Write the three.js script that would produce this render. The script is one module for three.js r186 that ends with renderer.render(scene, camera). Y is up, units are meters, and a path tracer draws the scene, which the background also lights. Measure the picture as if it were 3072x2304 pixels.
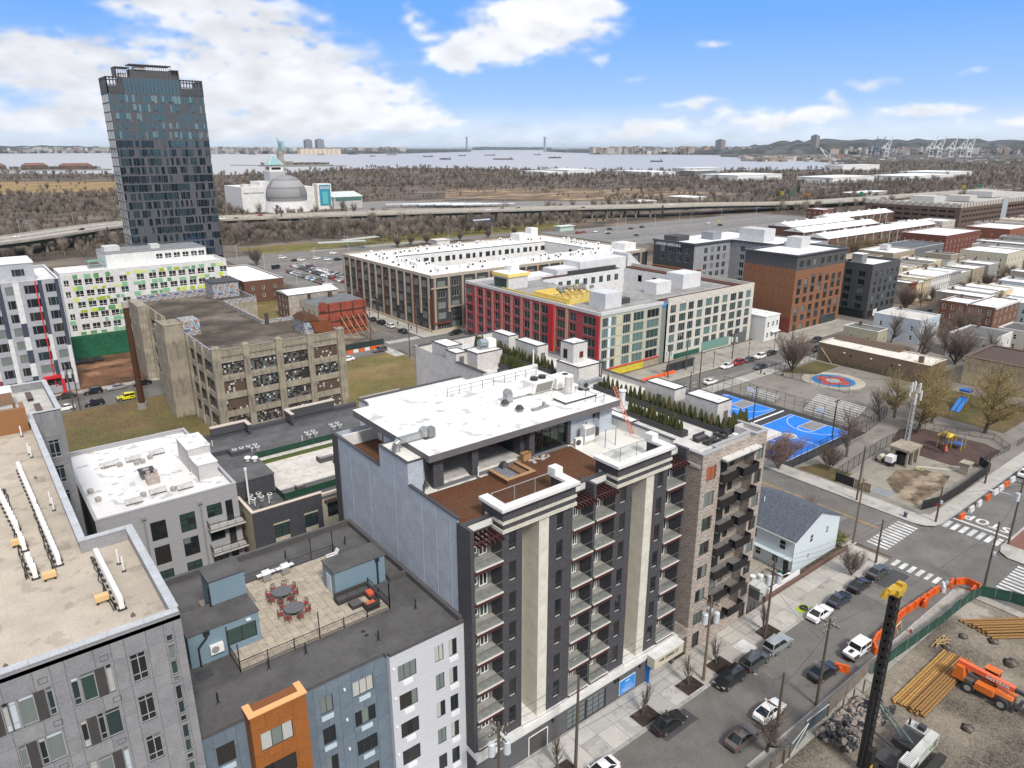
import*as THREE from 'three';
import{mergeGeometries}from 'three/addons/utils/BufferGeometryUtils.js';
import{FontLoader}from 'three/addons/loaders/FontLoader.js';
import{TextGeometry}from 'three/addons/geometries/TextGeometry.js';
import{MarchingCubes}from 'three/addons/objects/MarchingCubes.js';
const{sin,cos,PI,round,floor,hypot,abs,sign,pow,exp,max,min,imul,atan2,sqrt}=Math;
// -- camera, sky, sun, exposure
// plan coordinates: u runs along the street (x), v runs away from it (-z), y is up, metres
let scene=new THREE.Scene();
let EYE=62,YAW=51.8*PI/180,PITCH=18.264*PI/180;
let FWD=[cos(YAW),sin(YAW)];
let camera=new THREE.PerspectiveCamera(56.3,4/3,0.5,60000);
camera.position.set(0,EYE,0);
camera.lookAt(FWD[0]*cos(PITCH),EYE-sin(PITCH),-FWD[1]*cos(PITCH));
let renderer=new THREE.WebGLRenderer({antialias:true});
renderer.toneMapping=THREE.LinearToneMapping;
renderer.toneMappingExposure=1.1;
renderer.shadowMap.enabled=true;
let sun=new THREE.DirectionalLight(new THREE.Color(1,0.95,0.87),3.3);
sun.position.set(30,170,95);sun.target.position.set(60,0,-60);
sun.castShadow=true;sun.shadow.radius=20;sun.shadow.mapSize.set(2048,2048);
Object.assign(sun.shadow.camera,{left:-300,right:300,top:300,bottom:-300,near:1,far:900});
scene.add(sun,sun.target);
// -- noise
function rng(s){return()=>{s|=0;s=s+0x6D2B79F5|0;let t=imul(s ^ s>>>15,1|s);t=t+imul(t ^ t>>>7,61|t)^ t;return((t ^ t>>>14)>>>0)/4294967296;};}
let R=rng(20240);
let rr=(a,b)=>a+(b-a)*R(),pick=a=>a[floor(R()*a.length)];
let hsh=(x,y)=>{let h=imul(x,374761393)+imul(y,668265263)|0;h=imul(h ^ h>>>13,1274126177);return((h ^ h>>>16)>>>0)/4294967296;};
function vn(x,y,p){// value noise, periodic if p
let xi=floor(x),yi=floor(y),fx=x-xi,fy=y-yi;
let x1=xi+1,y1=yi+1;
if(p){xi=((xi % p)+p)% p;yi=((yi % p)+p)% p;x1=((x1 % p)+p)% p;y1=((y1 % p)+p)% p;}
let sx=fx*fx*(3-2*fx),sy=fy*fy*(3-2*fy);
let a=hsh(xi,yi),b=hsh(x1,yi),c=hsh(xi,y1),d=hsh(x1,y1);
return a+(b-a)*sx+(c-a)*sy+(a-b-c+d)*sx*sy;
}
function fbm(x,y,o,p){let s=0,a=.5,t=0;for(let i=0;i<o;i++){s+=a*vn(x,y,p);t+=a;a*=.5;x=x*2+(p?0:17.3);y=y*2+(p?0:9.1);if(p)p*=2;}return s/t;}
let ORD=i=>{let a='first second third fourth fifth sixth seventh eighth ninth tenth eleventh twelfth thirteenth fourteenth fifteenth sixteenth seventeenth eighteenth nineteenth'.split(' ');return i<19?a[i]:i===19?'twentieth':i<29?'twenty-'+a[i-20]:i===29?'thirtieth':i<39?'thirty-'+a[i-30]:i===39?'fortieth':'forty-'+a[i-40];};
let clamp=(x,a=0,b=1)=>x<a?a:x>b?b:x,ss=(a,b,x)=>{x=clamp((x-a)/(b-a));return x*x*(3-2*x);};
// -- sky: blue air, broken cloud (azimuth measured to the right of the view)
{
let W=3072,H=1536,data=new Float32Array(W*H*4);
// [azimuth, elevation, half width, half height, density, brightness] of the larger clouds
let CL=[[2.0,8.6,5.4,1.9,2.1,1],[-1.4,7.0,3.6,1.0,1.3,.98],[-4.2,6.0,3.0,.8,1.2,.96],[5.0,9.6,2.6,1.4,1.4,1],[-7.3,8.5,1.3,1.2,.9,.97],[-6.2,7.1,1,.5,.8,.96],
[-19,7.5,6.5,4.4,1.3,.9],[-14.5,4.6,5,2.8,1.3,.93],[-10.2,3.4,4.4,1.3,1.3,.96],[-31,5.5,5,1.3,1.4,.87],[-26,3.6,11,2.4,1,.89],[-24,9.6,5,1.8,1,.88],[-35,9.8,5,1.2,.9,.88],[-9,1.9,7,.8,1.2,.97],[-24,1.5,17,1.2,1.3,.92],
[14.4,7.1,1.4,.35,.9,.97],[6.6,6.3,.7,.3,.7,.96],[8.8,4.9,1.5,.35,.6,.95],[24.6,4.1,2.1,.5,.8,.97],[22.4,3.1,1.2,.6,1,.98],[13,2.9,2.6,.5,.8,.97],[19.5,1.9,6,.75,1.4,1],[11,1.6,5,.7,1.1,.98],[29,2.4,3.8,.55,1.2,.98],[33,1.6,4,.5,1,.98],[5,1.0,9,.5,.7,.96],[31,4.4,1.6,.4,.5,.96]];
for(let j=0;j<H;j++){
let el=((j+.5)/H-.5)*180,E=max(el,0);
for(let i=0;i<W;i++){
let k=(j*W+i)*4,r,g,b;
if(el<-1.5){r=.42;g=.44;b=.46;}
else{
let az3=((i+.5)/W-.5)*360;// atan2(z, x) of the direction
let az=az3+YAW*180/PI;az=((az+540)% 360)-180;// z = -v: right of view
let t=pow(clamp(E/12),.62),t2=clamp((E-12)/70);
r=.62+(.075-.62)*t;g=.8+(.33-.8)*t;b=.97+(.9-.97)*t;
r*=1-.45*t2;g*=1-.45*t2;b*=1-.35*t2;
let hi=el<22;
let wx=hi?(fbm(az*.32+50,el*.7+11,4)-.5)*3.2:0,wy=hi?(fbm(az*.32+9,el*.7+70,4)-.5)*1.5:0;
let d=0,br=.95;
if(abs(az)<60&&hi){
let best=0;
for(let c of CL){let dx=(az+wx*.75-c[0])/c[2],dy=(el+wy-c[1])/c[3],q=dx*dx+dy*dy;if(q<6){let e=c[4]*exp(-q*1.3);d+=e;if(e>best){best=e;br=c[5];}}}
}
// beyond the clouds that can be told apart the broken cover goes on
let far=1-(1-ss(32,52,abs(az)))*(1-ss(10.5,17,el));
if(far>0){let sy=el<20?el*.16:3.2+(el-20)*.06;d+=far*2.6*ss(.26,.6,fbm(az*.055+31,sy+3,4,0));}
let n=hi?fbm(az*.9+5,el*2.1+3,6):fbm(az*.2+5,el*.3+3,3);
let a=ss(.24,1.15,d*(.12+1.75*n));
a=max(a,.5*ss(.5,.8,fbm(az*.11+3,el*.55+21,4))*ss(-12,-34,az)+0);
a=max(a,.72*ss(3.4,.3,el));
let sh=hi?(fbm(az*.5+80,el*1.3+33,4)-.5):0;
let cb=br*(1+sh*.42),core=ss(.9,2.6,d);
r+=(cb*(.86+.06*core)-r)*a;g+=(cb*(.885+.04*core)-g)*a;b+=(cb*(.95+.0*core)-b)*a;
}
data[k]=r;data[k+1]=g;data[k+2]=b;data[k+3]=1;
}
}
let sky=new THREE.DataTexture(data,W,H,THREE.RGBAFormat,THREE.FloatType);
sky.mapping=THREE.EquirectangularReflectionMapping;sky.magFilter=sky.minFilter=THREE.LinearFilter;sky.needsUpdate=true;
scene.background=sky;scene.environment=sky;
}
// -- shape builder
let P=(u,y,v)=>new THREE.Vector3(u,y,-v);
let _a=new THREE.Vector3(),_b=new THREE.Vector3(),_n=new THREE.Vector3();
class B{
constructor(){this.p=[];}
tri(a,b,c){this.p.push(a.x,a.y,a.z,b.x,b.y,b.z,c.x,c.y,c.z);return this;}
quad(a,b,c,d,n){// n: outward hint
if(n){_a.subVectors(b,a);_b.subVectors(c,a);_n.crossVectors(_a,_b);if(_n.dot(n)<0){this.tri(a,d,c);this.tri(a,c,b);return this;}}
this.tri(a,b,c);this.tri(a,c,d);return this;
}
box(u0,u1,y0,y1,v0,v1,skip=''){
if(u0>u1)[u0,u1]=[u1,u0];if(v0>v1)[v0,v1]=[v1,v0];if(y0>y1)[y0,y1]=[y1,y0];
let q=(a,b,c,d,n)=>this.quad(P(...a),P(...b),P(...c),P(...d),n);
if(!skip.includes('f'))q([u0,y0,v0],[u1,y0,v0],[u1,y1,v0],[u0,y1,v0],P(0,0,-1));
if(!skip.includes('k'))q([u0,y0,v1],[u1,y0,v1],[u1,y1,v1],[u0,y1,v1],P(0,0,1));
if(!skip.includes('l'))q([u0,y0,v0],[u0,y0,v1],[u0,y1,v1],[u0,y1,v0],P(-1,0,0));
if(!skip.includes('r'))q([u1,y0,v0],[u1,y0,v1],[u1,y1,v1],[u1,y1,v0],P(1,0,0));
if(!skip.includes('t'))q([u0,y1,v0],[u1,y1,v0],[u1,y1,v1],[u0,y1,v1],P(0,1,0));
if(!skip.includes('b'))q([u0,y0,v0],[u1,y0,v0],[u1,y0,v1],[u0,y0,v1],P(0,-1,0));
return this;
}
hull(bot,top,caps=true){
let n=bot.length,c=new THREE.Vector3();for(let q of bot)c.add(q);for(let q of top)c.add(q);c.divideScalar(2*n);
let m=new THREE.Vector3();
for(let i=0;i<n;i++){let j=(i+1)% n;m.copy(bot[i]).add(bot[j]).add(top[i]).add(top[j]).divideScalar(4).sub(c);this.quad(bot[i],bot[j],top[j],top[i],m.clone());}
if(caps){let f=(r,s)=>{let k=new THREE.Vector3();for(let q of r)k.add(q);k.divideScalar(n);let nn=k.clone().sub(c);for(let i=1;i<n-1;i++){_a.subVectors(r[i],r[0]);_b.subVectors(r[i+1],r[0]);_n.crossVectors(_a,_b);if(_n.dot(nn)<0)this.tri(r[0],r[i+1],r[i]);else this.tri(r[0],r[i],r[i+1]);}};f(bot);f(top);}
return this;
}
F(a,y,c,b,d,A,Y,C,B_,D){return this.hull([P(a,y,c),P(b,y,c),P(b,y,d),P(a,y,d)],[P(A,Y,C),P(B_,Y,C),P(B_,Y,D),P(A,Y,D)].slice());}
G(a,y,c,b,d,A,Y,C,B_,D){let q=(x,h,z)=>new THREE.Vector3(x,h,z);return this.hull([q(a,y,c),q(b,y,c),q(b,y,d),q(a,y,d)].slice(),[q(A,Y,C),q(B_,Y,C),q(B_,Y,D),q(A,Y,D)]);}
R(a,b,c,d,e,f,w,h=w){let p=P(a,b,c);return this.bar(p,P(d,e,f),w,h);}
Q(a,b,c,d,e,f,...r){let p=P(a,b,c);return this.tube(p,P(d,e,f),...r);}
H(...v){let q=i=>P(v[i],v[i+1],v[i+2]);return this.quad(q(0),q(3),q(6),q(9),new THREE.Vector3(0,1,0));}
poly(pts,y0,y1){return this.hull(pts.map(q=>P(q[0],y0,q[1])),pts.map(q=>P(q[0],y1,q[1])));}
tube(a,b,r0,r1=r0,n=6,caps=true){
let d=b.clone().sub(a),e=abs(d.y)>hypot(d.x,d.z)?new THREE.Vector3(1,0,0):new THREE.Vector3(0,1,0);
let x=d.clone().cross(e).normalize(),y=d.clone().cross(x).normalize(),A=[],C=[];
for(let i=0;i<n;i++){let t=i/n*PI*2,c=cos(t),s=sin(t),o=x.clone().multiplyScalar(c).addScaledVector(y,s);A.push(a.clone().addScaledVector(o,r0));C.push(b.clone().addScaledVector(o,r1));}
return this.hull(A,C,caps);
}
bar(a,b,w,h=w){
let d=b.clone().sub(a),e=abs(d.y)>hypot(d.x,d.z)*3?new THREE.Vector3(1,0,0):new THREE.Vector3(0,1,0);
let x=d.clone().cross(e).normalize().multiplyScalar(w/2),y=d.clone().cross(x).normalize().multiplyScalar(h/2);
let R4=q=>[q.clone().add(x).add(y),q.clone().add(x).sub(y),q.clone().sub(x).sub(y),q.clone().sub(x).add(y)];
return this.hull(R4(a),R4(b));
}
path(pts,r,n=5){for(let i=0;i<pts.length-1;i++)this.tube(pts[i],pts[i+1],r,r,n);return this;}
add(g,m){let q=g.index?g.toNonIndexed():g,a=q.attributes.position,t=new THREE.Vector3();for(let i=0;i<a.count;i++){t.fromBufferAttribute(a,i);if(m)t.applyMatrix4(m);this.p.push(t.x,t.y,t.z);}return this;}
geo(smooth){
let g=new THREE.BufferGeometry(),p=new Float32Array(this.p),n=new Float32Array(p.length),uv=new Float32Array(p.length/3*2);
for(let i=0;i<p.length;i+=9){
_a.set(p[i+3]-p[i],p[i+4]-p[i+1],p[i+5]-p[i+2]);_b.set(p[i+6]-p[i],p[i+7]-p[i+1],p[i+8]-p[i+2]);_n.crossVectors(_a,_b).normalize();
let ax=abs(_n.x),ay=abs(_n.y),az=abs(_n.z);
for(let k=0;k<3;k++){let q=i+k*3,w=q/3*2;n[q]=_n.x;n[q+1]=_n.y;n[q+2]=_n.z;if(ay>.6){uv[w]=p[q];uv[w+1]=p[q+2];}else if(ax>az){uv[w]=p[q+2];uv[w+1]=p[q+1];}else{uv[w]=p[q];uv[w+1]=p[q+1];}}
}
g.setAttribute('position',new THREE.BufferAttribute(p,3));g.setAttribute('normal',new THREE.BufferAttribute(n,3));g.setAttribute('uv',new THREE.BufferAttribute(uv,2));
if(smooth)smoothNormals(g,smooth);
return g;
}
}
function smoothNormals(g,deg){
let p=g.attributes.position.array,n=g.attributes.normal.array,map=new Map(),c=cos(deg*PI/180),out=new Float32Array(n.length);
let key=i=>round(p[i]*500)+','+round(p[i+1]*500)+','+round(p[i+2]*500);
for(let i=0;i<p.length;i+=3){let k=key(i),l=map.get(k);if(!l)map.set(k,l=[]);l.push(i);}
for(let l of map.values())for(let i of l){let x=0,y=0,z=0;for(let j of l)if(n[i]*n[j]+n[i+1]*n[j+1]+n[i+2]*n[j+2]>c){x+=n[j];y+=n[j+1];z+=n[j+2];}let L=hypot(x,y,z)||1;out[i]=x/L;out[i+1]=y/L;out[i+2]=z/L;}
g.attributes.normal.array.set(out);
}
let $b=()=>new B;
let bb=(...a)=>$b().box(...a);
// -- things and parts
let taken={};
function $u(n){if(!(n in taken)){taken[n]=0;return n;}taken[n]++;return n+'_'+String(taken[n]).padStart(3,'0');}
function shade(o){o.castShadow=true;o.receiveShadow=true;return o;}
function $t(name,label,category,at=[0,0,0],group){
let g=new THREE.Group();g.name=$u(name);g.position.copy(P(...at));g.o=g.position.clone();
g.userData={label,category};if(group)g.userData.group=group;scene.add(g);return g;
}
function $p(parent,name,b,mat,smooth){
let g=b instanceof B?b.geo(smooth):b;g.translate(-parent.o.x,-parent.o.y,-parent.o.z);
let m=shade(new THREE.Mesh(g,mat));m.name=name;m.o=parent.o;parent.add(m);return m;
}
function $l(parent,name,geo,mat,pos,ry=0){
let m=shade(new THREE.Mesh(geo,mat));m.name=name;m.position.copy(pos).sub(parent.o);m.rotation.y=ry;m.o=pos.clone();parent.add(m);return m;
}
function sub(parent,name,geo,mat,x=0,y=0,z=0){let m=shade(new THREE.Mesh(geo,mat));m.name=name;m.position.set(x,y,z);parent.add(m);return m;}
function $o(name,b,mat,label,category,group,smooth){
let g=b instanceof B?b.geo(smooth):b;g.computeBoundingBox();let c=g.boundingBox.getCenter(new THREE.Vector3());c.y=g.boundingBox.min.y;g.translate(-c.x,-c.y,-c.z);
let m=shade(new THREE.Mesh(g,mat));m.name=$u(name);m.position.copy(c);m.o=c;m.userData={label,category};if(group)m.userData.group=group;scene.add(m);return m;
}
function $s(name,b,mat){let m=shade(new THREE.Mesh(b instanceof B?b.geo():b,mat));m.name=$u(name);m.userData.kind='structure';m.o=new THREE.Vector3();scene.add(m);return m;}
function stuff(name,o,label,category,parent=scene){o.name=parent===scene?$u(name):name;o.userData.kind='stuff';if(parent===scene){o.userData.label=label;o.userData.category=category;}shade(o);parent.add(o);return o;}
function copy(o,at,ry,label,group){let c=o.clone();c.name=$u(o.name.replace(/_\d\d\d$/,''));c.position.copy(P(...at));c.rotation.y=ry;c.userData={...o.userData,label:label||o.userData.label};if(group)c.userData.group=group;scene.add(c);return c;}
// -- materials
function dtex(S,fn,srgb=true){
let d=new Uint8Array(S*S*4);
for(let j=0;j<S;j++)for(let i=0;i<S;i++){let c=fn(i/S,j/S),k=(j*S+i)*4;for(let q=0;q<3;q++){let x=clamp(typeof c==='number'?c:c[q]);if(srgb)x=x<=.0031308?x*12.92:1.055*pow(x,1/2.4)-.055;d[k+q]=x*255;}d[k+3]=255;}
let t=new THREE.DataTexture(d,S,S);t.wrapS=t.wrapT=THREE.RepeatWrapping;t.magFilter=THREE.LinearFilter;t.minFilter=THREE.LinearMipmapLinearFilter;t.generateMipmaps=true;if(srgb)t.colorSpace=THREE.SRGBColorSpace;t.needsUpdate=true;return t;
}
let T={
pl:dtex(512,(x,y)=>.8+.22*(fbm(x*8,y*8,4,8)-.5)+.25*(fbm(x*64,y*64,2,64)-.5)),
mo:dtex(512,(x,y)=>.74+.55*(fbm(x*6,y*6,5,6)-.5)+.3*(fbm(x*90,y*90,2,90)-.5)),
as:dtex(1024,(x,y)=>{let c=fbm(x*5,y*5,5,5),s=vn(x*400,y*400,400),p=fbm(x*22+3,y*22,3,22);return .7+.42*(c-.5)+.28*(s-.5)+.16*(p-.5)-.12*ss(.012,.0,abs(fbm(x*7+2,y*7+5,4,7)-.5));}),
co:dtex(1024,(x,y)=>.78+.3*(fbm(x*9,y*9,5,9)-.5)+.2*(vn(x*300,y*300,300)-.5)-.16*ss(.6,.72,fbm(x*14+5,y*14+2,4,14))),
me:dtex(1024,(x,y)=>.9+.14*(fbm(x*6,y*6,5,6)-.5)-.3*ss(.6,.74,fbm(x*10+4,y*10+1,5,10))-((x*12)% 1<.02?.15:0)),
grass:dtex(512,(x,y)=>{let a=fbm(x*10,y*10,5,10),b=vn(x*200,y*200,200),m=ss(.42,.62,a);return[(.62+.3*m)*(.7+.5*b),(.66+.14*m)*(.7+.5*b),(.34+.16*m)*(.7+.5*b)];}),
dirt:dtex(1024,(x,y)=>{let a=fbm(x*7,y*7,6,7),b=vn(x*240,y*240,240),w=ss(.52,.66,fbm(x*5+2,y*5+7,5,5)),k=.46+.8*(a-.5)+.35*(b-.5);return[k+.42*w,k*.92+.44*w,k*.8+.46*w];}),
se:dtex(512,(x,y)=>{let a=fbm(x*8,y*8,4,8),b=vn(x*180,y*180,180),c=vn(x*90+7,y*90,90),k=.5+.9*(b-.5);return[k*(.95+.2*a),k*(.8-.25*a+.2*c),k*(.62-.2*a)];}),
brick:dtex(512,(x,y)=>{let rows=32,cols=12,r=floor(y*rows),o=r % 2?.5:0,c=floor(x*cols+o),fy=(y*rows)% 1,fx=(x*cols+o)% 1,m=fy<.14||fx<.05,t=hsh(((c % cols)+cols)% cols*3+1,r*7+2);return m?.52:.66+.45*(t-.5)+.12*(fbm(x*6,y*6,3,6)-.5);}),
ledge:dtex(512,(x,y)=>{let rows=40,cols=7,r=floor(y*rows),o=hsh(r,5)*1,c=floor(x*cols+o),fy=(y*rows)% 1,t=hsh(((c % cols)+cols)% cols*5+3,r*11+2),k=fy<.16?.3:.3+.75*t;return[k,k*.92,k*.87];}),
si:dtex(256,(x,y)=>{let f=(y*8)% 1;return(f<.12?.62:.88)+.08*(fbm(x*8,y*8,3,8)-.5)+.05*(hsh(floor(y*8),3)-.5);}),
sh:dtex(512,(x,y)=>{let r=floor(y*40),c=floor(x*24+hsh(r,1));return .62+.5*(hsh(((c % 24)+24)% 24,r)-.5)+.3*(vn(x*200,y*200,200)-.5)-((y*40)% 1<.15?.18:0);}),
wood:dtex(512,(x,y)=>.72+.5*(fbm(x*60,y*4,4,0)-.5)+.2*(fbm(x*8,y*8,3,8)-.5)),
rust:dtex(512,(x,y)=>{let a=fbm(x*12,y*12,5,12),b=fbm(x*30,y*30,3,30),k=.7+.6*(b-.5);return[k,k*(.62+.5*(a-.5)),k*(.28+.35*(a-.5))];}),
we:dtex(1024,(x,y)=>{let a=fbm(x*6,y*6,6,6),st=fbm(x*48,y*3,4,0),b=fbm(x*40,y*40,3,40),k=.8+.5*(a-.5)+.22*(b-.5)-.26*ss(.55,.75,st);return[k,k*(.95+.04*a),k*(.84+.14*(1-a))];}),
graff:dtex(512,(x,y)=>{let q=fbm(x*7,y*7,4,7),w=abs(fbm(x*14+3,y*9,3,0)-.5),h=fbm(x*5+9,y*3+4,2,0);if(w<.035)return[.05,.05,.07];if(q>.56)return h>.55?[.12,.42,.62]:h>.45?[.85,.86,.88]:[.1,.16,.3];if(q>.5)return[.8,.82,.84];return h>.6?[.45,.22,.16]:[.42,.4,.37];}),
water:dtex(512,(x,y)=>.5+.5*(fbm(x*30,y*30,4,30)-.5),false),
lawn:dtex(512,(x,y)=>{let a=fbm(x*6,y*6,6,6),b=vn(x*160,y*160,160),k=.7+.5*(b-.5)+.5*(a-.5),m=ss(.4,.6,fbm(x*4+3,y*4,4,4));return[k*(.8+.16*m),k*(.78+.0*m),k*(.4+.12*m)];})
};
let rep={};
function tx(n,S,S2=S){let k=n+S+'_'+S2;if(!rep[k]){let t=T[n].clone();t.repeat.set(1/S,1/S2);t.needsUpdate=true;rep[k]=t;}return rep[k];}
let mats={};
function M(r,g,b,pat,S,rough=.85,o={}){let k=[r,g,b,pat,S,rough,JSON.stringify(o)].join();if(!mats[k]){let m=new THREE.MeshStandardMaterial({color:new THREE.Color().setRGB(r,g,b),roughness:rough,...o});if(pat){m.map=tx(pat,...(Array.isArray(S)?S:[S]));}mats[k]=m;}return mats[k];}
let $N=(r,g,b,rough,o)=>M(r,g,b,'',0,rough,o);
let $i=M(.8,.8,.8,'pl',6),$k=$N(.02,.02,.022,.5),dark=$N(.05,.05,.055,.6),$e=$N(.45,.46,.47,.35,{metalness:.8}),$v=M(.5,.51,.52,'mo',3,.45,{metalness:.6});
let $D=$N(.018,.022,.025,.06),$T=$N(.026,.044,.048,.05),$G=$N(.036,.064,.058,.06),blind=$N(.42,.43,.4,.5),$B=$N(.16,.19,.18,.3),curtain=$N(.5,.56,.62,.6),$R=$N(.03,.028,.026,.3);
let clearGlass=new THREE.MeshPhysicalMaterial({color:new THREE.Color(.93,.95,.95),roughness:.03,transmission:1,thickness:0,ior:1.45});
let tintGlass=new THREE.MeshPhysicalMaterial({color:new THREE.Color(.55,.66,.64),roughness:.03,transmission:1,thickness:0,ior:1.5});
let font=await new FontLoader().loadAsync('fonts/droid/droid_sans_bold.typeface.json');
let fontR=await new FontLoader().loadAsync('fonts/droid/droid_sans_regular.typeface.json');
function $q(s,size,depth,f=font){let g=new TextGeometry(s,{font:f,size,depth,curveSegments:3});g.computeBoundingBox();let b=g.boundingBox;g.translate(-(b.min.x+b.max.x)/2,-(b.min.y+b.max.y)/2,0);return g;}
// -- walls with real openings, and windows
let NRM={f:P(0,0,-1),k:P(0,0,1),l:P(-1,0,0),r:P(1,0,0)},RY={f:0,k:PI,l:-PI/2,r:PI/2};
let fp=(face,c,s,y,d)=>face==='f'?P(s,y,c+d):face==='k'?P(s,y,c-d):face==='l'?P(c+d,y,s):P(c-d,y,s);
function $w(b,face,c,s0,s1,y0,y1,ops=[],depth=.18){
let n=NRM[face],O=ops.filter(o=>!o.nohole);
let ys=[...new Set([y0,y1,...O.flatMap(o=>[o.y0,o.y1])])].filter(y=>y>=y0&&y<=y1).sort((a,b)=>a-b);
for(let j=0;j<ys.length-1;j++){
let a=ys[j],e=ys[j+1],m=(a+e)/2;if(e-a<1e-4)continue;
let row=O.filter(o=>o.y0<m&&o.y1>m).sort((p,q)=>p.s0-q.s0),s=s0;
for(let o of row){if(o.s0>s+1e-4)b.quad(fp(face,c,s,a,0),fp(face,c,o.s0,a,0),fp(face,c,o.s0,e,0),fp(face,c,s,e,0),n);s=max(s,o.s1);}
if(s1>s+1e-4)b.quad(fp(face,c,s,a,0),fp(face,c,s1,a,0),fp(face,c,s1,e,0),fp(face,c,s,e,0),n);
}
let q=(a,e)=>{let m=new THREE.Vector3();return m;};
for(let o of O){
let D=o.d??depth,c4=[[o.s0,o.y0],[o.s1,o.y0],[o.s1,o.y1],[o.s0,o.y1]],mid=fp(face,c,(o.s0+o.s1)/2,(o.y0+o.y1)/2,D/2);
for(let i=0;i<4;i++){let[a,y]=c4[i],[a2,y2]=c4[(i+1)% 4];let A=fp(face,c,a,y,0),C=fp(face,c,a2,y2,0),Dd=fp(face,c,a2,y2,D),E=fp(face,c,a,y,D),mm=A.clone().add(Dd).multiplyScalar(.5);b.quad(A,C,Dd,E,mid.clone().sub(mm));}
}
}
let wcache=new Map();
function winGeo(w,h,k){
let key=[w.toFixed(2),h.toFixed(2),k.id].join(),r=wcache.get(key);if(r)return r;
let f=k.f??.07,b=$b(),z=.07,bx=(x0,x1,y0,y1,z1=z)=>b.hull([[x0,y0],[x1,y0],[x1,y1],[x0,y1]].map(q=>new THREE.Vector3(q[0],q[1],0)),[[x0,y0],[x1,y0],[x1,y1],[x0,y1]].map(q=>new THREE.Vector3(q[0],q[1],z1)));
let X=w/2,Y=h/2;
bx(-X,X,-Y,-Y+f);bx(-X,X,Y-f,Y);bx(-X,-X+f,-Y+f,Y-f);bx(X-f,X,-Y+f,Y-f);
for(let m of k.x||[])bx(-X+m*w-f/2,-X+m*w+f/2,-Y+f,Y-f,z-.01);
for(let m of k.y||[])bx(-X+f,X-f,-Y+m*h-f/2,-Y+m*h+f/2,z-.012);
let panes=[],xs=[0,...(k.x||[]),1],ys=[0,...(k.y||[]),1];
let pg=(a,e,c,d)=>{let g=new THREE.BoxGeometry(a,e,.012);return g;};
if(k.split){for(let i=0;i<xs.length-1;i++)for(let j=0;j<ys.length-1;j++){let pw=(xs[i+1]-xs[i])*w-f*.9,ph=(ys[j+1]-ys[j])*h-f*.9;panes.push([pg(pw,ph),-X+(xs[i]+xs[i+1])/2*w,-Y+(ys[j]+ys[j+1])/2*h]);}}
else panes.push([pg(w-f*1.2,h-f*1.2),0,0]);
r={frame:b.geo(),panes};wcache.set(key,r);return r;
}
let kid=0,kind=o=>({id:'k'+kid++,...o});
function $a(parent,face,c,o,k,depth=.18){
let w=o.s1-o.s0,h=o.y1-o.y0,g=winGeo(w,h,k),D=(o.d??depth)-.02;
let m=$l(parent,o.name||'window',g.frame,k.m,fp(face,c,(o.s0+o.s1)/2,(o.y0+o.y1)/2,D),RY[face]);
let base=o.g||pick(k.g);
for(let[pgeo,x,y]of g.panes)sub(m,'pane',pgeo,k.split?(R()<.72?base:pick(k.g)):base,x,y,.028);
return m;
}
function $n(parent,face,c,ops,k,depth){for(let o of ops)$a(parent,face,c,o,o.k||k,depth);}
function grid(ss_,rows,w,h){let r=[];for(let y of rows)for(let s of ss_)r.push({s0:s-w/2,s1:s+w/2,y0:y,y1:y+h});return r;}
let range=(a,n,d)=>Array.from({length:n},(_,i)=>a+i*d);
function block(t,u0,u1,v0,v1,y0,y1,o){
let ph=o.ph??.9,th=o.th??.3,yr=y1-ph,W={};
let faces={f:[v0,u0,u1],l:[u0,v0,v1],r:[u1,v0,v1],k:[v1,u0,u1]};
let b=$b();
for(let F of['f','l','r','k']){let[c,s0,s1]=faces[F];let m=o['m'+F],bf=m?$b():b;$w(bf,F,c,s0,s1,y0,y1,o[F]||[],o.depth);if(m)$p(t,'wall',bf,m);}
if(ph>.02){let q=(f,c,s0,s1)=>$w(b,f,c,s0,s1,yr,y1);q('k',v0+th,u0+th,u1-th);q('r',u0+th,v0+th,v1-th);q('l',u1-th,v0+th,v1-th);q('f',v1-th,u0+th,u1-th);}
if(b.p.length)$p(t,'wall',b,o.wall);
$p(t,'roof',$b().quad(P(u0+(ph>.02?th:0),yr,v0+(ph>.02?th:0)),P(u1-(ph>.02?th:0),yr,v0+(ph>.02?th:0)),P(u1-(ph>.02?th:0),yr,v1-(ph>.02?th:0)),P(u0+(ph>.02?th:0),yr,v1-(ph>.02?th:0)),P(0,1,0)),o.roof);
if(ph>.02){let e=o.ce??.05,ch=o.ch??.08,cb=$b();cb.box(u0-e,u1+e,y1,y1+ch,v0-e,v0+th+e).box(u0-e,u1+e,y1,y1+ch,v1-th-e,v1+e).box(u0-e,u0+th+e,y1,y1+ch,v0+th+e,v1-th-e).box(u1-th-e,u1+e,y1,y1+ch,v0+th+e,v1-th-e);$p(t,'coping',cb,o.coping||o.wall);}
return yr;
}
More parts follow.
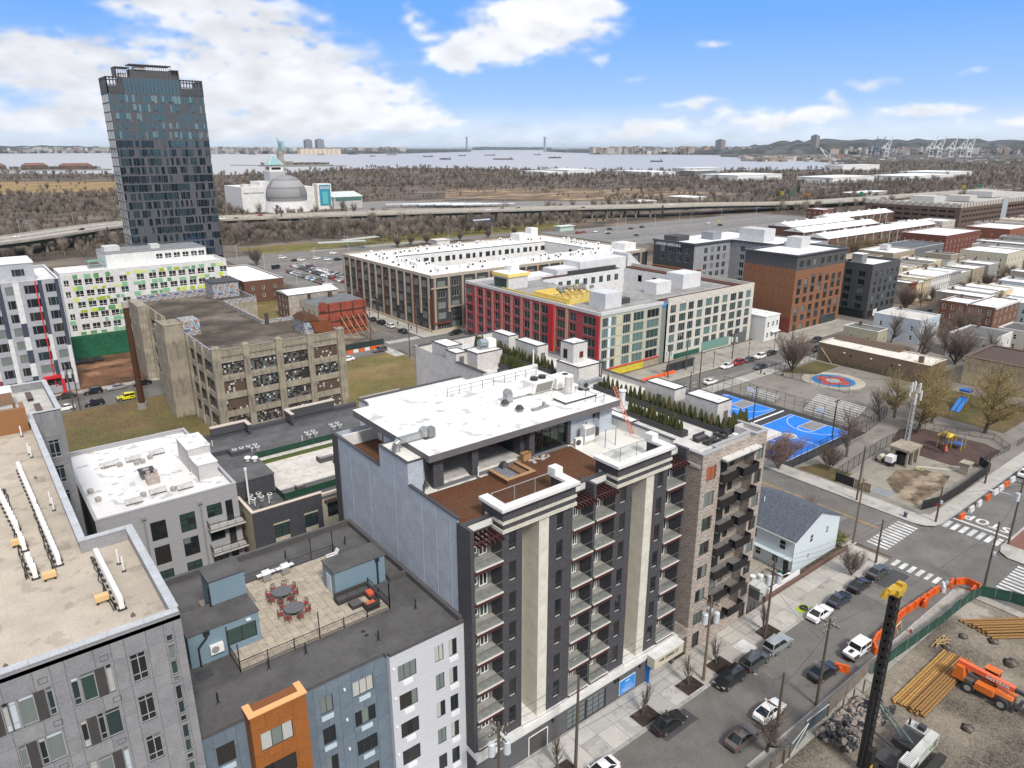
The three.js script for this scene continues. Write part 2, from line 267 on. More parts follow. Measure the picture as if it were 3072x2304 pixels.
// -- ground, streets, water, far shores
let flat=(pts,y)=>{let s=new THREE.Shape(pts.map(q=>new THREE.Vector2(q[0],q[1]))),g=new THREE.ShapeGeometry(s);g.rotateX(-PI/2);g.translate(0,y,0);let p=g.attributes.position,uv=g.attributes.uv;for(let i=0;i<p.count;i++)uv.setXY(i,p.getX(i),p.getZ(i));return g;};
let $h=(u0,u1,v0,v1,y)=>$b().H(u0,y,v0,u1,y,v0,u1,y,v1,u0,y,v1);
let az=(deg,D)=>{let a=deg*PI/180;return[D*(cos(a)*cos(YAW)+sin(a)*sin(YAW)),D*(cos(a)*sin(YAW)-sin(a)*cos(YAW))];};
let mAsph=M(.2,.188,.174,'as',26,.9),mAsphOld=M(.245,.23,.21,'as',31,.9),mAsphDark=M(.075,.075,.078,'as',14,.85),mConc=M(.5,.475,.43,'co',19,.88),$C=M(.4,.375,.33,'co',23,.9),mConcNew=M(.55,.535,.505,'co',21,.85),mPaint=M(.76,.76,.74,'mo',5,.75),mYellow=M(.62,.36,.05,'mo',5,.75),mDirt=M(.36,.33,.295,'dirt',34,.95),mGrass=M(.21,.18,.115,'lawn',34,.95),mGrass2=M(.27,.235,.14,'lawn',27,.95),mKerb=M(.46,.45,.43,'co',9,.85);
$s('ground',$h(-9000,26000,-9000,26000,-.12),M(.2,.16,.125,'dirt',150,.95));
{
let shore=[[-6000,2420],[-400,2330],[150,2240],[400,1980],[570,1800],[760,1880],[1000,2040],[1245,2080],[1400,1700],[1440,1450],[1500,1260],[1640,1240],[1760,1310],[2020,1180],[2350,1190],[2700,1500],[3300,1640],[4100,1900],[5200,2400],[9000,4200],[16000,9000],[9000,16000],[-6000,14000]];
let w=$N(.37,.36,.355,.34);w.bumpMap=tx('water',260);w.bumpScale=1.2;w.metalness=0;
$s('water',flat(shore,-.06),w);
}
let road=$b();
for(let r of[[-60,420,31.3,41],[109.2,123.2,-40,31.3],[109.2,123.2,41,112.8],[123.2,470,112.8,121.6],[-60,109.2,112.9,120.9],[109.2,123.2,112.8,197.5],[-60,109.2,197.5,211.5],[109.2,123.2,197.5,440],[123.2,480,197.5,205.5],[262,269.5,41,112.8],[262,269.5,121.6,197.5]])road.p.push(...$h(...r,0).p);
$s('street',road,mAsph);
{let b=$b();for(let[a,c,d,e]of[[33.5,35.5,31.6,40.4],[70,76,37,40.6],[84,90,33,36],[112,117.5,35,38.6],[96,99,33.5,40.2],[44,51,33.4,35.2],[130,142,33.5,36],[113,116,52,66],[160,190,114,116.2],[114,118,199,206]])b.p.push(...$h(a,c,d,e,.004).p);$s('asphalt_patches',b,mAsphOld);let b2=$b();for(let[a,c,d,e]of[[36.2,38.0,32,40.8],[58,66,33,34.1],[100,106,36.8,39.4],[52,57.5,38.6,40.7]])b2.p.push(...$h(a,c,d,e,.004).p);$s('asphalt_patches',b2,mAsphDark);}
function slabs(name,u0,u1,v0,v1,du,dv,mat,y=.13,holes=[]){
let s=$s(name,$b().box(u0,u1,-.02,y-.03,v0,v1),M(.16,.15,.14,'co',7,.95)),nu=max(1,round((u1-u0)/du)),nv=max(1,round((v1-v0)/dv)),a=(u1-u0)/nu,c=(v1-v0)/nv,j=.022,ms=[mat,M(mat.color.r*.93,mat.color.g*.93,mat.color.b*.92,'co',17,.9),M(min(1,mat.color.r*1.06),min(1,mat.color.g*1.05),mat.color.b*1.03,'co',25,.88)];
for(let i=0;i<nu;i++)for(let k=0;k<nv;k++){let U=u0+i*a,V=v0+k*c;if(holes.some(h=>U+a/2>h[0]&&U+a/2<h[1]&&V+c/2>h[2]&&V+c/2<h[3]))continue;let m=shade(new THREE.Mesh(bb(U+j,U+a-j,-.01,y+(R()-.5)*.008,V+j,V+c-j,'b').geo(),pick(ms)));m.name='slab';s.add(m);}
return s;
}
function kerb(u0,u1,v0,v1){$s('kerb',bb(u0,u1,-.02,.135,v0,v1),mKerb);}
slabs('pavement',-20,62,41.35,46.6,2.6,2.62,mConcNew);slabs('pavement',62,108,41.35,46.6,3,2.62,mConc);
kerb(-20,108,41.02,41.33);
slabs('pavement',56,107.5,28.9,31,3.2,2.1,$C,.12);kerb(56,107.5,31.0,31.28);
slabs('pavement',106,109,46.6,58,3,2.8,mConc);slabs('pavement',105,109,58,110,4,3,$C);
{$s('pavement',flat([[123.3,44],[123.9,42.4],[125,41.4],[127,40.9],[300,40.9],[300,43.4],[128.6,43.4],[127.2,45],[127,112.7],[123.3,112.7]],.12),mConc);$s('kerb',flat([[123.05,44],[123.7,42.2],[124.9,41.1],[127,40.6],[300,40.6],[300,40.9],[127,40.9],[125,41.4],[123.9,42.4],[123.3,44],[123.3,112.7],[123.05,112.7]],.135),mKerb);}
$s('pavement',flat([[123.3,29.5],[124.5,31],[126.5,31.6],[300,31.6],[300,26],[127,26],[123.3,20]],.12),mConc);$s('pavement',flat([[128,31.2],[300,31.2],[300,27.5],[128,27.5]],.126),M(.3,.14,.1,'brick',1.2,.9));
$s('pavement',flat([[109,26],[109,29.6],[108.4,30.8],[107.2,31.2],[104,31.2],[104,28.9],[107.4,28.9],[107.4,10],[109,10]],.124),$C);
slabs('pavement',123.4,262,108.6,112.6,4,4,mConc);slabs('pavement',123.4,262,121.8,134.6,4.4,4.2,$C);
slabs('pavement',36,109,121.0,124,4,3,$C);
slabs('pavement',123.4,130,205.7,300,3.2,4,mConc);slabs('pavement',130,262,205.7,210.2,4,4.4,mConc);slabs('pavement',-10,92,211.6,214.6,4,3,mConc);
$s('ground_lot',$h(-60,105,72,113,-.02),M(.17,.16,.15,'co',20,.95));
$s('grass_lot',$h(8,45,124,197.4,-.01),mGrass);$s('grass_lot',$h(71,107,124,197.4,-.01),mGrass2);$s('grass_lot',$h(82,109,247,300,-.01),mGrass2);
$s('ground_lot',$h(14,80,214.7,252,-.01),M(.33,.17,.095,'dirt',26,.95));
$s('ground_lot',$h(70,109,205.7,247,-.015),M(.27,.24,.21,'dirt',22,.95));
$s('park_ground',$h(127,262,43.4,108.6,-.005),M(.265,.24,.21,'co',33,.93));
$s('building_site',$h(52,108.6,-60,28.9,.02),mDirt);
$s('parking_lot',$h(126.5,232,300,424,.01),mAsphOld);$s('parking_lot',$h(360,640,330,425,.01),M(.27,.255,.24,'as',40,.9));
$s('street',$h(123,360,424.5,440,.012),mAsphOld);$s('station_lawn',$h(150,420,440.2,475,-.01),M(.22,.21,.07,'lawn',30,.95));
$s('meadow',flat([[-100,1290],[90,1240],[280,1190],[330,1420],[300,1560],[80,1700],[-150,1650]],-.05),M(.42,.31,.19,'lawn',120,.95));
$s('meadow',flat([[520,800],[640,640],[900,640],[860,800],[640,980]],-.05),M(.36,.26,.165,'dirt',110,.95));
$s('museum_lot',flat([[360,790],[330,690],[420,600],[640,560],[660,620],[520,720],[430,800]],-.03),M(.3,.28,.26,'as',50,.95));
function marks(name,list,mat){let b=$b();for(let r of list)b.p.push(...$h(...r,.008).p);$s(name,b,mat);}
marks('zebra_crossing',range(0,11,1).map(i=>[110.9+i*1.05,111.45+i*1.05,42.6,46.0]),mPaint);
marks('zebra_crossing',range(0,8,1).map(i=>[107.0,109.3,32.3+i*1.22,32.95+i*1.22]).slice(0,7),mPaint);
marks('zebra_crossing',range(0,7,1).map(i=>[126.2,129.2,32.0+i*1.3,32.75+i*1.3]),mPaint);
marks('zebra_crossing',range(0,11,1).map(i=>[111.2+i*1.05,111.75+i*1.05,24.4,27.7]),mPaint);
marks('zebra_crossing',range(0,12,1).map(i=>[110.5+i*1.05,111.1+i*1.05,205.9,209.4]),mPaint);marks('zebra_crossing',range(0,9,1).map(i=>[104.6,108.2,191.8+i*1.3,192.5+i*1.3+.1]),mPaint);
marks('stop_line',[[130.4,130.95,31.9,40.4]],mPaint);
marks('lane_line',[[116.55,116.68,47,112],[116.9,117.03,47,112],[116.7,116.9,212,300]],mYellow);
marks('lane_line',[[68.9,69.05,38.6,40.9],[152,153.6,117.1,117.3],[155.6,157.6,117.1,117.3],[150,151.4,115,115.2],[153,154.4,115,115.2],[146,147.4,117.1,117.3]],mPaint);
{let g=$q('STOP',2.3,.004);g.scale(.95,1,1);g.rotateX(-PI/2);g.rotateY(PI/2*1);g.translate(133.2,.008,-36);let m=$s('road_lettering',g,mPaint);}
{let b=$b(),L=(a,c)=>b.R(...a,...c,.14,.01),c=[162,.012,117.3];for(let o of[-1,1])for(let i=0;i<10;i++){let t=i/10*6.283,t2=(i+1)/10*6.283;L([c[0]+o*.85+cos(t)*.5,.012,c[2]+sin(t)*.5],[c[0]+o*.85+cos(t2)*.5,.012,c[2]+sin(t2)*.5]);}L([161.2,.012,117.3],[162.1,.012,118.2]);L([162.9,.012,117.3],[162.1,.012,118.2]);L([162.1,.012,117.2],[162.1,.012,118.2]);L([164,.012,116.6],[164,.012,118.1]);L([164,.012,116.6],[165.4,.012,117.3]);L([164,.012,118.1],[165.4,.012,117.3]);$s('bicycle_marking',b,mPaint);}
$s('paint_square',$h(70.9,73.3,41.5,43.7,.15),M(.8,.8,.79,'mo',4,.7));
// -- far shores
function ridge(name,list,mat,depth=900){
let b=$b(),rows=[[0,.02],[60,.35],[200,.7],[depth,1],[depth*2.2,.5]],N=90,at=t=>{let k=clamp(t,0,.9999)*(list.length-1),i=floor(k),f=k-i,A=list[i],C=list[i+1];return[A[0]+(C[0]-A[0])*f,A[1]+(C[1]-A[1])*f,A[2]+(C[2]-A[2])*f];};
let pt=(i,j)=>{let q=at(i/N),[o,s]=rows[j],n=fbm(i*.35+q[1],j*1.7,4)-.5,m=fbm(i*1.3,j*3.1+4,3)-.5;let[u,v]=az(q[0],q[1]+o);return P(u,max(0,q[2]*s*(1+n*.5)+(j?m*12:0))+(j?2:0),v);};
for(let i=0;i<N;i++)for(let j=0;j<rows.length-1;j++)b.quad(pt(i,j),pt(i+1,j),pt(i+1,j+1),pt(i,j+1),P(0,1,0));
return $s(name,b,mat);
}
let mHill=M(.1,.11,.105,'dirt',420,.95),mHill2=M(.14,.125,.1,'dirt',300,.95);
ridge('hills',[[-52,9300,70],[-42,9300,80],[-34,9400,78],[-30,9600,70],[-27.5,9700,60],[-24,9500,52],[-20,8600,50],[-16,7700,48],[-12,7400,44],[-8,7800,38],[-5,9400,36],[-3.4,10600,30],[-3.1,10900,16]],mHill);
ridge('hills',[[2.6,10900,18],[4,9200,30],[6,8300,34],[9,7500,40],[12,6900,42],[15,6500,50],[18,6300,74],[20,6300,108],[23,6500,124],[26,6800,128],[30,7200,128],[34,7500,122],[40,8000,112],[52,8600,100]],mHill);
ridge('terrain',[[15.5,5300,8],[18,4700,10],[21,4300,12],[23.5,3500,12],[26,3300,12],[30,3500,14],[34,3700,14],[44,3900,14]],mHill2,1400);
ridge('terrain',[[-3,16500,60],[-1.5,17500,66],[0,18500,60],[1.5,18000,60],[3,17500,60]],mHill,1200);
{
let g=new THREE.BoxGeometry(1,1,1);g.translate(0,.5,0);let N=2600,im=new THREE.InstancedMesh(g,$N(.62,.6,.58,.9),N),m=new THREE.Matrix4(),q=new THREE.Quaternion(),c=new THREE.Color();
for(let i=0;i<N;i++){
let left=R()<.5,a,D,h,w;
if(left){a=-44+36*pow(R(),.8);D=(a<-22?9450:8000)+rr(-80,700);h=rr(14,40);w=rr(20,80);if(a>-22&&a<-10)D=7650+rr(0,600);}
else{a=6+36*R();D=a<17?rr(6700,7600):R()<.5?rr(6500,7000):rr(3500,5200);h=D<5400?rr(6,18):rr(16,46);w=D<5400?rr(15,60):rr(20,70);}
let[u,v]=az(a,D);let k=R();c.setRGB(k<.5?.75:k<.75?.5:.62,k<.5?.72:k<.75?.38:.6,k<.5?.68:k<.75?.31:.62).multiplyScalar(rr(.45,1.05));
q.setFromAxisAngle(new THREE.Vector3(0,1,0),R()*3);m.compose(P(u,left||D>5400?rr(-5,30):0,v),q,new THREE.Vector3(w,h,rr(10,30)));im.setMatrixAt(i,m);im.setColorAt(i,c);
}
stuff('distant_town',im,'pale specks of houses spread along the far shores','town');
}
function tower2(a,D,w,h,mat,label){let[u,v]=az(a,D);$o('distant_tower_block',$b().box(u-w/2,u+w/2,0,h,v-w/2,v+w/2).box(u-w/4,u+w/4,h,h+8,v-w/4,v+w/4),mat,label,'tower block');}
tower2(-15.09,7500,62,128,$N(.2,.2,.22,.9),'left one of two dark tower blocks on the far shore');tower2(-14.27,7450,66,130,$N(.2,.2,.22,.9),'right one of two dark tower blocks on the far shore');tower2(-16.9,7700,30,112,$N(.25,.4,.45,.4),'slim blue tower on the far shore beside the statue');tower2(15.4,6700,60,120,$N(.22,.2,.2,.9),'dark round topped block right of the suspension bridge');tower2(21.8,6560,50,150,$N(.22,.2,.2,.9),'small block on the crest of the hill');tower2(-22.4,9500,70,116,$N(.25,.24,.26,.9),'broad grey block on the far shore left of the statue');
$o('distant_warehouse',(()=>{let[u,v]=az(-14.3,7350);let b=$b();for(let i=0;i<9;i++){let[p,q]=az(-15.6+i*.32,7360);b.box(p-22,p+22,0,44+(i % 2)*5,q-30,q+30);}return b;})(),$N(.55,.47,.36,.9),'row of cream warehouses at the far waterline below two towers','warehouse');
{
let[u0,v0]=az(-3.4,11000),[u1,v1]=az(2.49,11000),t=$t('suspension_bridge','pale suspension bridge with two towers on the horizon','bridge',[(u0+u1)/2,0,(v0+v1)/2]),mB=$N(.42,.46,.5,.8),du=(u1-u0),dv=(v1-v0),at=k=>[u0+du*k,v0+dv*k];
for(let k of[0,1]){let[u,v]=at(k);let b=$b();for(let o of[-14,14])b.box(u-9,u+9,0,205,v+o-6,v+o+6);b.box(u-8,u+8,188,207,v-14,v+14).box(u-7,u+7,120,132,v-14,v+14).box(u-7,u+7,58,64,v-14,v+14);$p(t,'tower',b,mB);}
let d=$b(),c=$b(),dy=k=>66+12*(1-pow(2*k-1,2)),cy=k=>205-118*(1-pow(2*k-1,2));
for(let i=-6;i<26;i++){let a=i/20,e=(i+1)/20,A=at(a),C=at(e);d.bar(P(A[0],dy(clamp(a))-(a<0?-a*120:a>1?(a-1)*120:0),A[1]),P(C[0],dy(clamp(e))-(e<0?-e*120:e>1?(e-1)*120:0),C[1]),30,9);if(i>=0&&i<20)c.bar(P(A[0],cy(a),A[1]),P(C[0],cy(e),C[1]),3,3);else{let f=x=>x<=0?205+x*470:205-(x-1)*470;c.bar(P(A[0],f(a),A[1]),P(C[0],f(e),C[1]),3,3);}}
$p(t,'deck',d,mB);$p(t,'cable',c,mB);
}
{
let pos=[[3003,6086,90],[3079,5527,80],[2683,4320,70],[2154,3301,62],[3164,4621,60],[3511,4744,90],[2392,3114,110],[2930,3318,80],[2547,2207,55],[5130,4977,90],[2510,4779,40],[2307,6634,70],[2782,6260,60],[4027,4782,60]],lab=['barge below the far shore right of the two dark towers','second barge from the two dark towers','third barge right of the two dark towers','dark barge with purple cargo near the middle of the bay','small barge short of the left bridge tower','thin barge below the left bridge tower','long flat barge with a second one lashed ahead','long dark barge right of the right bridge tower','nearest dark barge on the right of the bay','white superstructured ship right of the bridge','small white launch right of the statue island','barge left of the statue on the bay','barge just right of the statue by the far shore','thin barge between the two bridge towers'];
pos.forEach(([u,v,L],i)=>{let t=$t('barge',lab[i],'barge',[u,0,v],'barges at anchor in the bay'),d=new THREE.Vector3(sin(YAW),0,cos(YAW)),f=new THREE.Vector3(cos(YAW),0,-sin(YAW)),c=P(u,0,v),q=(a,y,w)=>c.clone().addScaledVector(d,a).addScaledVector(f,w).setY(y),hb=$b().hull([q(-L*.46,0,-8),q(L*.46,0,-8),q(L*.46,0,8),q(-L*.46,0,8)],[q(-L/2,6,-9),q(L/2,6,-9),q(L/2,6,9),q(-L/2,6,9)]);$p(t,'hull',hb,$N(.1,.085,.09,.8));$p(t,'deckhouse',$b().hull([q(L*.3,6,-6),q(L*.42,6,-6),q(L*.42,6,6),q(L*.3,6,6)],[q(L*.3,13,-6),q(L*.42,13,-6),q(L*.42,13,6),q(L*.3,13,6)]),i===9||i===10?$i:$N(.3,.28,.3,.8));if(i===3||i===7)$p(t,'cargo',$b().hull([q(-L*.38,6,-6),q(L*.2,6,-6),q(L*.2,6,6),q(-L*.38,6,6)],[q(-L*.3,9,-3),q(L*.14,9,-3),q(L*.14,9,3),q(-L*.3,9,3)]),$N(.12,.1,.13,.9));});
}
{
[[25.51,0],[25.96,0],[26.42,1],[29.08,1],[29.55,1],[30.24,1],[30.85,1],[31.23,1]].forEach(([a,w],i)=>{
let D=4200,[u,v]=az(a,D),t=$t('gantry_crane',['dark port crane with raised boom, left one of two','dark port crane with raised boom, right one of two','pale port crane just right of the two dark ones','first pale crane of the right hand group of five','second pale crane of the right hand group of five','middle pale crane of the right hand group of five','fourth pale crane of the right hand group of five','last pale crane of the right hand group of five'][i],'crane',[u,0,v],'port cranes below the hill'),m=w?$N(.62,.62,.62,.7):$N(.1,.13,.2,.7),k=.9,b=$b();
let d=new THREE.Vector3(sin(YAW),0,cos(YAW)),c=P(u,0,v),q=(s,y)=>c.clone().addScaledVector(d,s*k).setY(y*k);
for(let s of[-12,12])b.bar(q(s,0),q(s*.7,70),3.4,3.4);b.bar(q(-12,22),q(12,22),3,3);b.bar(q(-11,46),q(11,46),3,3);b.bar(q(-9,70),q(-2,92),2.4,2.4);b.bar(q(9,70),q(-2,92),2.4,2.4);$p(t,'portal',b,m);
$p(t,'boom',$b().bar(q(-34,64),q(14,60),3.4,4).bar(q(10,62),q(22,124),3,3).bar(q(-2,92),q(19,110),1.4,1.4).bar(q(-2,92),q(-30,66),1.4,1.4),m);$p(t,'cabin',$b().bar(q(-22,68),q(-12,68),8,7),m);
});
for(let[a,D,c,l]of[[22.9,3900,.7,'white leaning derrick at the near edge of the port'],[23.7,4100,.5,'orange leaning derrick in the port']]){let[u,v]=az(a,D),e=az(a-.7,D);$o('derrick',$b().R(u,0,v,e[0],60,e[1],4,4).R(u,0,v,u,30,v,3,3).R(u,30,v,e[0],60,e[1],1,1),c>.6?$i:$N(.6,.22,.1,.7),l,'crane');}
}
{
let isl=(pts,h,y0=-.05)=>{let a=pts.map(q=>P(q[0],y0,q[1])),c=pts.map(q=>P(q[0],h,q[1]));return $b().hull(a,c);};
let sea=M(.26,.245,.22,'co',60,.9);
$s('island',isl([az(-18.7,2700),az(-17.2,2600),az(-13.6,2640),az(-13.4,2760),az(-15,2960),az(-18.4,2900)],3),sea);$s('island_pier',isl([az(-20.6,2860),az(-18.6,2780),az(-18.6,2800),az(-20.6,2880)],2),sea);$s('island_pier',isl([az(-13.7,2680),az(-12.4,2640),az(-12.4,2660),az(-13.7,2710)],2),sea);
let t=$t('monument','green copper robed figure on a tall stone pedestal on the island','monument',[1018,2.5,2640]),c=[1018,2640],cu=$N(.13,.23,.2,.8),st=M(.36,.33,.29,'co',30,.9);
let star=[];for(let i=0;i<14;i++){let r=i % 2?42:30,a=i/14*6.283;star.push([c[0]+cos(a)*r,c[1]+sin(a)*r]);}$p(t,'base',isl(star,14,2.5),st);
let sq=(r,y)=>[[-1,-1],[1,-1],[1,1],[-1,1]].map(q=>P(c[0]+q[0]*r,y,c[1]+q[1]*r));$p(t,'pedestal',$b().hull(sq(10.5,14),sq(8.4,36)).hull(sq(9.6,36),sq(9.6,39)).hull(sq(7.6,39),sq(6.8,48)),st);
let prof=[[5.6,48],[5.2,54],[4.5,62],[4.2,70],[4.6,75],[3.6,78],[1.5,79.5],[1.9,81],[2.1,83],[1.6,85],[.2,86]].map(q=>new THREE.Vector2(q[0],q[1])),fg=new THREE.LatheGeometry(prof,10);fg.translate(c[0],0,-c[1]);
$p(t,'figure',$b().add(fg).Q(c[0]-2.5,75,c[1]+2,c[0]-4.5,92,c[1]+4,1.7,1,7).R(c[0]+4,66,c[1]-2,c[0]+4,73,c[1]-1,4,1.6),cu,50);$p(t,'torch',$b().Q(c[0]-4.5,91,c[1]+4,c[0]-4.7,94.5,c[1]+4.2,1.3,1.9,8),$N(.45,.42,.2,.5));
$s('island',isl([[-60,2560],[60,2480],[230,2440],[410,2380],[430,2420],[380,2560],[120,2680],[-60,2720]],2.5),sea);
for(let[u,v,w,d,h,l]of[[250,2500,60,34,13,'long brick hall with red roof on the left island'],[345,2455,80,30,12,'brick hall near the tip of the left island'],[150,2540,70,30,12,'brick hall behind trees on the left island']]){let tt=$t('island_hall',l,'hall',[u,2.5,v]);$p(tt,'wall',bb(u-w/2,u+w/2,2.5,h,v-d/2,v+d/2),M(.2,.11,.085,'brick',20,.9));$p(tt,'roof',$b().F(u-w/2-1,h,v-d/2-1,u+w/2+1,v+d/2+1,u-w/2+8,h+7,v-1,u+w/2-8,v+1),$N(.17,.085,.065,.9));}
}
// -- foreground buildings
let fDark=$N(.035,.036,.04,.45),fGrey=$N(.42,.43,.44,.5,{metalness:.3}),$W=$N(.75,.74,.7,.5),fBronze=$N(.1,.085,.075,.5);
let gMix=[$D,$D,$D,$T,$B,$R],gMixB=[$D,$T,blind,$B,$D,curtain];
function rectMinus(r,o){let out=[];let[a,b,c,d]=r;if(o[0]>=b||o[1]<=a||o[2]>=d||o[3]<=c)return[r];if(o[0]>a)out.push([a,o[0],c,d]);if(o[1]<b)out.push([o[1],b,c,d]);let x0=max(a,o[0]),x1=min(b,o[1]);if(o[2]>c)out.push([x0,x1,c,o[2]]);if(o[3]<d)out.push([x0,x1,o[3],d]);return out;}
function $c(t,face,c,xs,ys,ops,mats3,thick=.045,gap=.012){
for(let i=0;i<xs.length-1;i++)for(let j=0;j<ys.length-1;j++){
let rs=[[xs[i]+gap,xs[i+1]-gap,ys[j]+gap,ys[j+1]-gap]];for(let o of ops)rs=rs.flatMap(r=>rectMinus(r,[o.s0,o.s1,o.y0,o.y1]));
let b=$b();for(let r of rs)if(r[1]-r[0]>.03&&r[3]-r[2]>.03){if(face==='f')b.box(r[0],r[1],r[2],r[3],c-thick,c,'k');else b.box(c-thick,c,r[2],r[3],r[0],r[1],'r');}
if(b.p.length)$p(t,'panel',b,pick(mats3));
}
}
function $m(make){let first=null;return(at,ry,label,cat,group)=>{if(!first){first=make(label,cat,group);first.position.copy(P(...at));first.rotation.y=ry;return first;}return copy(first,at,ry,label,group);};}
let L3=(x,y,z)=>new THREE.Vector3(x,y,z);
let $x=(x0,x1,y0,y1,z0,z1)=>$b().G(x0,y0,z0,x1,z1,x0,y1,z0,x1,z1);
let $y=(...a)=>{let b=$b();for(let q of a)b.p.push(...$x(...q).p);return b;};
function local(name,label,cat,group){let t=$t(name,label,cat,[0,0,0],group);return t;}
let mUnit=$N(.74,.73,.7,.5),mFan=$N(.06,.06,.065,.6);
let splitUnit=$m((l,c,g)=>{let t=local('air_conditioner',l,c,g);$p(t,'casing',$x(-.45,.45,.12,.98,-.16,.16),mUnit);let s=$b();for(let i=0;i<7;i++)s.p.push(...$x(-.38,.38,.2+i*.1,.24+i*.1,.16,.175).p);$p(t,'grille',s,mFan);$p(t,'mount',$y([-.5,-.3,0,.12,-.3,.3],[.3,.5,0,.12,-.3,.3]),$k);return t;});
let fanUnit=$m((l,c,g)=>{let t=local('air_conditioner',l,c,g);$p(t,'casing',$y([-.5,.5,.1,1.15,-.22,.22],[-.45,.45,0,.1,-.3,.3]),mUnit);$p(t,'fan',$b().tube(L3(-.1,.62,.22),L3(-.1,.62,.24),.36,.36,12),mFan);return t;});
let roundUnit=$m((l,c,g)=>{let t=local('condenser',l,c,g);$p(t,'casing',$b().tube(L3(0,.1,0),L3(0,.85,0),.38,.38,10),$N(.42,.44,.46,.45,{metalness:.5}));$p(t,'top_rim',$b().tube(L3(0,.85,0),L3(0,.92,0),.42,.4,10),mUnit);$p(t,'fan',$b().tube(L3(0,.92,0),L3(0,.93,0),.28,.28,10),$k);return t;});
let $P=$m((l,c,g)=>{let t=local('vent_pipe',l,c,g);$p(t,'pipe',$b().tube(L3(0,.12,0),L3(0,1.3,0),.07,.07,7),$W,50);$p(t,'flashing',$b().tube(L3(0,0,0),L3(0,.14,0),.2,.1,8),dark);return t;});
let blackPipe=$m((l,c,g)=>{let t=local('vent_pipe',l,c,g);$p(t,'pipe',$b().tube(L3(0,.1,0),L3(0,1.1,0),.075,.075,7),$k,50);$p(t,'flashing',$b().tube(L3(0,0,0),L3(0,.12,0),.22,.12,8),dark);return t;});
let goose=$m((l,c,g)=>{let t=local('roof_ventilator',l,c,g);$p(t,'curb',$x(-.3,.3,0,.3,-.3,.3),$v);$p(t,'hood',$b().G(-.42,.3,-.42,.42,.42,-.2,.75,-.2,.2,.2),dark);return t;});
let ventBox=$m((l,c,g)=>{let t=local('exhaust_hood',l,c,g);$p(t,'hood',$y([-1.1,1.1,.35,.75,-.45,.45]),M(.72,.7,.68,'mo',3,.7));let b=$b();for(let i=0;i<5;i++)b.p.push(...$b().tube(L3(-.9+i*.45,0,0),L3(-.9+i*.45,.35,0),.12,.12,6).p);$p(t,'duct',b,M(.45,.38,.33,'mo',2,.8));return t;});
let turbine=$m((l,c,g)=>{let t=local('roof_fan',l,c,g);$p(t,'curb',$x(-.32,.32,0,.22,-.32,.32),M(.5,.44,.4,'mo',2,.8));let p=[[.3,.2],[.36,.3],[.44,.42],[.4,.58],[.2,.66],[.01,.67]].map(q=>new THREE.Vector2(...q));$p(t,'cowl',$b().add(new THREE.LatheGeometry(p,10)),M(.55,.52,.48,'mo',2,.5,{metalness:.4}),50);return t;});
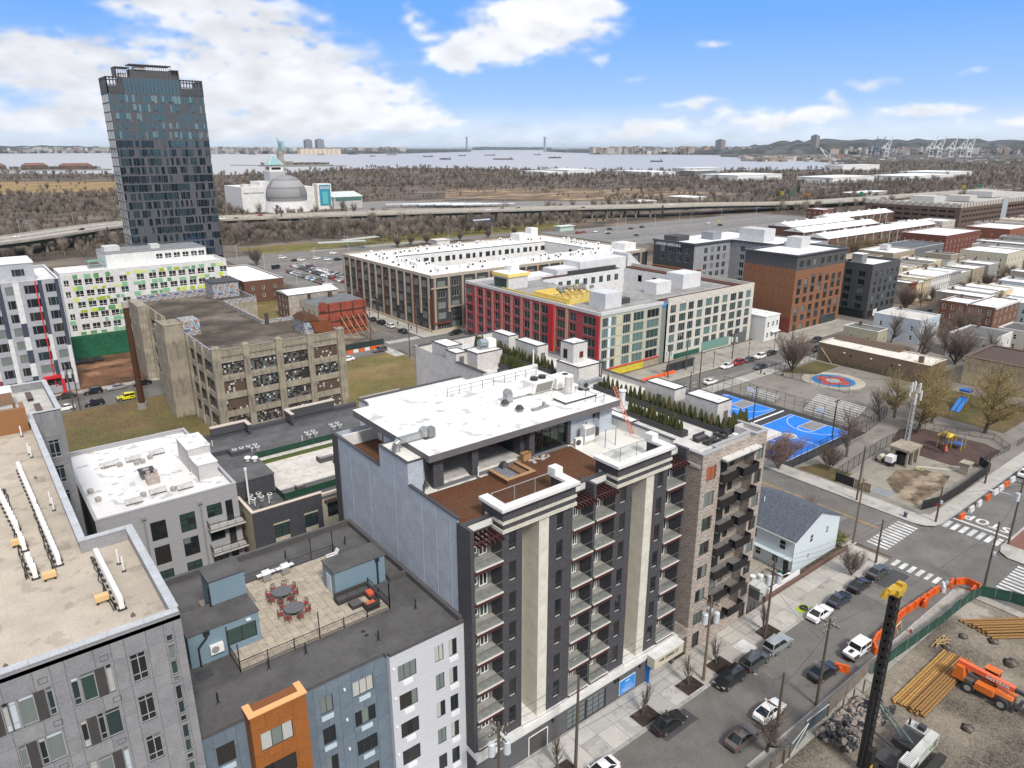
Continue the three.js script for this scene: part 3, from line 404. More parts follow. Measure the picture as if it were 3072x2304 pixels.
// -- grey panel apartment block at the left edge
{
let t=$t('apartment_block','grey panel apartment block with beige roof filling the lower left','building',[-6,0,70]),v=47.5,mP=[M(.285,.285,.3,'pl',5,.7),M(.27,.27,.285,'pl',7,.7),M(.3,.3,.312,'pl',4,.7)],back=$N(.07,.07,.075,.9);
let kS=kind({f:.055,y:[.22,.82],m:fGrey,g:gMixB,split:true}),kB=kind({f:.055,y:[.84],m:fGrey,g:[$G,curtain,$T,$B,$D],split:true}),kW=kind({f:.06,x:[.5],y:[.24,.8],m:fGrey,g:gMix,split:true}),kStrip=kind({f:.045,m:fGrey,g:[$T,$D,$G,$B]});
let ops=[],dk=[];
for(let r=0;r<9;r++){
let y1=29.45-3.45*r,y0=y1-2.25,odd=r % 2;
for(let g of[-8.1,-4.7,-2.35,1.05]){let w=g===-4.7||g===-8.1?.9:1;if(w<1&&r % 3)continue;let a=odd?[[0,.4,kS],[.42,.98,0],[1.02,1.42,kS],[1.46,2.4,kB]]:[[0,.45,kS],[.55,1.4,kB],[1.42,2.0,0],[2.05,2.42,kS]];for(let[s,e,k]of a)(k?ops:dk).push({s0:g+s,s1:g+e,y0,y1,k});}
ops.push({s0:4.55,s1:5.55,y0,y1,k:kW});
ops.push({s0:6.95,s1:7.38,y0:y0-.6,y1:y0+.55,k:kStrip},{s0:6.95,s1:7.38,y0:y0+.62,y1:y0+1.9,k:kStrip},{s0:6.95,s1:7.38,y0:y0+2.15,y1:y0+2.72,k:kStrip});
}
let wf=$b();$w(wf,'f',v,-22,8.05,0,31.2,ops,.2);$w(wf,'r',8.05,v,62.6,0,31.2);$w(wf,'k',62.6,4.6,8.05,0,31.2);$w(wf,'r',4.6,62.6,99.3,0,31.2);$w(wf,'l',-22,v,113.6,0,31.2);$p(t,'wall',wf,back);
$n(t,'f',v,ops,kS,.2);
let ys=[9.4,10.4];for(let r=5;r>=0;r--){let y1=29.55-3.45*r;ys.push(y1-2.45,y1-1.2,y1);}ys.push(30.9);
let xs=[-14,-11,-8.2,-5.6,-2.45,-.78,.15,.95,2.6,3.6,4.4,5.75,6.85,7.5,8.06];
$c(t,'f',v,xs,[...new Set(ys)].sort((a,b)=>a-b),ops.concat(dk),mP);
for(let d of dk)$p(t,'dark_panel',bb(d.s0,d.s1,d.y0,d.y1,v-.03,v+.05),M(.06,.055,.055,'pl',2,.7));
for(let r=0;r<6;r++)for(let s of[-.55,2.9])$p(t,'vent_grille',(()=>{let b=$b(),y=30.25-3.45*r,x=s+(r % 2?.25:0);b.box(x,x+.5,y-.42,y-.39,v-.06,v-.045).box(x,x+.5,y-.02,y+.01,v-.06,v-.045).box(x,x+.03,y-.39,y-.02,v-.06,v-.045).box(x+.47,x+.5,y-.39,y-.02,v-.06,v-.045);return b;})(),dark);
let mCop=M(.52,.54,.57,'pl',6,.5),inn=$b(),P2=(u0,u1,v0,v1)=>inn.box(u0,u1,30.4,31.5,v0,v1);
P2(-22,8.03,v+.0,v+.45);P2(7.6,8.03,v+.45,62.2);P2(4.55,8.03,62.2,62.6);P2(4.12,4.55,62.2,99.3);$p(t,'parapet',inn,M(.33,.33,.345,'pl',5,.7));
for(let u=-14;u<8;u+=2.2)$p(t,'coping',bb(u+.012,min(u+2.2,8.15)-.012,31.5,31.58,v-.09,v+.52),mCop);
for(let q=v+.53;q<62;q+=2.2)$p(t,'coping',bb(7.53,8.12,31.5,31.58,q+.012,min(q+2.2,62.68)-.012),mCop);
$p(t,'coping',bb(4.05,7.52,31.5,31.58,62.13,62.68),mCop);
for(let q=62.69;q<98;q+=2.2)$p(t,'coping',bb(4.05,4.62,31.5,31.58,q+.012,min(q+2.2,99.3)-.012),mCop);
$p(t,'roof',$b().H(-22,30.4,v,7.8,30.4,v,7.8,30.4,62.4,-22,30.4,62.4).H(-22,30.4,62.4,4.3,30.4,62.4,4.3,30.4,99.3,-22,30.4,99.3),M(.55,.48,.395,'co',16,.85));
{let b=$b();for(let u=-14;u<7.5;u+=1.05)b.box(u,u+.035,30.4,30.41,v+.5,u<4?99:62);$p(t,'roof_seam',b,$N(.44,.37,.29,.9));}
let kR=kind({f:.07,x:[.5],y:[.22,.82],m:fGrey,g:[$T,$D],split:true}),ro=range(0,6,3.45).map(q=>({s0:5.6,s1:6.75,y0:25.4-q,y1:27.7-q}));
let rw=$b();$w(rw,'f',99.3,4.3,7.6,0,31.5,ro,.2);$w(rw,'r',7.6,99.3,113.8,0,31.5);$w(rw,'k',113.8,-22,7.6,0,31.5);$p(t,'wall',rw,mP[0]);$n(t,'f',99.3,ro,kR,.2);
$c(t,'f',99.3,[4.32,5.4,6.9,7.6],[2,9.5,14.7,17.7,21.3,24.8,28.2,31.4],ro,mP);
let pr=$b();pr.box(4.3,7.6,30.4,31.5,99.3,99.7).box(7.2,7.6,30.4,31.5,99.7,113.8).box(-22,7.2,30.4,31.5,113.4,113.8);$p(t,'parapet',pr,mP[1]);$p(t,'coping',$b().box(4.25,7.68,31.5,31.57,99.24,99.75).box(7.15,7.68,31.5,31.57,99.75,113.9).box(-22,7.15,31.5,31.57,113.34,113.9),mCop);
$p(t,'terrace',bb(-22,7.4,30.2,30.5,99.3,113.6),M(.62,.6,.56,'co',9,.8));
$p(t,'screen_wall',bb(-14,3.95,30.4,33.3,96.5,97.0),M(.3,.135,.05,'si',1.6,.6));$p(t,'screen_wall',bb(3.5,3.95,30.4,33.3,97.0,99.2),M(.3,.135,.05,'si',1.6,.6));
{let b=$b();for(let i=0;i<14;i++)b.box(-3,3.2,33.0,33.14,99.9+i*.35,100.02+i*.35);for(let[u,w]of[[-3,99.9],[3.1,99.9],[-3,104.6],[3.1,104.6]])b.box(u,u+.14,30.5,33,w,w+.14);$p(t,'pergola',b,M(.3,.17,.1,'wood',1.5,.7));}
let zl=(a,i)=>ORD(i)+' air conditioner from the near end, '+a+', beige roof';
for(let i=0;i<22;i++)splitUnit([2.45-i*.03,30.42,61.6+i*1.02+(i>10?.8:0)],PI/2,zl('long right hand row',i),'air conditioner','long row of air conditioners on the beige roof');
for(let i=0;i<16;i++)splitUnit([.75-i*.075,30.42,60.6+i*1.05+(i>2?2.1:0)+(i>4?1.6:0)],PI/2,zl('left hand row',i),'air conditioner','left row of air conditioners on the beige roof');
for(let i=0;i<10;i++)splitUnit([-3.6,30.42,66+i*1.4],PI/2,zl('row at the picture edge',i),'air conditioner','row of air conditioners at the picture edge');
for(let i=0;i<9;i++)splitUnit([5.15-i*.02,30.42,52.2+i*.98],PI/2,zl('short row',i),'air conditioner','short row of air conditioners at the roof corner');
for(let[u,w,y]of[[3.0,94.9,0],[3.2,87.3,1],[3.1,88.4,2],[3.4,72.1,3],[3.35,73.6,4],[6.2,58.6,5],[6.3,57.2,6]])$P([u,30.4,w],0,['white vent pipe near the brown screen wall','white vent pipe beside the long air conditioner row, nearer of the far pair','white vent pipe beside the long air conditioner row, farther of the far pair','white vent pipe halfway along the parapet, nearer of two','white vent pipe halfway along the parapet, farther of two','white vent pipe on the corner roof, farther of two','white vent pipe on the corner roof, nearer of two'][y],'vent pipe','white vent pipes on the beige roof');
for(let[u,w,l]of[[1.6,59.6,'tan manifold box at the near end of the double rows'],[4.2,53.8,'tan manifold box beside the short row at the roof corner'],[.2,66.9,'tan manifold box beside the left row of air conditioners']]){let k=$t('manifold_box',l,'box',[u,30.4,w]);$p(k,'casing',bb(u-.45,u+.45,30.6,31.0,w-.28,w+.28),$N(.62,.42,.2,.6));$p(k,'foot',$b().box(u-.4,u-.25,30.4,30.6,w-.3,w+.3).box(u+.25,u+.4,30.4,30.6,w-.3,w+.3),$k);}
for(let[u,a,c,l]of[[2.1,60.5,84,'bundle of black pipes along the long air conditioner row'],[4.75,52,61,'bundle of black pipes along the short row at the roof corner'],[.3,60.5,80,'bundle of black pipes along the left air conditioner row']]){let b=$b();for(let k=0;k<3;k++){let pts=[];for(let q=a;q<=c;q+=.5)pts.push(P(u+(vn(q,k*9)-.5)*.22-k*.09,30.47+.05*vn(q*2,k),q));b.path(pts,.035,4);}$o('pipe_bundle',b,$k,l,'pipes');}
for(let[u,w,l]of[[-2,49.8,'dark roof vent hood near the front coping at the picture edge'],[5.6,50.6,'dark roof vent hood near the corner of the beige roof'],[2.9,81,'dark roof vent hood between parapet and air conditioner row']])$o('roof_drain_hood',$b().F(u-.16,30.4,w-.16,u+.16,w+.16,u-.03,30.7,w-.03,u+.03,w+.03),fBronze,l,'roof vent');
for(let[u,w,l]of[[5.2,109.5,'farther brown bench on the rear terrace'],[5.6,103.6,'nearer brown bench on the rear terrace']]){let k=$t('bench',l,'bench',[u,30.5,w]);$p(k,'seat',bb(u-.35,u+.35,30.9,30.98,w-1.6,w+1.6),$N(.1,.06,.05,.7));for(let s of[-1.3,1.3])$p(k,'leg',bb(u-.3,u+.3,30.5,30.9,w+s-.06,w+s+.06),dark);}
{let k=$t('awning','white canopy over furniture on the rear terrace','awning',[2,30.5,108]);$p(k,'cover',bb(.3,3.4,32.6,32.75,106,109.6),$i);for(let[u,w]of[[.4,106.1],[3.2,106.1],[.4,109.4],[3.2,109.4]])$p(k,'post',bb(u,u+.1,30.5,32.6,w,w+.1),$W);}
}
// -- blue, orange and white block with roof terrace
let mRoofDark=M(.115,.11,.11,'mo',9,.8);
{
let t=$t('apartment_block','low block with blue, orange and white facade and dark roof terrace','building',[20,0,60]),Y=19.5,st=3.22;
let mW=M(.6,.615,.65,'si',1.5,.6),mB=[M(.165,.215,.265,'pl',4,.55),M(.155,.2,.25,'pl',5,.55),M(.175,.225,.275,'pl',6,.55)],mO=[M(.36,.125,.028,'pl',4,.5),M(.34,.118,.026,'pl',5,.5)];
let k3=kind({f:.05,x:[.34,.67],y:[],m:fDark,g:[$D,$D,$R,$B,blind],split:true}),k2=kind({f:.05,x:[.5],m:fDark,g:[$D,$R,blind,$B,$D],split:true});
let wOps=[],bOps=[],oOps=[];
for(let r=0;r<6;r++){let y=18.0-st*r;wOps.push({s0:24.75,s1:26.65,y0:y-1.85,y1:y-.15,k:k3,vent:25.2},{s0:28.65,s1:29.6,y0:y-1.75,y1:y+.05,k:k2},{s0:30.2,s1:31.1,y0:y-1.85,y1:y,k:k2,vent:30.2});bOps.push({s0:20.6,s1:22.6,y0:y-1.75,y1:y-.1,k:k3,vent:21.1},{s0:17.6,s1:18.75,y0:y-1.9,y1:y-.15,k:k2,vent:17.6},{s0:9.1,s1:10.5,y0:y-1.95,y1:y-.1,k:k2,vent:9.3});oOps.push({s0:12.1,s1:14.7,y0:y-1.2,y1:y+.55,k:k3,g:r===0?blind:undefined});}
let w=$b();$w(w,'f',48.0,24,31.95,0,Y,wOps,.14);$w(w,'l',24,48.0,48.6,0,Y);$p(t,'wall',w,mW);$n(t,'f',48.0,wOps,k2,.14);
let bl=$b();$w(bl,'f',48.6,8.1,24,0,Y,bOps,.14);$w(bl,'l',8.1,48.6,72,0,Y);$w(bl,'k',72,8.1,31.9,0,Y);$w(bl,'r',31.95,48,72,0,Y);$p(t,'wall',bl,$N(.08,.1,.12,.9));$n(t,'f',48.6,bOps,k2,.14);
let ys=[6.2,7.9,9.4];for(let r=2;r>=0;r--)ys.push(10.95-st*(r-2)-0,12.65-st*(r-2));ys.push(19.45);ys.sort((a,b)=>a-b);
$c(t,'f',48.6,[16.0,17.1,18.25,19.35,20.5,21.6,22.75,23.97],ys,bOps,mB,.04,.014);$c(t,'f',48.6,[8.12,9.0,9.9,10.75,11.5],ys,bOps,mB,.04,.014);
let ob=$b();$w(ob,'f',47.15,11.5,16,0,20.4,oOps,.14);$w(ob,'l',11.5,47.15,48.6,0,20.4);$w(ob,'r',16,47.15,48.6,0,20.4);$w(ob,'k',48.0,11.9,15.6,19.3,20.4);ob.H(11.5,20.4,47.15,16,20.4,47.15,16,20.4,48.6,11.5,20.4,48.6);$p(t,'bay',ob,$N(.2,.07,.02,.8));$n(t,'f',47.15,oOps,k3,.14);
$c(t,'f',47.15,[11.5,12.6,13.7,14.85,16],[6,7.6,9.6,10.85,12.8,14.05,16,17.25-.6,18.95,20.35],oOps,mO,.035,.012);
$p(t,'bay_coping',$b().box(11.4,16.1,20.4,20.5,47.05,47.6).box(11.4,11.95,20.4,20.5,47.6,48.7).box(15.55,16.1,20.4,20.5,47.6,48.7),$N(.72,.38,.16,.5));
for(let o of wOps)if(o.vent)$p(t,'vent_cover',bb(o.vent,o.vent+1.0,o.y0-.62,o.y0-.14,47.9,48.0,'k'),$N(.72,.73,.75,.5));for(let o of bOps)if(o.vent)$p(t,'vent_cover',bb(o.vent,o.vent+1.1,o.y0-.62,o.y0-.16,48.48,48.56,'k'),$N(.45,.54,.6,.5));
for(let r=0;r<5;r++){$p(t,'wall_lamp',bb(24.25,24.42,17.75-st*r,17.9-st*r,47.85,48),$W);$p(t,'wall_lamp',bb(19.75,19.9,17.6-st*r,17.8-st*r,48.4,48.56),$W);}
$p(t,'roof',$b().H(8.1,19.3,48.5,31.95,19.3,48.5,31.95,19.3,72,8.1,19.3,72),mRoofDark);
{let b=$b(),m=.28;b.box(24,32,19.3,19.62,47.9,48.2).box(8.1,11.5,19.3,19.62,48.45,48.72).box(16,24,19.3,19.62,48.45,48.72).box(23.7,24,19.3,19.62,48.2,48.45).box(31.55,31.95,19.3,19.9,48.2,72).box(8.1,31.55,19.3,19.95,71.6,72).box(8.1,8.5,19.3,19.6,48.72,71.6);b.box(29.6,30,19.3,19.95,58,60).box(30,31.55,19.3,19.95,58,58.35);$p(t,'coping',b,M(.1,.095,.095,'pl',3,.6));}
let mS=M(.2,.29,.355,'si',1.3,.6);
{let k=$p(t,'bulkhead',(()=>{let b=$b();$w(b,'f',57.1,9.9,15.95,19.3,22.5,[{s0:13.0,s1:15.65,y0:20.1,y1:21.7}],.15);$w(b,'l',9.9,57.1,60.6,19.3,22.5);$w(b,'r',15.95,57.1,60.3,19.3,22.5);$w(b,'k',60.6,9.9,12.9,19.3,22.5);b.box(12.9,16.05,19.3,25,60.3,62.9);return b;})(),mS);$p(t,'bulkhead_roof',$b().box(9.8,16.05,22.5,22.62,57,60.3).box(9.8,12.9,22.5,22.62,60.3,60.7).box(12.8,16.15,25,25.12,60.2,63),mRoofDark);$a(t,'f',57.1,{s0:13.0,s1:15.65,y0:20.1,y1:21.7,g:$G},kind({f:.07,x:[.52],m:$k,g:[$G],split:true}),.15);$p(t,'downpipe',$b().path([P(11.4,22.4,56.9),P(11.4,22.0,56.9),P(10.6,21.2,56.9),P(10.6,19.3,56.9)],.08).box(11.15,11.65,22.2,22.6,56.8,57.08),$k);$p(t,'wall_lamp',bb(14.8,15.2,22.05,22.2,56.85,57.08),$W);$p(t,'downpipe',$b().Q(12.8,24.6,60.2,12.8,22.5,60.2,.09,.09,6),$k);}
{$p(t,'bulkhead',bb(24,29.5,19.3,22.3,58.7,61.5),mS);$p(t,'bulkhead_roof',bb(23.9,29.6,22.3,22.42,58.6,61.6),mRoofDark);$p(t,'door',bb(23.94,24.0,19.4,21.5,59.6,60.6),$N(.5,.56,.6,.5));$p(t,'downpipe',$b().Q(28.6,22.2,58.58,28.6,19.3,58.58,.09,.09,6).box(28.4,28.8,22.0,22.3,58.45,58.65),$k);}
{let n=[19,17],a=14.3/19,c=12.6/17,ms=[M(.5,.43,.335,'co',5,.85),M(.47,.4,.315,'co',6,.85),M(.53,.46,.36,'co',4,.85)];$p(t,'terrace',bb(13.1,27.4,19.3,19.42,54.15,66.75),$N(.2,.17,.14,.9));let cnt=0;for(let i=0;i<n[0];i++)for(let j=0;j<n[1];j++){let U=13.1+i*a,V=54.15+j*c;if((U<15.6&&V>56.8&&V<62.6)||(U>23.8&&V>58.2&&V<61.2)||(U<17.5&&V>62.9))continue;$p(t,'paver',bb(U+.012,U+a-.012,19.42,19.47+R()*.006,V+.012,V+c-.012,'b'),pick(ms));}}
$o('condenser_pad',bb(9.9,11.2,19.3,19.36,55.2,56.4),dark,'dark drip mat below the downpipe on the dark roof','mat');
{let k=$t('air_conditioner','white fan unit hung on the blue bulkhead wall','air conditioner',[12.0,20.2,56.9]);$p(k,'casing',bb(11.5,12.6,20.15,21.0,56.7,57.05),mUnit);$p(k,'fan',$b().Q(11.9,20.58,56.7,11.9,20.58,56.68,.33,.33,14),$N(.25,.25,.25,.6));}
let rail=(name,label,pts)=>{let k=$t('railing',label,'railing',[pts[0][0],19.35,pts[0][1]]),ra=$b(),pk=$b();for(let i=0;i<pts.length-1;i++){let[a,c]=pts[i],[e,f]=pts[i+1],L=hypot(e-a,f-c),n=round(L/.14);ra.R(a,20.4,c,e,20.4,f,.05,.05).R(a,19.55,c,e,19.55,f,.04,.04);for(let j=1;j<n;j++)pk.tube(P(a+(e-a)*j/n,19.55,c+(f-c)*j/n),P(a+(e-a)*j/n,20.4,c+(f-c)*j/n),.011,.011,3,false);let m=max(1,round(L/2.3));for(let j=0;j<=m;j++)$p(k,'post',bb(a+(e-a)*j/m-.04,a+(e-a)*j/m+.04,19.35,j % 3?20.5:22.2,c+(f-c)*j/m-.04,c+(f-c)*j/m+.04),$k);}$p(k,'rail',ra,$k);$p(k,'picket',pk,$k);};
rail('r','black picket railing along the near side of the roof terrace',[[13.05,57],[13.05,54.1],[27.45,54.1],[27.45,58.6]]);rail('r','black picket railing along the far side of the roof terrace',[[17.4,66.85],[27.45,66.85],[27.45,61.6]]);
for(let[u,w,l]of[[22.9,69.0,'short black vent pipe behind the far railing'],[29.3,67.7,'tall black vent pipe near the rear right corner'],[29.4,52.5,'black vent pipe near the right end of the dark roof'],[24.3,50.5,'black vent pipe above the white facade'],[18.4,52.9,'black vent pipe below the middle of the near railing'],[15.1,53.0,'black vent pipe below the left part of the near railing'],[10.4,51.6,'black vent pipe above the orange bay']])blackPipe([u,19.3,w],0,l,'vent pipe','black vent pipes on the dark roof');
$o('roof_drain',$b().Q(23.8,19.31,52.6,23.8,19.34,52.6,.22,.2,10),$k,'farther round roof drain on the dark roof','drain');$o('roof_drain',$b().Q(23.8,19.31,51.9,23.8,19.34,51.9,.22,.2,10),$k,'nearer round roof drain on the dark roof','drain');
}
{
let yT=19.48,mIron=M(.085,.085,.09,'mo',1,.5),mRed=$N(.3,.035,.03,.8),mWick=M(.05,.045,.045,'mo',.5,.8),mOr=$N(.55,.1,.04,.8);
let chair=$m((l,c,g)=>{let t=local('patio_chair',l,c,g);$p(t,'seat',$x(-.24,.24,.4,.48,-.24,.24),mRed);let b=$b();b.p.push(...$x(-.24,-.2,.48,.95,-.24,-.2).p,...$x(.2,.24,.48,.95,-.24,-.2).p,...$x(-.24,.24,.9,.96,-.25,-.2).p,...$x(-.1,-.06,.48,.9,-.24,-.21).p,...$x(.06,.1,.48,.9,-.24,-.21).p);$p(t,'backrest',b,mIron);for(let[x,z]of[[-1,-1],[1,-1],[-1,1],[1,1]])$p(t,'leg',$x(x*.22-.02,x*.22+.02,0,.4,z*.22-.02,z*.22+.02),mIron);$p(t,'armrest',$y([-.27,-.23,.62,.65,-.22,.22],[.23,.27,.62,.65,-.22,.22]),mIron);return t;});
let table=$m((l,c,g)=>{let t=local('patio_table',l,c,g),ring=[];for(let i=0;i<10;i++){let a=(i+.5)/10*6.283;ring.push([cos(a)*1.0,sin(a)*.95]);}$p(t,'tabletop',$b().hull(ring.map(q=>L3(q[0],.7,q[1])),ring.map(q=>L3(q[0],.74,q[1]))),M(.15,.15,.16,'mo',.6,.5));$p(t,'base',$b().tube(L3(0,0,0),L3(0,.7,0),.3,.12,8),mIron);return t;});
for(let[u,w,l,n]of[[19.9,62.2,'farther',8],[19.8,58.9,'nearer',7]]){table([u,yT,w],.2,'dark round patio table, the '+l+' of two on the roof terrace','table','round tables on the roof terrace');for(let i=0;i<n;i++){let a=i/n*6.283+.3;chair([u+cos(a)*1.3,yT,w+sin(a)*1.25],atan2(-cos(a),sin(a)),'iron patio chair with red cushion around the '+l+' round table','chair','chairs around the '+l+' round table');}}
let grill=$m((l,c,g)=>{let t=local('grill',l,c,g);$p(t,'cabinet',$x(-.4,.4,.1,.85,-.28,.28),$e);$p(t,'hood',$b().hull([L3(-.42,.85,-.3),L3(.42,.85,-.3),L3(.42,.85,.3),L3(-.42,.85,.3)],[L3(-.38,1.15,-.28),L3(.38,1.15,-.28),L3(.38,1.2,.05),L3(-.38,1.2,.05)]),$i);$p(t,'side_shelf',$y([-.95,-.42,.84,.9,-.25,.25],[.42,.95,.84,.9,-.25,.25]),$i);for(let[x,z]of[[-1,-1],[1,-1],[-1,1],[1,1]])$p(t,'leg',$x(x*.36-.03,x*.36+.03,0,.1,z*.24-.03,z*.24+.03),$k);return t;});
grill([19.7,yT,66.0],.05,'left hand gas grill with white hood by the far railing','grill','gas grills by the far railing');grill([21.7,yT,66.05],.05,'right hand gas grill with white hood by the far railing','grill','gas grills by the far railing');
{let t=$t('sectional_sofa','black wicker corner sofa against the right bulkhead','sofa',[25.6,yT,57.6]);$p(t,'base',$b().box(23.6,27.2,yT,yT+.42,57.4,58.3).box(26.4,27.2,yT,yT+.42,55.6,57.4),mWick);$p(t,'backrest',$b().box(23.6,27.2,yT+.42,yT+.85,58.1,58.35).box(27.0,27.25,yT+.42,yT+.85,55.6,58.1),mWick);for(let[a,c]of[[23.65,24.75],[24.8,25.9],[25.95,27]])$p(t,'cushion',bb(a,c,yT+.42,yT+.55,57.42,58.1),$N(.07,.065,.065,.9));$p(t,'cushion',bb(26.42,27,yT+.42,yT+.7,56.4,57.2),mOr);}
{let t=$t('armchair','black wicker armchair with orange cushion by the near railing','armchair',[26.0,yT,55.2]);$p(t,'base',bb(25.4,26.7,yT,yT+.42,54.7,55.7),mWick);$p(t,'backrest',bb(25.4,26.7,yT+.42,yT+.8,54.6,54.8),mWick);$p(t,'armrest',$b().box(25.35,25.5,yT,yT+.62,54.8,55.7).box(26.6,26.75,yT,yT+.62,54.8,55.7),mWick);$p(t,'cushion',bb(25.6,26.5,yT+.42,yT+.55,54.9,55.6),mOr);}
{let t=$t('ottoman','black wicker ottoman in front of the corner sofa','ottoman',[25.0,yT,56.4]);$p(t,'base',bb(24.4,25.5,yT,yT+.35,55.9,56.9),mWick);$p(t,'cushion',bb(24.42,25.48,yT+.35,yT+.43,55.92,56.88),$N(.09,.085,.085,.9));}
{let t=$t('lounge_chair','white slatted garden chair at the far end of the terrace','chair',[26.9,yT,65.6]);$p(t,'seat',bb(26.2,27.1,yT+.3,yT+.36,65.2,65.9),$i);$p(t,'backrest',$b().F(27.0,yT+.3,65.2,27.1,65.9,27.4,yT+1.05,65.25,27.5,65.85),$i);for(let w of[65.15,65.9]){$p(t,'armrest',bb(26.2,27.2,yT+.52,yT+.57,w-.05,w+.08),$i);$p(t,'leg',bb(26.22,26.32,yT,yT+.52,w-.03,w+.05),$i);}}
}
// -- light grey siding block with white roof
{
let t=$t('apartment_block','pale grey siding block with white roof and black balconies','building',[18,0,112]),Y=15.6,v=99.2,mS=M(.4,.395,.41,'si',1.7,.65),st=3.85;
let k4=kind({f:.1,x:[.5],y:[.34,.67],m:$k,g:[$D,$R,$G,$B],split:true}),kd=kind({f:.09,m:$k,g:[$D,$R]});
let ops=[];for(let r=0;r<4;r++){let y=13.1-st*r;ops.push({s0:10.9,s1:13,y0:y-2.85,y1:y},{s0:15,s1:17,y0:y-2.85,y1:y},{s0:18.8,s1:20.85,y0:y-2.85,y1:y},{s0:22.5,s1:24.55,y0:y-1.75,y1:y+.2},{s0:25.1,s1:26.1,y0:y-3.1,y1:y+.2,k:kd,name:'balcony_door'});}
block(t,8.75,26.95,v,126.6,0,Y,{wall:mS,roof:M(.8,.79,.78,'me',11,.6),coping:$N(.4,.39,.4,.6),f:ops,ph:.6,depth:.16,ml:M(.12,.12,.125,'si',1.7,.7)});$n(t,'f',v,ops,k4,.16);
let mBk=M(.62,.6,.6,'pl',5,.8),mRf=M(.8,.79,.78,'me',11,.6);
$p(t,'bulkhead',$b().box(23.1,26.4,15,18.6,108.6,114.8).box(23.3,26.1,15,17.4,104.5,108.6),mBk);$p(t,'bulkhead_roof',$b().box(23.0,26.5,18.6,18.72,108.5,114.9).box(23.2,26.2,17.4,17.52,104.4,108.5),mRf);$p(t,'corner_trim',$b().box(23.02,23.14,15,18.6,108.5,108.62).box(23.22,23.34,15,17.4,104.4,104.52),$N(.25,.24,.24,.7));
for(let[u,y]of[[14.35,14],[21.7,14]])$p(t,'downpipe',$b().Q(u,y,v-.14,u,0,v-.14,.11,.11,6).box(u-.28,u+.28,y,y+.4,v-.34,v-.01),$N(.26,.26,.27,.6));
for(let r=0;r<3;r++){let y=10.0-st*r;$p(t,'balcony',bb(22.2,27.2,y-.25,y,v-1.6,v-.01),M(.62,.6,.57,'pl',3,.8));let b=$b(),pk=$b();for(let[a,c,e,f]of[[22.25,v-1.55,27.15,v-1.55],[22.25,v-1.55,22.25,v-.05],[27.15,v-1.55,27.15,v-.05]]){b.R(a,y+1.05,c,e,y+1.05,f,.06,.06).R(a,y+.12,c,e,y+.12,f,.05,.05);let n=round(hypot(e-a,f-c)/.15);for(let i=0;i<=n;i++)pk.tube(P(a+(e-a)*i/n,y,c+(f-c)*i/n),P(a+(e-a)*i/n,y+1.05,c+(f-c)*i/n),i % 8?.012:.035,i % 8?.012:.035,3,false);}let m=$p(t,'balcony_railing',b,$k);$p(m,'picket',pk,$k);$p(t,'wall_unit',bb(22.9,24.2,y+.3,y+.75,v-.12,v-.01),$N(.3,.3,.31,.6));}
for(let[u,w,r,l]of[[13.6,118.3,0,'leftmost exhaust hood of the far row'],[17.2,118.3,0,'middle exhaust hood of the far row'],[20.8,118.7,0,'right exhaust hood of the far row'],[14.1,102.6,0,'exhaust hood near the front edge on the left'],[17.5,103.9,0,'large exhaust hood near the front edge in the middle'],[20.9,103,0,'exhaust hood near the front edge on the right']])ventBox([u,15.02,w],r,l+' on the white roof','exhaust hood','exhaust hoods on the white roof');
for(let[u,w,l]of[[15.1,117.5,'behind the left exhaust hood'],[17.3,116.6,'left of the pair by the middle exhaust hood'],[18.2,116.7,'right of the pair by the middle exhaust hood'],[19.5,117.7,'by the right exhaust hood'],[19.4,103.5,'beside the right front exhaust hood'],[15.6,104.2,'beside the left front exhaust hood'],[9.9,110,'near the left parapet'],[10.3,106.5,'nearest to the left front corner']])turbine([u,15.02,w],0,'round roof fan '+l+' on the white roof','roof fan','roof fans on the white roof');
{let k=$t('cooling_unit','black topped cooling unit with ducts in the middle of the white roof','cooling unit',[17.5,15,109.5]);$p(k,'frame',bb(16.7,18.4,15,16.0,110,111.6),$N(.12,.13,.14,.6));$p(k,'top',bb(16.5,18.6,16,16.25,109.9,111.7),dark);$p(k,'fan',$b().Q(17.5,16.25,110.8,17.5,16.3,110.8,.5,.5,12),$N(.3,.3,.3,.5));$p(k,'duct',$b().box(16.9,18.6,15,16.2,107.4,108.9).Q(17.3,16.2,108.2,17.3,16.9,108.2,.25,.3,8).Q(18.3,16.2,108.2,18.3,16.9,108.2,.25,.3,8),M(.55,.47,.42,'mo',2,.7));}
}
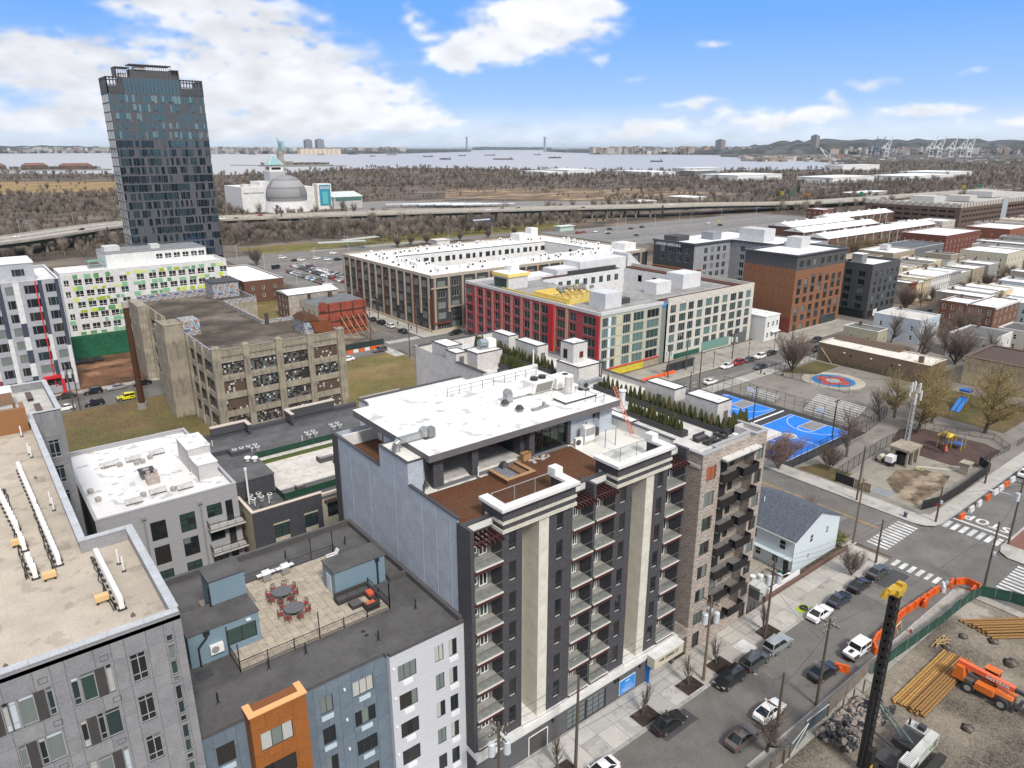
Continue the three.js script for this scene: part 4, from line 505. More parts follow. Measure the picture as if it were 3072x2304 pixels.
// -- dark brick block with roof terrace behind
{
let t=$t('apartment_block','charcoal brick block with cream coping and pale roof terrace','building',[40,0,112]),mBr=M(.085,.085,.1,'brick',2.6,.8),mCream=M(.56,.5,.38,'pl',4,.8),mRf=M(.13,.13,.135,'mo',9,.8),v=95.6;
let kN=kind({f:.09,x:[.5],y:[.33,.66],m:$k,g:[$G,$D,$T],split:true});
let ops=[];for(let y of[9.0,5.2])ops.push({s0:30.6,s1:32.8,y0:y-2.2,y1:y},{s0:35.3,s1:37.3,y0:y-2.1,y1:y+.1});let op2=[{s0:39.2,s1:41.4,y0:7.2,y1:9.6},{s0:39.2,s1:41.4,y0:3.2,y1:5.6}];
let w=$b();$w(w,'f',v,27.6,38.2,0,11.9,ops,.16);$w(w,'r',60,96,130,0,11);$w(w,'k',130,27.6,61,0,12);$p(t,'wall',w,mBr);$n(t,'f',v,ops,kN,.16);
let c=$b();$w(c,'f',v+.5,38.2,60,0,11.3,op2,.16);$w(c,'l',27.6,v,130,0,11.9);$p(t,'side_wall',c,mCream);$n(t,'f',v+.5,op2,kN,.16);
for(let o of ops){$p(t,'lintel',bb(o.s0-.12,o.s1+.12,o.y1,o.y1+.22,v-.06,v+.02),mCream);$p(t,'spandrel',bb(o.s0,o.s1,o.y0-1.0,o.y0,v-.05,v+.02),mCream);}
$p(t,'coping',$b().box(27.5,38.3,11.9,12.05,v-.08,v+.4).box(27.5,27.95,11.9,12.05,v+.4,102).box(38.3,60,11.3,11.45,v+.42,v+.85),$N(.62,.53,.45,.7));
{let b=$b();for(let i=0;i<9;i++)b.box(38.9+i*.38,39.05+i*.38,10.1,10.35,v-.35,v+.49);b.box(38.7,42.2,10.0,10.15,v+.2,v+.49);$p(t,'pergola',b,$N(.1,.06,.05,.7));}
$p(t,'roof',bb(28,60,10.6,11.0,v+.4,102),mRf);$p(t,'terrace',bb(33.6,60,10.6,11.15,102,113),M(.7,.655,.6,'co',8,.8));$p(t,'lawn_strip',bb(34,60,10.6,11.2,113,114.6),M(.1,.15,.03,'lawn',6,.95));$p(t,'terrace',bb(34,60,10.6,11.15,114.6,116),M(.66,.62,.57,'co',8,.8));$p(t,'roof',bb(28,61,10.6,11.1,116,129.6),mRf);
$p(t,'stair_block',(()=>{let b=$b().box(27.62,33.6,11,14.0,102.4,114.5);return b;})(),mBr);$p(t,'stair_block_roof',bb(27.6,33.7,14.0,14.1,102.3,114.6),mRf);$p(t,'stair_parapet',$b().box(27.6,30.4,14.1,14.8,114.2,114.6).box(30.4,30.8,14.1,14.8,112.4,114.6).box(30.8,33.6,14.1,14.8,112.4,112.8),mBr);
$p(t,'parapet',$b().box(27.6,61,11.1,11.9,129.4,130).box(27.6,28,11.1,12.6,121,129.4).box(32,38.5,11.9,13.3,129.2,130).box(38,38.5,11.9,13.3,127,129.2).box(46,56,11.9,13.6,129.2,130).box(46,46.5,11.9,13.6,126.4,129.2),$N(.06,.06,.07,.8));$p(t,'coping',$b().box(31.9,38.6,13.3,13.45,129.1,130.1).box(45.9,56.1,13.6,13.75,129.1,130.1).box(37.9,38.6,13.3,13.45,126.9,129.1).box(45.9,46.6,13.6,13.75,126.3,129.1),$N(.5,.43,.37,.7));
let uS=(u0,y,w,l,g)=>roundUnit([u0,y,w],0,l,'condenser',g);
for(let i=0;i<5;i++)uS(29.4+(i % 3)*1.25,11.02,100.2+floor(i/3)*1.3,ORD(i)+' round condenser, counted in rows from the left, beside the tall white pipe','condensers beside the tall white pipe');for(let i=0;i<9;i++)uS(32+(i % 5)*1.2+(i>4?1.2:0),11.12,120.5-floor(i/5)*1.3,ORD(i)+' round condenser, counted in rows from the left, in the left rear cluster','condensers in the left rear cluster');for(let i=0;i<4;i++)uS(46.3+(i % 2)*1.2,11.12,119+floor(i/2)*1.3,ORD(i)+' round condenser, counted in rows from the left, in the middle rear cluster','condensers in the middle rear cluster');for(let i=0;i<4;i++)uS(51.6+(i % 2)*1.2,11.12,120+floor(i/2)*1.3,ORD(i)+' round condenser, counted in rows from the left, in the right rear cluster','condensers in the right rear cluster');
let sf=(l,pts)=>{let k=$t('screen_fence',l,'fence',[pts[0][0],11,pts[0][1]]),f=$b();for(let i=0;i<pts.length-1;i++){let[a,c2]=pts[i],[e,f2]=pts[i+1],n=max(1,round(hypot(e-a,f2-c2)/2));for(let j=0;j<=n;j++)$p(k,'post',$b().tube(P(a+(e-a)*j/n,11,c2+(f2-c2)*j/n),P(a+(e-a)*j/n,12.25,c2+(f2-c2)*j/n),.04,.04,5),dark);f.R(a,11.62,c2,e,11.62,f2,.02,1.1);}$p(k,'mesh',f,M(.012,.075,.04,'mo',2,.9));};
sf('dark green screen fence along the near edge of the pale terrace',[[33.4,101.6],[33.4,98.3],[44,98.3]]);sf('dark green screen fence along the far edge of the pale terrace',[[33.8,116.2],[58,116.2]]);
let mW2=M(.1,.095,.095,'mo',.6,.8),so=(l,u0,u1,v0,v1)=>{let k=$t('garden_sofa',l,'sofa',[(u0+u1)/2,11.15,(v0+v1)/2]);$p(k,'base',bb(u0,u1,11.15,11.55,v0,v1),mW2);$p(k,'backrest',$b().box(u0,u1,11.55,11.9,v0,v0+.25).box(u0,u0+.25,11.55,11.9,v0+.25,v1),mW2);$p(k,'cushion',bb(u0+.27,u1-.05,11.55,11.66,v0+.27,v1-.05),$N(.2,.19,.19,.9));};
so('grey wicker corner sofa at the right of the pale terrace',43.2,46.2,107.4,109);so('grey wicker bench sofa in front of the corner sofa',45.0,48.0,105.4,106.3);so('grey wicker armchair right of the corner sofa',47.6,49.2,108,109.2);so('grey wicker chair at the near edge of the pale terrace',36.0,37.4,99.6,100.6);
$o('flue_pipe',$b().Q(28.9,11,100.6,28.9,16.6,100.6,.14,.14,8).Q(28.9,16.5,100.6,28.9,16.9,100.6,.22,.22,8),$W,'tall white flue pipe against the dark stair block','pipe',null,50);
for(let[u,w,l]of[[31.2,98.6,'white vent pipe in front of the condenser cluster'],[29.2,99.0,'white vent pipe below the tall flue'],[31.1,126,'white vent pipe left of the rear condensers'],[44.6,118.2,'white vent pipe behind the green screen']])$P([u,11.1,w],0,l,'vent pipe','white vent pipes on the dark brick block');for(let[u,w,l]of[[32,109.4,'left white roof cap on the dark stair block'],[32.9,108.6,'right white roof cap on the dark stair block']])$o('mushroom_vent',$b().Q(u,14.1,w,u,14.6,w,.3,.3,10).Q(u,14.6,w,u,14.8,w,.55,.45,12),$W,l,'roof vent');goose([42.3,11,98.0],0,'dark ventilator near the right end of the front roof','ventilator');goose([29.9,11,97.6],0,'dark ventilator near the left end of the front roof','ventilator');
}
{
let t=$t('apartment_block','low charcoal block with stepped dark parapets beside the lawn','building',[70,0,124]),mBr=M(.085,.085,.1,'brick',2.6,.8),mRf=M(.14,.14,.15,'mo',9,.8),dk=M(.05,.05,.055,'pl',3,.7),cp=$N(.34,.29,.26,.7);
$p(t,'wall',bb(61.5,79,0,10.2,104,131),mBr);$p(t,'roof',bb(61.8,78.6,10.2,10.3,105,130.6),mRf);$p(t,'parapet',$b().box(61.4,61.9,10.2,11.2,119.5,129.2).box(61.9,70.2,10.2,11.2,128.7,129.2).box(70.2,70.7,10.2,11.3,121,129.2).box(70.7,79,10.2,11.0,130.4,131).box(62.5,71.8,11.2,12.2,130.4,131).box(61.4,79,10.2,11,117.8,118.3),dk);$p(t,'coping',$b().box(61.3,62,11.2,11.32,119.4,128.6).box(61.3,70.8,11.2,11.32,128.6,129.3).box(62.4,71.9,12.2,12.35,130.3,131.1).box(70.1,70.8,11.3,11.42,120.9,128.6).box(61.3,79.1,11,11.12,117.7,118.4),cp);
{let k=$t('rooftop_unit','black boxy rooftop unit beside the pale stucco wall','rooftop unit',[73.6,10.3,118.6]);$p(k,'casing',$b().box(72,75.2,10.9,13.5,118.4,123),dark);$p(k,'stand',$b().box(72.2,72.5,10.3,10.9,118.6,122.8).box(74.7,75,10.3,10.9,118.6,122.8),$v);}{let k=$t('generator','white generator cabinet in front of the black rooftop unit','generator',[70.8,10.3,119.6]);$p(k,'cabinet',bb(69.7,71.7,11.1,12.8,118.4,121.4),mUnit);$p(k,'stand',$b().box(69.8,70.0,10.3,11.1,118.5,121.3).box(71.3,71.5,10.3,11.1,118.5,121.3).box(70,71.3,10.8,11.1,118.5,121.3),$v);}
for(let i=0;i<3;i++)$P([68.3+i*.5,10.3,119.2],0,['left','middle','right'][i]+' white vent pipe of the trio beside the white generator','vent pipe','three white pipes beside the generator');$P([63.2,10.3,127.3],0,'hooked white vent pipe on the dark roof beside the lawn','vent pipe');
}
// -- the dark brick apartment house in the middle
{
let t=$t('apartment_house','tall dark brick apartment house with cream recesses and penthouse, centre','building',[47,0,60]),v=46.6,mBr=M(.088,.086,.098,'brick',2.4,.8),mCream=M(.66,.63,.54,'pl',5,.75),mWht=M(.8,.79,.76,'pl',5,.7),mBlue=M(.46,.505,.575,'pl',7,.75),mMar=$N(.055,.016,.018,.6),mCap=$N(.045,.045,.05,.5),TOP=28.6,fl=k=>5.0+3.4*k;
let side=$b();$w(side,'l',32,48.6,57.4,0,29.9);$w(side,'l',32,57.4,63.3,0,32.3);$w(side,'l',32,63.3,75,0,29.9);$w(side,'f',57.4,32,33.8,28.8,32.3);$w(side,'k',63.3,32,33.8,28.8,32.3);$w(side,'k',75,32,62.2,0,29.9);$w(side,'r',62.2,48.6,75,0,29.9);$p(t,'side_wall',side,mBlue);
for(let q of[49.9,52.4,55,60.3,66,70.5])$p(t,'joint_cover',bb(31.975,32,0,q>57.4&&q<63.3?32.2:29.8,q,q+.03,'r'),$N(.4,.45,.52,.7));
$p(t,'side_coping',$b().box(31.92,32.3,29.9,30.02,48.6,57.35).box(31.92,32.3,29.9,30.02,63.35,75.1).box(31.92,33.9,32.3,32.4,57.35,57.6).box(31.92,32.2,32.3,32.4,57.6,63.1).box(31.92,33.9,32.3,32.4,63.1,63.35),mCap);$p(t,'side_top',bb(32.2,33.8,32.1,32.34,57.6,63.1),M(.72,.7,.64,'me',9,.7));$p(t,'rear_pier',bb(31.9,32,0,29.9,73.6,75,'r'),mBr);
let strips=[[31.95,32.35],[35.5,37.9],[41.15,44.4],[47.3,47.65],[50.5,53.1],[56.4,58.75],[61.9,62.3]],bays=[[32.35,35.5],[44.4,47.3],[47.65,50.5],[58.75,61.9]],slots=[[37.9,41.15],[53.1,56.4]];
let wk=kind({f:.08,y:[.24],m:$N(.05,.048,.05,.5),g:[$D,$R,$D],split:true});
for(let[a,c]of strips){
let narrow=c-a<1,ops=[];if(!narrow){let m=a===41.15?42.7:a===35.5?36.75:a===50.5?51.7:57.6;for(let k=0;k<7;k++)ops.push({s0:m-.45,s1:m+.45,y0:fl(k)+.55,y1:fl(k)+2.75});}
let b=$b();$w(b,'f',v,a,c,4.6,narrow?29.5:TOP,ops,.2);let dp=narrow?2.2:2.6;$w(b,'l',a,v,v+dp,4.6,narrow?29.5:TOP);$w(b,'r',c,v,v+dp,4.6,narrow?29.5:TOP);if(narrow)b.H(a,29.5,v,c,29.5,v,c,29.5,v+dp,a,29.5,v+dp);$p(t,'brick_wall',b,mBr);$n(t,'f',v,ops,wk,.2);
for(let o of ops)$p(t,'sill',bb(o.s0+.12,o.s1-.12,o.y0+.12,o.y0+.2,v+.05,v+.11),$N(.45,.42,.36,.6));
if(!narrow)for(let k=1;k<7;k++)$p(t,'string_course',bb(a-.0,c,fl(k)+.1,fl(k)+.13,v-.02,v+.01),$N(.06,.06,.065,.9));
}
$p(t,'brick_wall',bb(31.93,32.0,0,29.6,v-.02,48.6,'r'),mBr);
for(let[a,c]of slots){
let b=$b();b.quad(P(a,4.6,v+2.4),P(c,4.6,v+2.4),P(c,TOP,v+2.4),P(a,TOP,v+2.4),P(0,0,-1));b.quad(P(a+.02,4.6,v),P(a+.02,4.6,v+2.4),P(a+.02,TOP,v+2.4),P(a+.02,TOP,v),P(1,0,0));$p(t,'recess_wall',b,mCream);$p(t,'cream_pier',bb(c-1.25,c,4.6,TOP,v-.12,v+2.39,'k'),M(.72,.69,.6,'pl',6,.7));$p(t,'recess_floor',bb(a,c-1.25,4.6,4.75,v-.3,v+2.4),mWht);$p(t,'planter',bb(a+.1,a+1.2,4.75,4.95,v+1.4,v+2.3),M(.12,.05,.035,'se',2,.95));
for(let k=0;k<7;k++){let m=$b();for(let[du,dy]of[[.75,1.9],[1.15,1.55],[1.0,1.2]].slice(0,2+(k % 2)))m.add(new THREE.SphereGeometry(.1,8,6),new THREE.Matrix4().makeTranslation(a+du,fl(k)+dy-.6,-(v+2.3)));$p(t,'globe_lamp',m,$N(.8,.78,.7,.4),60);let sl=$p(t,'slit_window',bb(a+.02,a+.06,fl(k)+.3,fl(k)+2.6,v+.7,v+.95,'l'),$D);}
}
let kDoor=kind({f:.11,x:[.52],y:[],m:$W,g:[$T,$R,$G,$D],split:true}),kWin=kind({f:.12,y:[.3],m:$W,g:[$D,$R,$T],split:true});
bays.forEach(([a,c],bi)=>{
for(let k=0;k<7;k++){
let y=fl(k),b=$b(),o1={s0:a+.35,s1:a+1.55,y0:y+.45,y1:y+2.9,d:.12},o2={s0:a+1.7,s1:c-.45,y0:y+.06,y1:y+2.95,d:.12};$w(b,'f',v+1.75,a,c,y,y+3.4,[o1,o2],.12);$p(t,'bay_wall',b,M(.2,.19,.185,'pl',3,.8));$a(t,'f',v+1.75,o1,kWin,.12);$a(t,'f',v+1.75,{...o2,name:'balcony_door'},kDoor,.12);
let sl=$p(t,'balcony',bb(a,c,y-.16,y+.02,v-.18,v+1.75),M(.4,.39,.36,'co',5,.85));$p(sl,'edge',bb(a,c,y-.1,y+.04,v-.24,v-.18),$N(.62,.58,.52,.7));$p(sl,'fascia',bb(a,c,y-.52,y-.16,v-.16,v-.06),mMar);
let gl=$p(t,'glass_railing',bb(a+.02,c-.02,y+.1,y+1.1,v-.14,v-.128),clearGlass);$p(gl,'rail',bb(a,c,y+1.1,y+1.14,v-.16,v-.11),$e);
}
let y=fl(7);$p(t,'bay_top',bb(a,c,TOP,29.4,v+1.3,v+1.75),mWht);$p(t,'bay_top',bb(a,c,TOP-.2,TOP,v+1.3,v+2.6),mBr);$p(t,'bay_coping',bb(a,c,29.4,29.5,v+1.22,v+1.85),mCap);
for(let i=0;i<6;i++){let s=a+.25+i*(c-a-.5)/5;$p(t,'pergola_beam',bb(s-.07,s+.07,TOP-.75,TOP-.45,v-.75,v+1.75),mMar);}$p(t,'pergola_beam',bb(a,c,TOP-.62,TOP-.46,v-.1,v+.06),mMar);
});
for(let[a,c]of[[35.4,44.45],[50.4,58.85]]){
let b=$b();b.box(a,c,TOP,30.55,v-.28,v+.2).box(a,a+.4,TOP,30.55,v+.2,v+3).box(c-.4,c,TOP,30.55,v+.2,v+3);$p(t,'crown',b,mBr);for(let[y0,y1,e]of[[TOP-.35,TOP+.02,.12],[TOP+.55,TOP+.85,.1]])$p(t,'crown_band',$b().box(a-e,c+e,y0,y1,v-.28-e,v-.27).box(a-e,a,y0,y1,v-.27,v+2.4).box(c,c+e,y0,y1,v-.27,v+2.4),mCream);
$p(t,'crown_coping',$b().box(a-.3,c+.3,30.55,30.85,v-.6,v+.35).box(a-.3,a+.75,30.55,30.85,v+.35,v+3.1).box(c-.75,c+.3,30.55,30.85,v+.35,v+3.1),mWht);$p(t,'crown_edge',$b().box(a-.34,c+.34,30.48,30.55,v-.64,v+.2).box(a-.34,a+.4,30.48,30.55,v+.2,v+3.1).box(c-.4,c+.34,30.48,30.55,v+.2,v+3.1),mCap);$p(t,'crown_floor',bb(a+.4,c-.4,28.9,29.0,v+.2,v+2.6),M(.62,.62,.6,'co',5,.8));$p(t,'parapet_block',bb(c-.75,c+.3,30.85,31.5,v+2.0,v+3.1),mWht);
let g=$p(t,'glass_railing',bb(a+.8,c-.8,30.0,31.0,v+2.5,v+2.515),clearGlass);$p(g,'rail',$b().box(a+.75,c-.75,31.0,31.05,v+2.48,v+2.54).box(a+.75,a+.81,29,31,v+2.48,v+2.54).box((a+c)/2-1,(a+c)/2-.95,29,31,v+2.48,v+2.54).box((a+c)/2+1.6,(a+c)/2+1.65,29,31,v+2.48,v+2.54),fGrey);
$p(t,'crown_ornament',$b().box((a+c)/2-.35,(a+c)/2+.35,29.6,30.2,v-.31,v-.28),$N(.07,.068,.075,.8));
}
let bs=$b(),bo=[{s0:44.2,s1:50.2,y0:.25,y1:3.1,d:.25},{s0:38.7,s1:41.2,y0:.3,y1:2.7,d:.1},{s0:57.2,s1:61.9,y0:.1,y1:2.9,d:1.6}];$w(bs,'f',v-.35,31.95,62.3,0,4.0,bo,.25);$w(bs,'l',31.95,v-.35,48.6,0,4.0);$w(bs,'r',62.3,v-.35,48.6,0,4.0);$p(t,'base_wall',bs,M(.105,.105,.112,'si',4,.7));$p(t,'base_ledge',bb(31.85,62.4,4.0,4.6,v-.6,v+2.3),mWht);$p(t,'base_band',bb(31.9,62.35,3.55,3.68,v-.42,v-.35),mWht);$p(t,'plinth',bb(31.9,62.3,0,.3,v-.5,v-.35),M(.45,.43,.4,'co',5,.85));
for(let[a,c]of[[44.2,47.1],[47.3,50.2]]){let d=$p(t,'garage_door',bb(a,c,.25,3.1,v-.14,v-.1),$N(.14,.16,.165,.35)),b=$b();for(let i=0;i<=4;i++)b.box(a,c,.25+i*.7,.31+i*.7,v-.17,v-.14);for(let i=0;i<=3;i++)b.box(a+i*(c-a-.06)/3,a+.06+i*(c-a-.06)/3,.31,3.05,v-.17,v-.141);$p(d,'frame',b,$k);}$p(t,'garage_pillar',bb(47.1,47.3,.25,3.1,v-.3,v-.1),mBr);
{let b=$b();for(let i=0;i<12;i++)b.box(38.7,41.2,.35+i*.2,.43+i*.2,v-.33,v-.27);$p(t,'louvre',b,$N(.1,.095,.09,.7));$p(t,'louvre_frame',$b().box(38.6,41.3,2.7,2.8,v-.4,v-.34).box(38.6,38.7,.2,2.7,v-.4,v-.34).box(41.2,41.3,.2,2.7,v-.4,v-.34),$W);}
{let s=$p(t,'notice_board',bb(52.3,55.0,.7,2.75,v-.46,v-.38),$N(.6,.66,.72,.5));$p(s,'board_face',bb(52.36,54.94,.76,2.69,v-.47,v-.46),$N(.02,.22,.62,.5));let b=$b();for(let[y,a,c]of[[2.2,53.3,54.0],[1.7,53.0,54.3],[1.35,52.7,54.6],[1.1,52.6,54.7],[.95,53,54.3]])b.box(a,c,y,y+(y>2?.2:.07),v-.476,v-.47);$p(s,'board_lines',b,$N(.45,.6,.8,.5));}
{let c=$p(t,'canopy',bb(56.8,62.1,2.95,4.35,v-1.75,v-.62),M(.66,.6,.48,'pl',3,.7));$p(c,'canopy_cap',bb(56.75,62.15,4.35,4.48,v-1.8,v-.62),mWht);$p(c,'canopy_line',bb(56.79,62.11,3.3,3.34,v-1.77,v-1.75),$N(.4,.36,.3,.7));let g=$q('144 FERRIS ST',.42,.04,fontR);g.translate(59.4,3.8,-(v-1.76));$p(c,'lettering',g,$k);$p(t,'lobby_wall',$b().quad(P(57.2,.1,v+1.25),P(61.9,.1,v+1.25),P(61.9,2.9,v+1.25),P(57.2,2.9,v+1.25),P(0,0,-1)),$D);$p(t,'lobby_step',bb(56.9,62,.0,.22,v-.9,v+1.2),mConcNew);$p(t,'blue_hoarding',bb(57.0,57.1,.2,2.9,v-.9,v+.9),$N(.02,.17,.5,.6));$p(t,'blue_hoarding',bb(57.3,60.2,.22,1.3,v+.6,v+.66),$N(.02,.17,.5,.6));}
for(let u of[36,41.8,51.4,51.9,55.6,34])$p(t,'wall_lamp',bb(u,u+.22,3.1,3.4,v-.6,v-.36),$k);
$p(t,'roof',bb(32.3,62.2,28.4,28.75,48.6,74.9),M(.74,.72,.66,'me',12,.7));$p(t,'roof',bb(61.9,62.25,28.75,29.9,48.6,74.9),mWht);$p(t,'coping',bb(61.85,62.3,29.9,30.0,48.6,74.9),mCap);
{let sed=M(.19,.1,.062,'se',7,.98);$p(t,'green_roof',flat([[33.0,48.8],[50.6,48.8],[51.2,50.4],[52.4,51],[52.9,52.4],[53.2,56.6],[49,56.7],[45,56.7],[44.9,53.0],[41.1,53.0],[41.0,56.2],[33.0,56.4]],28.84),sed);$p(t,'green_roof',flat([[33,64],[36.8,64],[36.8,72.6],[33,72.6]],28.84),sed);let b=$b();for(let q of[[41.1,44.9,53.0,53.35],[41.1,41.45,53.35,56.3],[44.55,44.9,53.35,56.3]])b.box(q[0],q[1],28.75,29.35,q[2],q[3]);$p(t,'planter_box',b,M(.16,.075,.04,'wood',2,.7));$p(t,'planter_cap',$b().box(41.05,44.95,29.35,29.42,52.95,53.4).box(41.05,41.5,29.35,29.42,53.4,56.3).box(44.5,44.95,29.35,29.42,53.4,56.3),M(.52,.31,.16,'wood',2,.7));$p(t,'bench',bb(43.6,44.5,28.8,29.15,53.4,56.3),M(.28,.16,.09,'wood',2,.7));$p(t,'deck_paving',bb(41.5,43.6,28.75,28.86,53.4,57.2),M(.24,.25,.28,'co',3,.85));$p(t,'deck_paving',bb(35,53,28.75,28.83,56.75,57.4),$N(.14,.14,.15,.85));}
let mSl=M(.155,.145,.15,'pl',5,.7),mRf=M(.8,.79,.76,'me',13,.65);
$p(t,'penthouse_slab',bb(33.85,61,32.2,32.95,56.3,73),mSl);$p(t,'penthouse_roof',bb(33.86,60.99,32.95,33.0,56.31,72.99),mRf);$p(t,'penthouse_roof_edge',$b().box(36,62,32.2,33.3,73,73.4),mWht);
for(let[a,c]of[[34.8,36],[39.6,40.4],[47.4,48.2],[53.2,53.7],[57.6,58.4]])$p(t,'column',bb(a,c,28.75,32.2,57.1,57.9),mBr);$p(t,'patio_floor',bb(34.2,47.4,28.75,28.88,57.9,66),M(.6,.585,.56,'co',6,.6));$p(t,'patio_wall',$b().box(34,47.3,28.75,32.2,66,66.3).box(46.8,47.4,28.75,32.2,57.95,66),mBr);$p(t,'patio_wall',bb(34.0,34.3,28.75,32.2,58,66),mBlue);$p(t,'patio_door',bb(46.72,46.8,28.9,31.4,59.2,60.3),$T);
$p(t,'penthouse_wall',$b().box(53.7,57.6,28.75,32.2,57.5,57.8).box(58.4,60.9,28.75,32.2,57.5,57.8).box(60.7,60.9,28.75,32.2,57.8,73),mBlue);$p(t,'gym_floor',bb(48.2,53.2,28.75,28.85,57.6,65),$N(.06,.06,.065,.7));$p(t,'gym_wall',$b().box(48.2,53.2,28.85,32.2,65,65.2).box(53.2,53.4,28.85,32.2,57.9,65),M(.55,.55,.53,'pl',4,.8));
{let f=$b();for(let i=0;i<=4;i++)f.box(48.2+i*1.23,48.28+i*1.23,28.85,32.2,57.3,57.4);for(let y of[28.85,31.2,32.1])f.box(48.2,53.2,y,y+.08,57.31,57.39);let g=$p(t,'curtain_wall',f,$k);for(let i=0;i<4;i++){$p(g,'pane',bb(48.29+i*1.23,49.42+i*1.23,28.95,31.18,57.345,57.355),tintGlass);$p(g,'pane',bb(48.29+i*1.23,49.42+i*1.23,31.3,32.08,57.345,57.355),tintGlass);}}
$p(t,'downpipe',$b().path([P(33.95,32.2,57.1),P(33.95,31.8,57.1),P(34.0,30.2,57.1),P(33.6,29.6,57.1),P(33.6,28.8,57.1)],.08).box(33.75,34.2,32,32.4,56.9,57.25),$k);
$p(t,'rear_parapet',$b().box(32.3,36.9,28.75,30.2,72.7,73).box(36.6,36.9,28.75,31.4,66.4,73),mWht);$p(t,'lower_roof',bb(36.9,52,28.75,32.3,73.4,77.6),mWht);$p(t,'lower_roof_coping',$b().box(36.8,52.1,32.3,32.42,77.2,77.7).box(36.8,37.2,32.3,32.42,73.4,77.2),mCap);
}
{
let y=33.0;
let duct=(name,l,fn)=>{let t=$t(name,l,'duct',[36,y,60.4]);fn(t);};
duct('duct_fan','galvanised blower with elbow duct at the left of the white roof',t=>{$p(t,'blower',$b().Q(36.0,y+.7,60.2,36.0,y+.7,60.9,.55,.55,14),$v,40);$p(t,'housing',bb(36.2,37,y+.1,y+1.1,60.0,60.8),M(.34,.36,.35,'mo',2,.5,{metalness:.4}));$p(t,'duct',bb(33.0,35.8,y+.15,y+.75,60.3,60.9),$v);$p(t,'elbow',$b().Q(33.0,y+.45,60.6,32.6,y+.1,60.6,.42,.42,10).Q(32.6,y+.1,60.6,32.6,32.3,60.6,.42,.42,10),$v,40);$p(t,'stand',$b().box(35.7,36.8,y,y+.12,60.0,60.95),dark);});
goose([48.6,y,63.1],0,'left one of two black ventilator hoods on the white roof','ventilator','black ventilator hoods on the white roof');goose([48.8,y,60.6],0,'right one of two black ventilator hoods on the white roof','ventilator','black ventilator hoods on the white roof');
{let t=$t('antenna_mast','slim antenna mast with two block weights on the white roof','antenna',[50.6,y,60]);$p(t,'mast',$b().Q(50.4,y,60.3,50.4,y+2.6,60.3,.03,.02,5),$e);$p(t,'ballast',$b().box(50,51.2,y,y+.22,59.5,60.0).box(51.3,52.5,y,y+.22,59.6,60.1).box(51.7,52,y+.22,y+.7,59.7,60),M(.33,.33,.32,'co',2,.8));}
duct('duct_fan','galvanised blower with long white duct in the middle of the roof',t=>{$p(t,'blower',$b().Q(49.6,y+1.2,63.6,49.6,y+1.2,64.2,.5,.5,12),$v,40);$p(t,'housing',bb(49.2,50.1,y,y+1.2,63.5,64.3),$v);$p(t,'duct',bb(50.1,53.3,y+.5,y+1.1,63.7,64.3),mUnit);});
{let t=$t('cooling_unit','large grey cooling unit with two black fans','cooling unit',[54.8,y,64.6]);$p(t,'casing',$b().F(53.3,y+.2,63.8,56.6,65.6,53.3,y+1.7,63.3,56.6,65.6),mUnit);$p(t,'coil',$b().F(53.8,y+.35,63.68,56.3,63.72,53.8,y+1.5,63.3,56.3,63.34),$N(.22,.21,.2,.7));for(let u of[54.3,55.6])$p(t,'fan',$b().Q(u,y+1.7,64.6,u,y+2.05,64.6,.5,.5,12),$k,40);}
{let t=$t('rooftop_unit','white boxy rooftop unit beside the steel flue','rooftop unit',[58.2,y,64.2]);$p(t,'casing',bb(57,59.8,y+.15,y+1.6,63.4,65.2),mUnit);$p(t,'fan',$b().Q(59.1,y+1.6,64.2,59.1,y+1.68,64.2,.4,.4,12),$k);$p(t,'curb',bb(57.2,59.6,y,y+.15,63.6,65),dark);}
{let t=$t('flue_stack','thick stainless flue stack on the white roof','flue',[57.3,y,61.6]);$p(t,'pipe',$b().Q(57.3,y,61.6,57.3,y+2.3,61.6,.48,.48,16),$N(.62,.59,.57,.35,{metalness:.5}),40);$p(t,'rim',$b().Q(57.3,y+2.3,61.6,57.3,y+2.36,61.6,.52,.52,16),mUnit);}
{let t=$t('duct_fan','snail shaped blower with duct at the right end of the white roof','duct',[60,y,61.6]);$p(t,'blower',$b().Q(59.9,y+.75,61.2,59.9,y+.75,62,.6,.6,14),$v,40);$p(t,'inlet',$b().Q(59.9,y+.75,61.1,59.9,y+.75,61.2,.3,.3,12),$k);$p(t,'stand',bb(59.4,60.5,y,y+.2,61.1,62.1),dark);$p(t,'duct',bb(60.4,63.2,y+.5,y+1.0,61.6,62.2),$v);}
{let t=$t('stair_curb','raised white curb with dark edge on the white roof','roof curb',[57,y,59.8]);$p(t,'slab',bb(54.4,59.3,y,y+.25,58.8,61.0),M(.84,.83,.8,'me',13,.65));$p(t,'edge',$b().box(54.3,59.4,y+.14,y+.3,58.7,58.8).box(54.3,54.4,y+.14,y+.3,58.8,61),$k);}
{let t=$t('railing','thin black safety railing along the far edge of the white roof','railing',[50,y,70]),r=$b();r.R(45,y+1.05,70,61,y+1.05,70,.04,.04).R(45,y+.55,70,61,y+.55,70,.03,.03);$p(t,'rail',r,dark);for(let i=0;i<=9;i++)$p(t,'post',bb(45+i*1.77,45.05+i*1.77,y,y+1.08,69.98,70.03),dark);}
{let t=$t('railing','thin black safety railing at the right end of the white roof','railing',[59.6,y,57.2]);$p(t,'rail',$b().R(57.9,y+1.05,57.4,60.8,y+1.05,57.4,.04,.04).R(57.9,y+.55,57.4,60.8,y+.55,57.4,.03,.03).R(57.9,y+1.05,57.4,57.9,y+1.05,61,.04,.04),dark);for(let[u,w]of[[57.9,57.4],[59.3,57.4],[60.8,57.4],[57.9,59.2],[57.9,61]])$p(t,'post',bb(u-.025,u+.025,y,y+1.08,w-.025,w+.025),dark);}
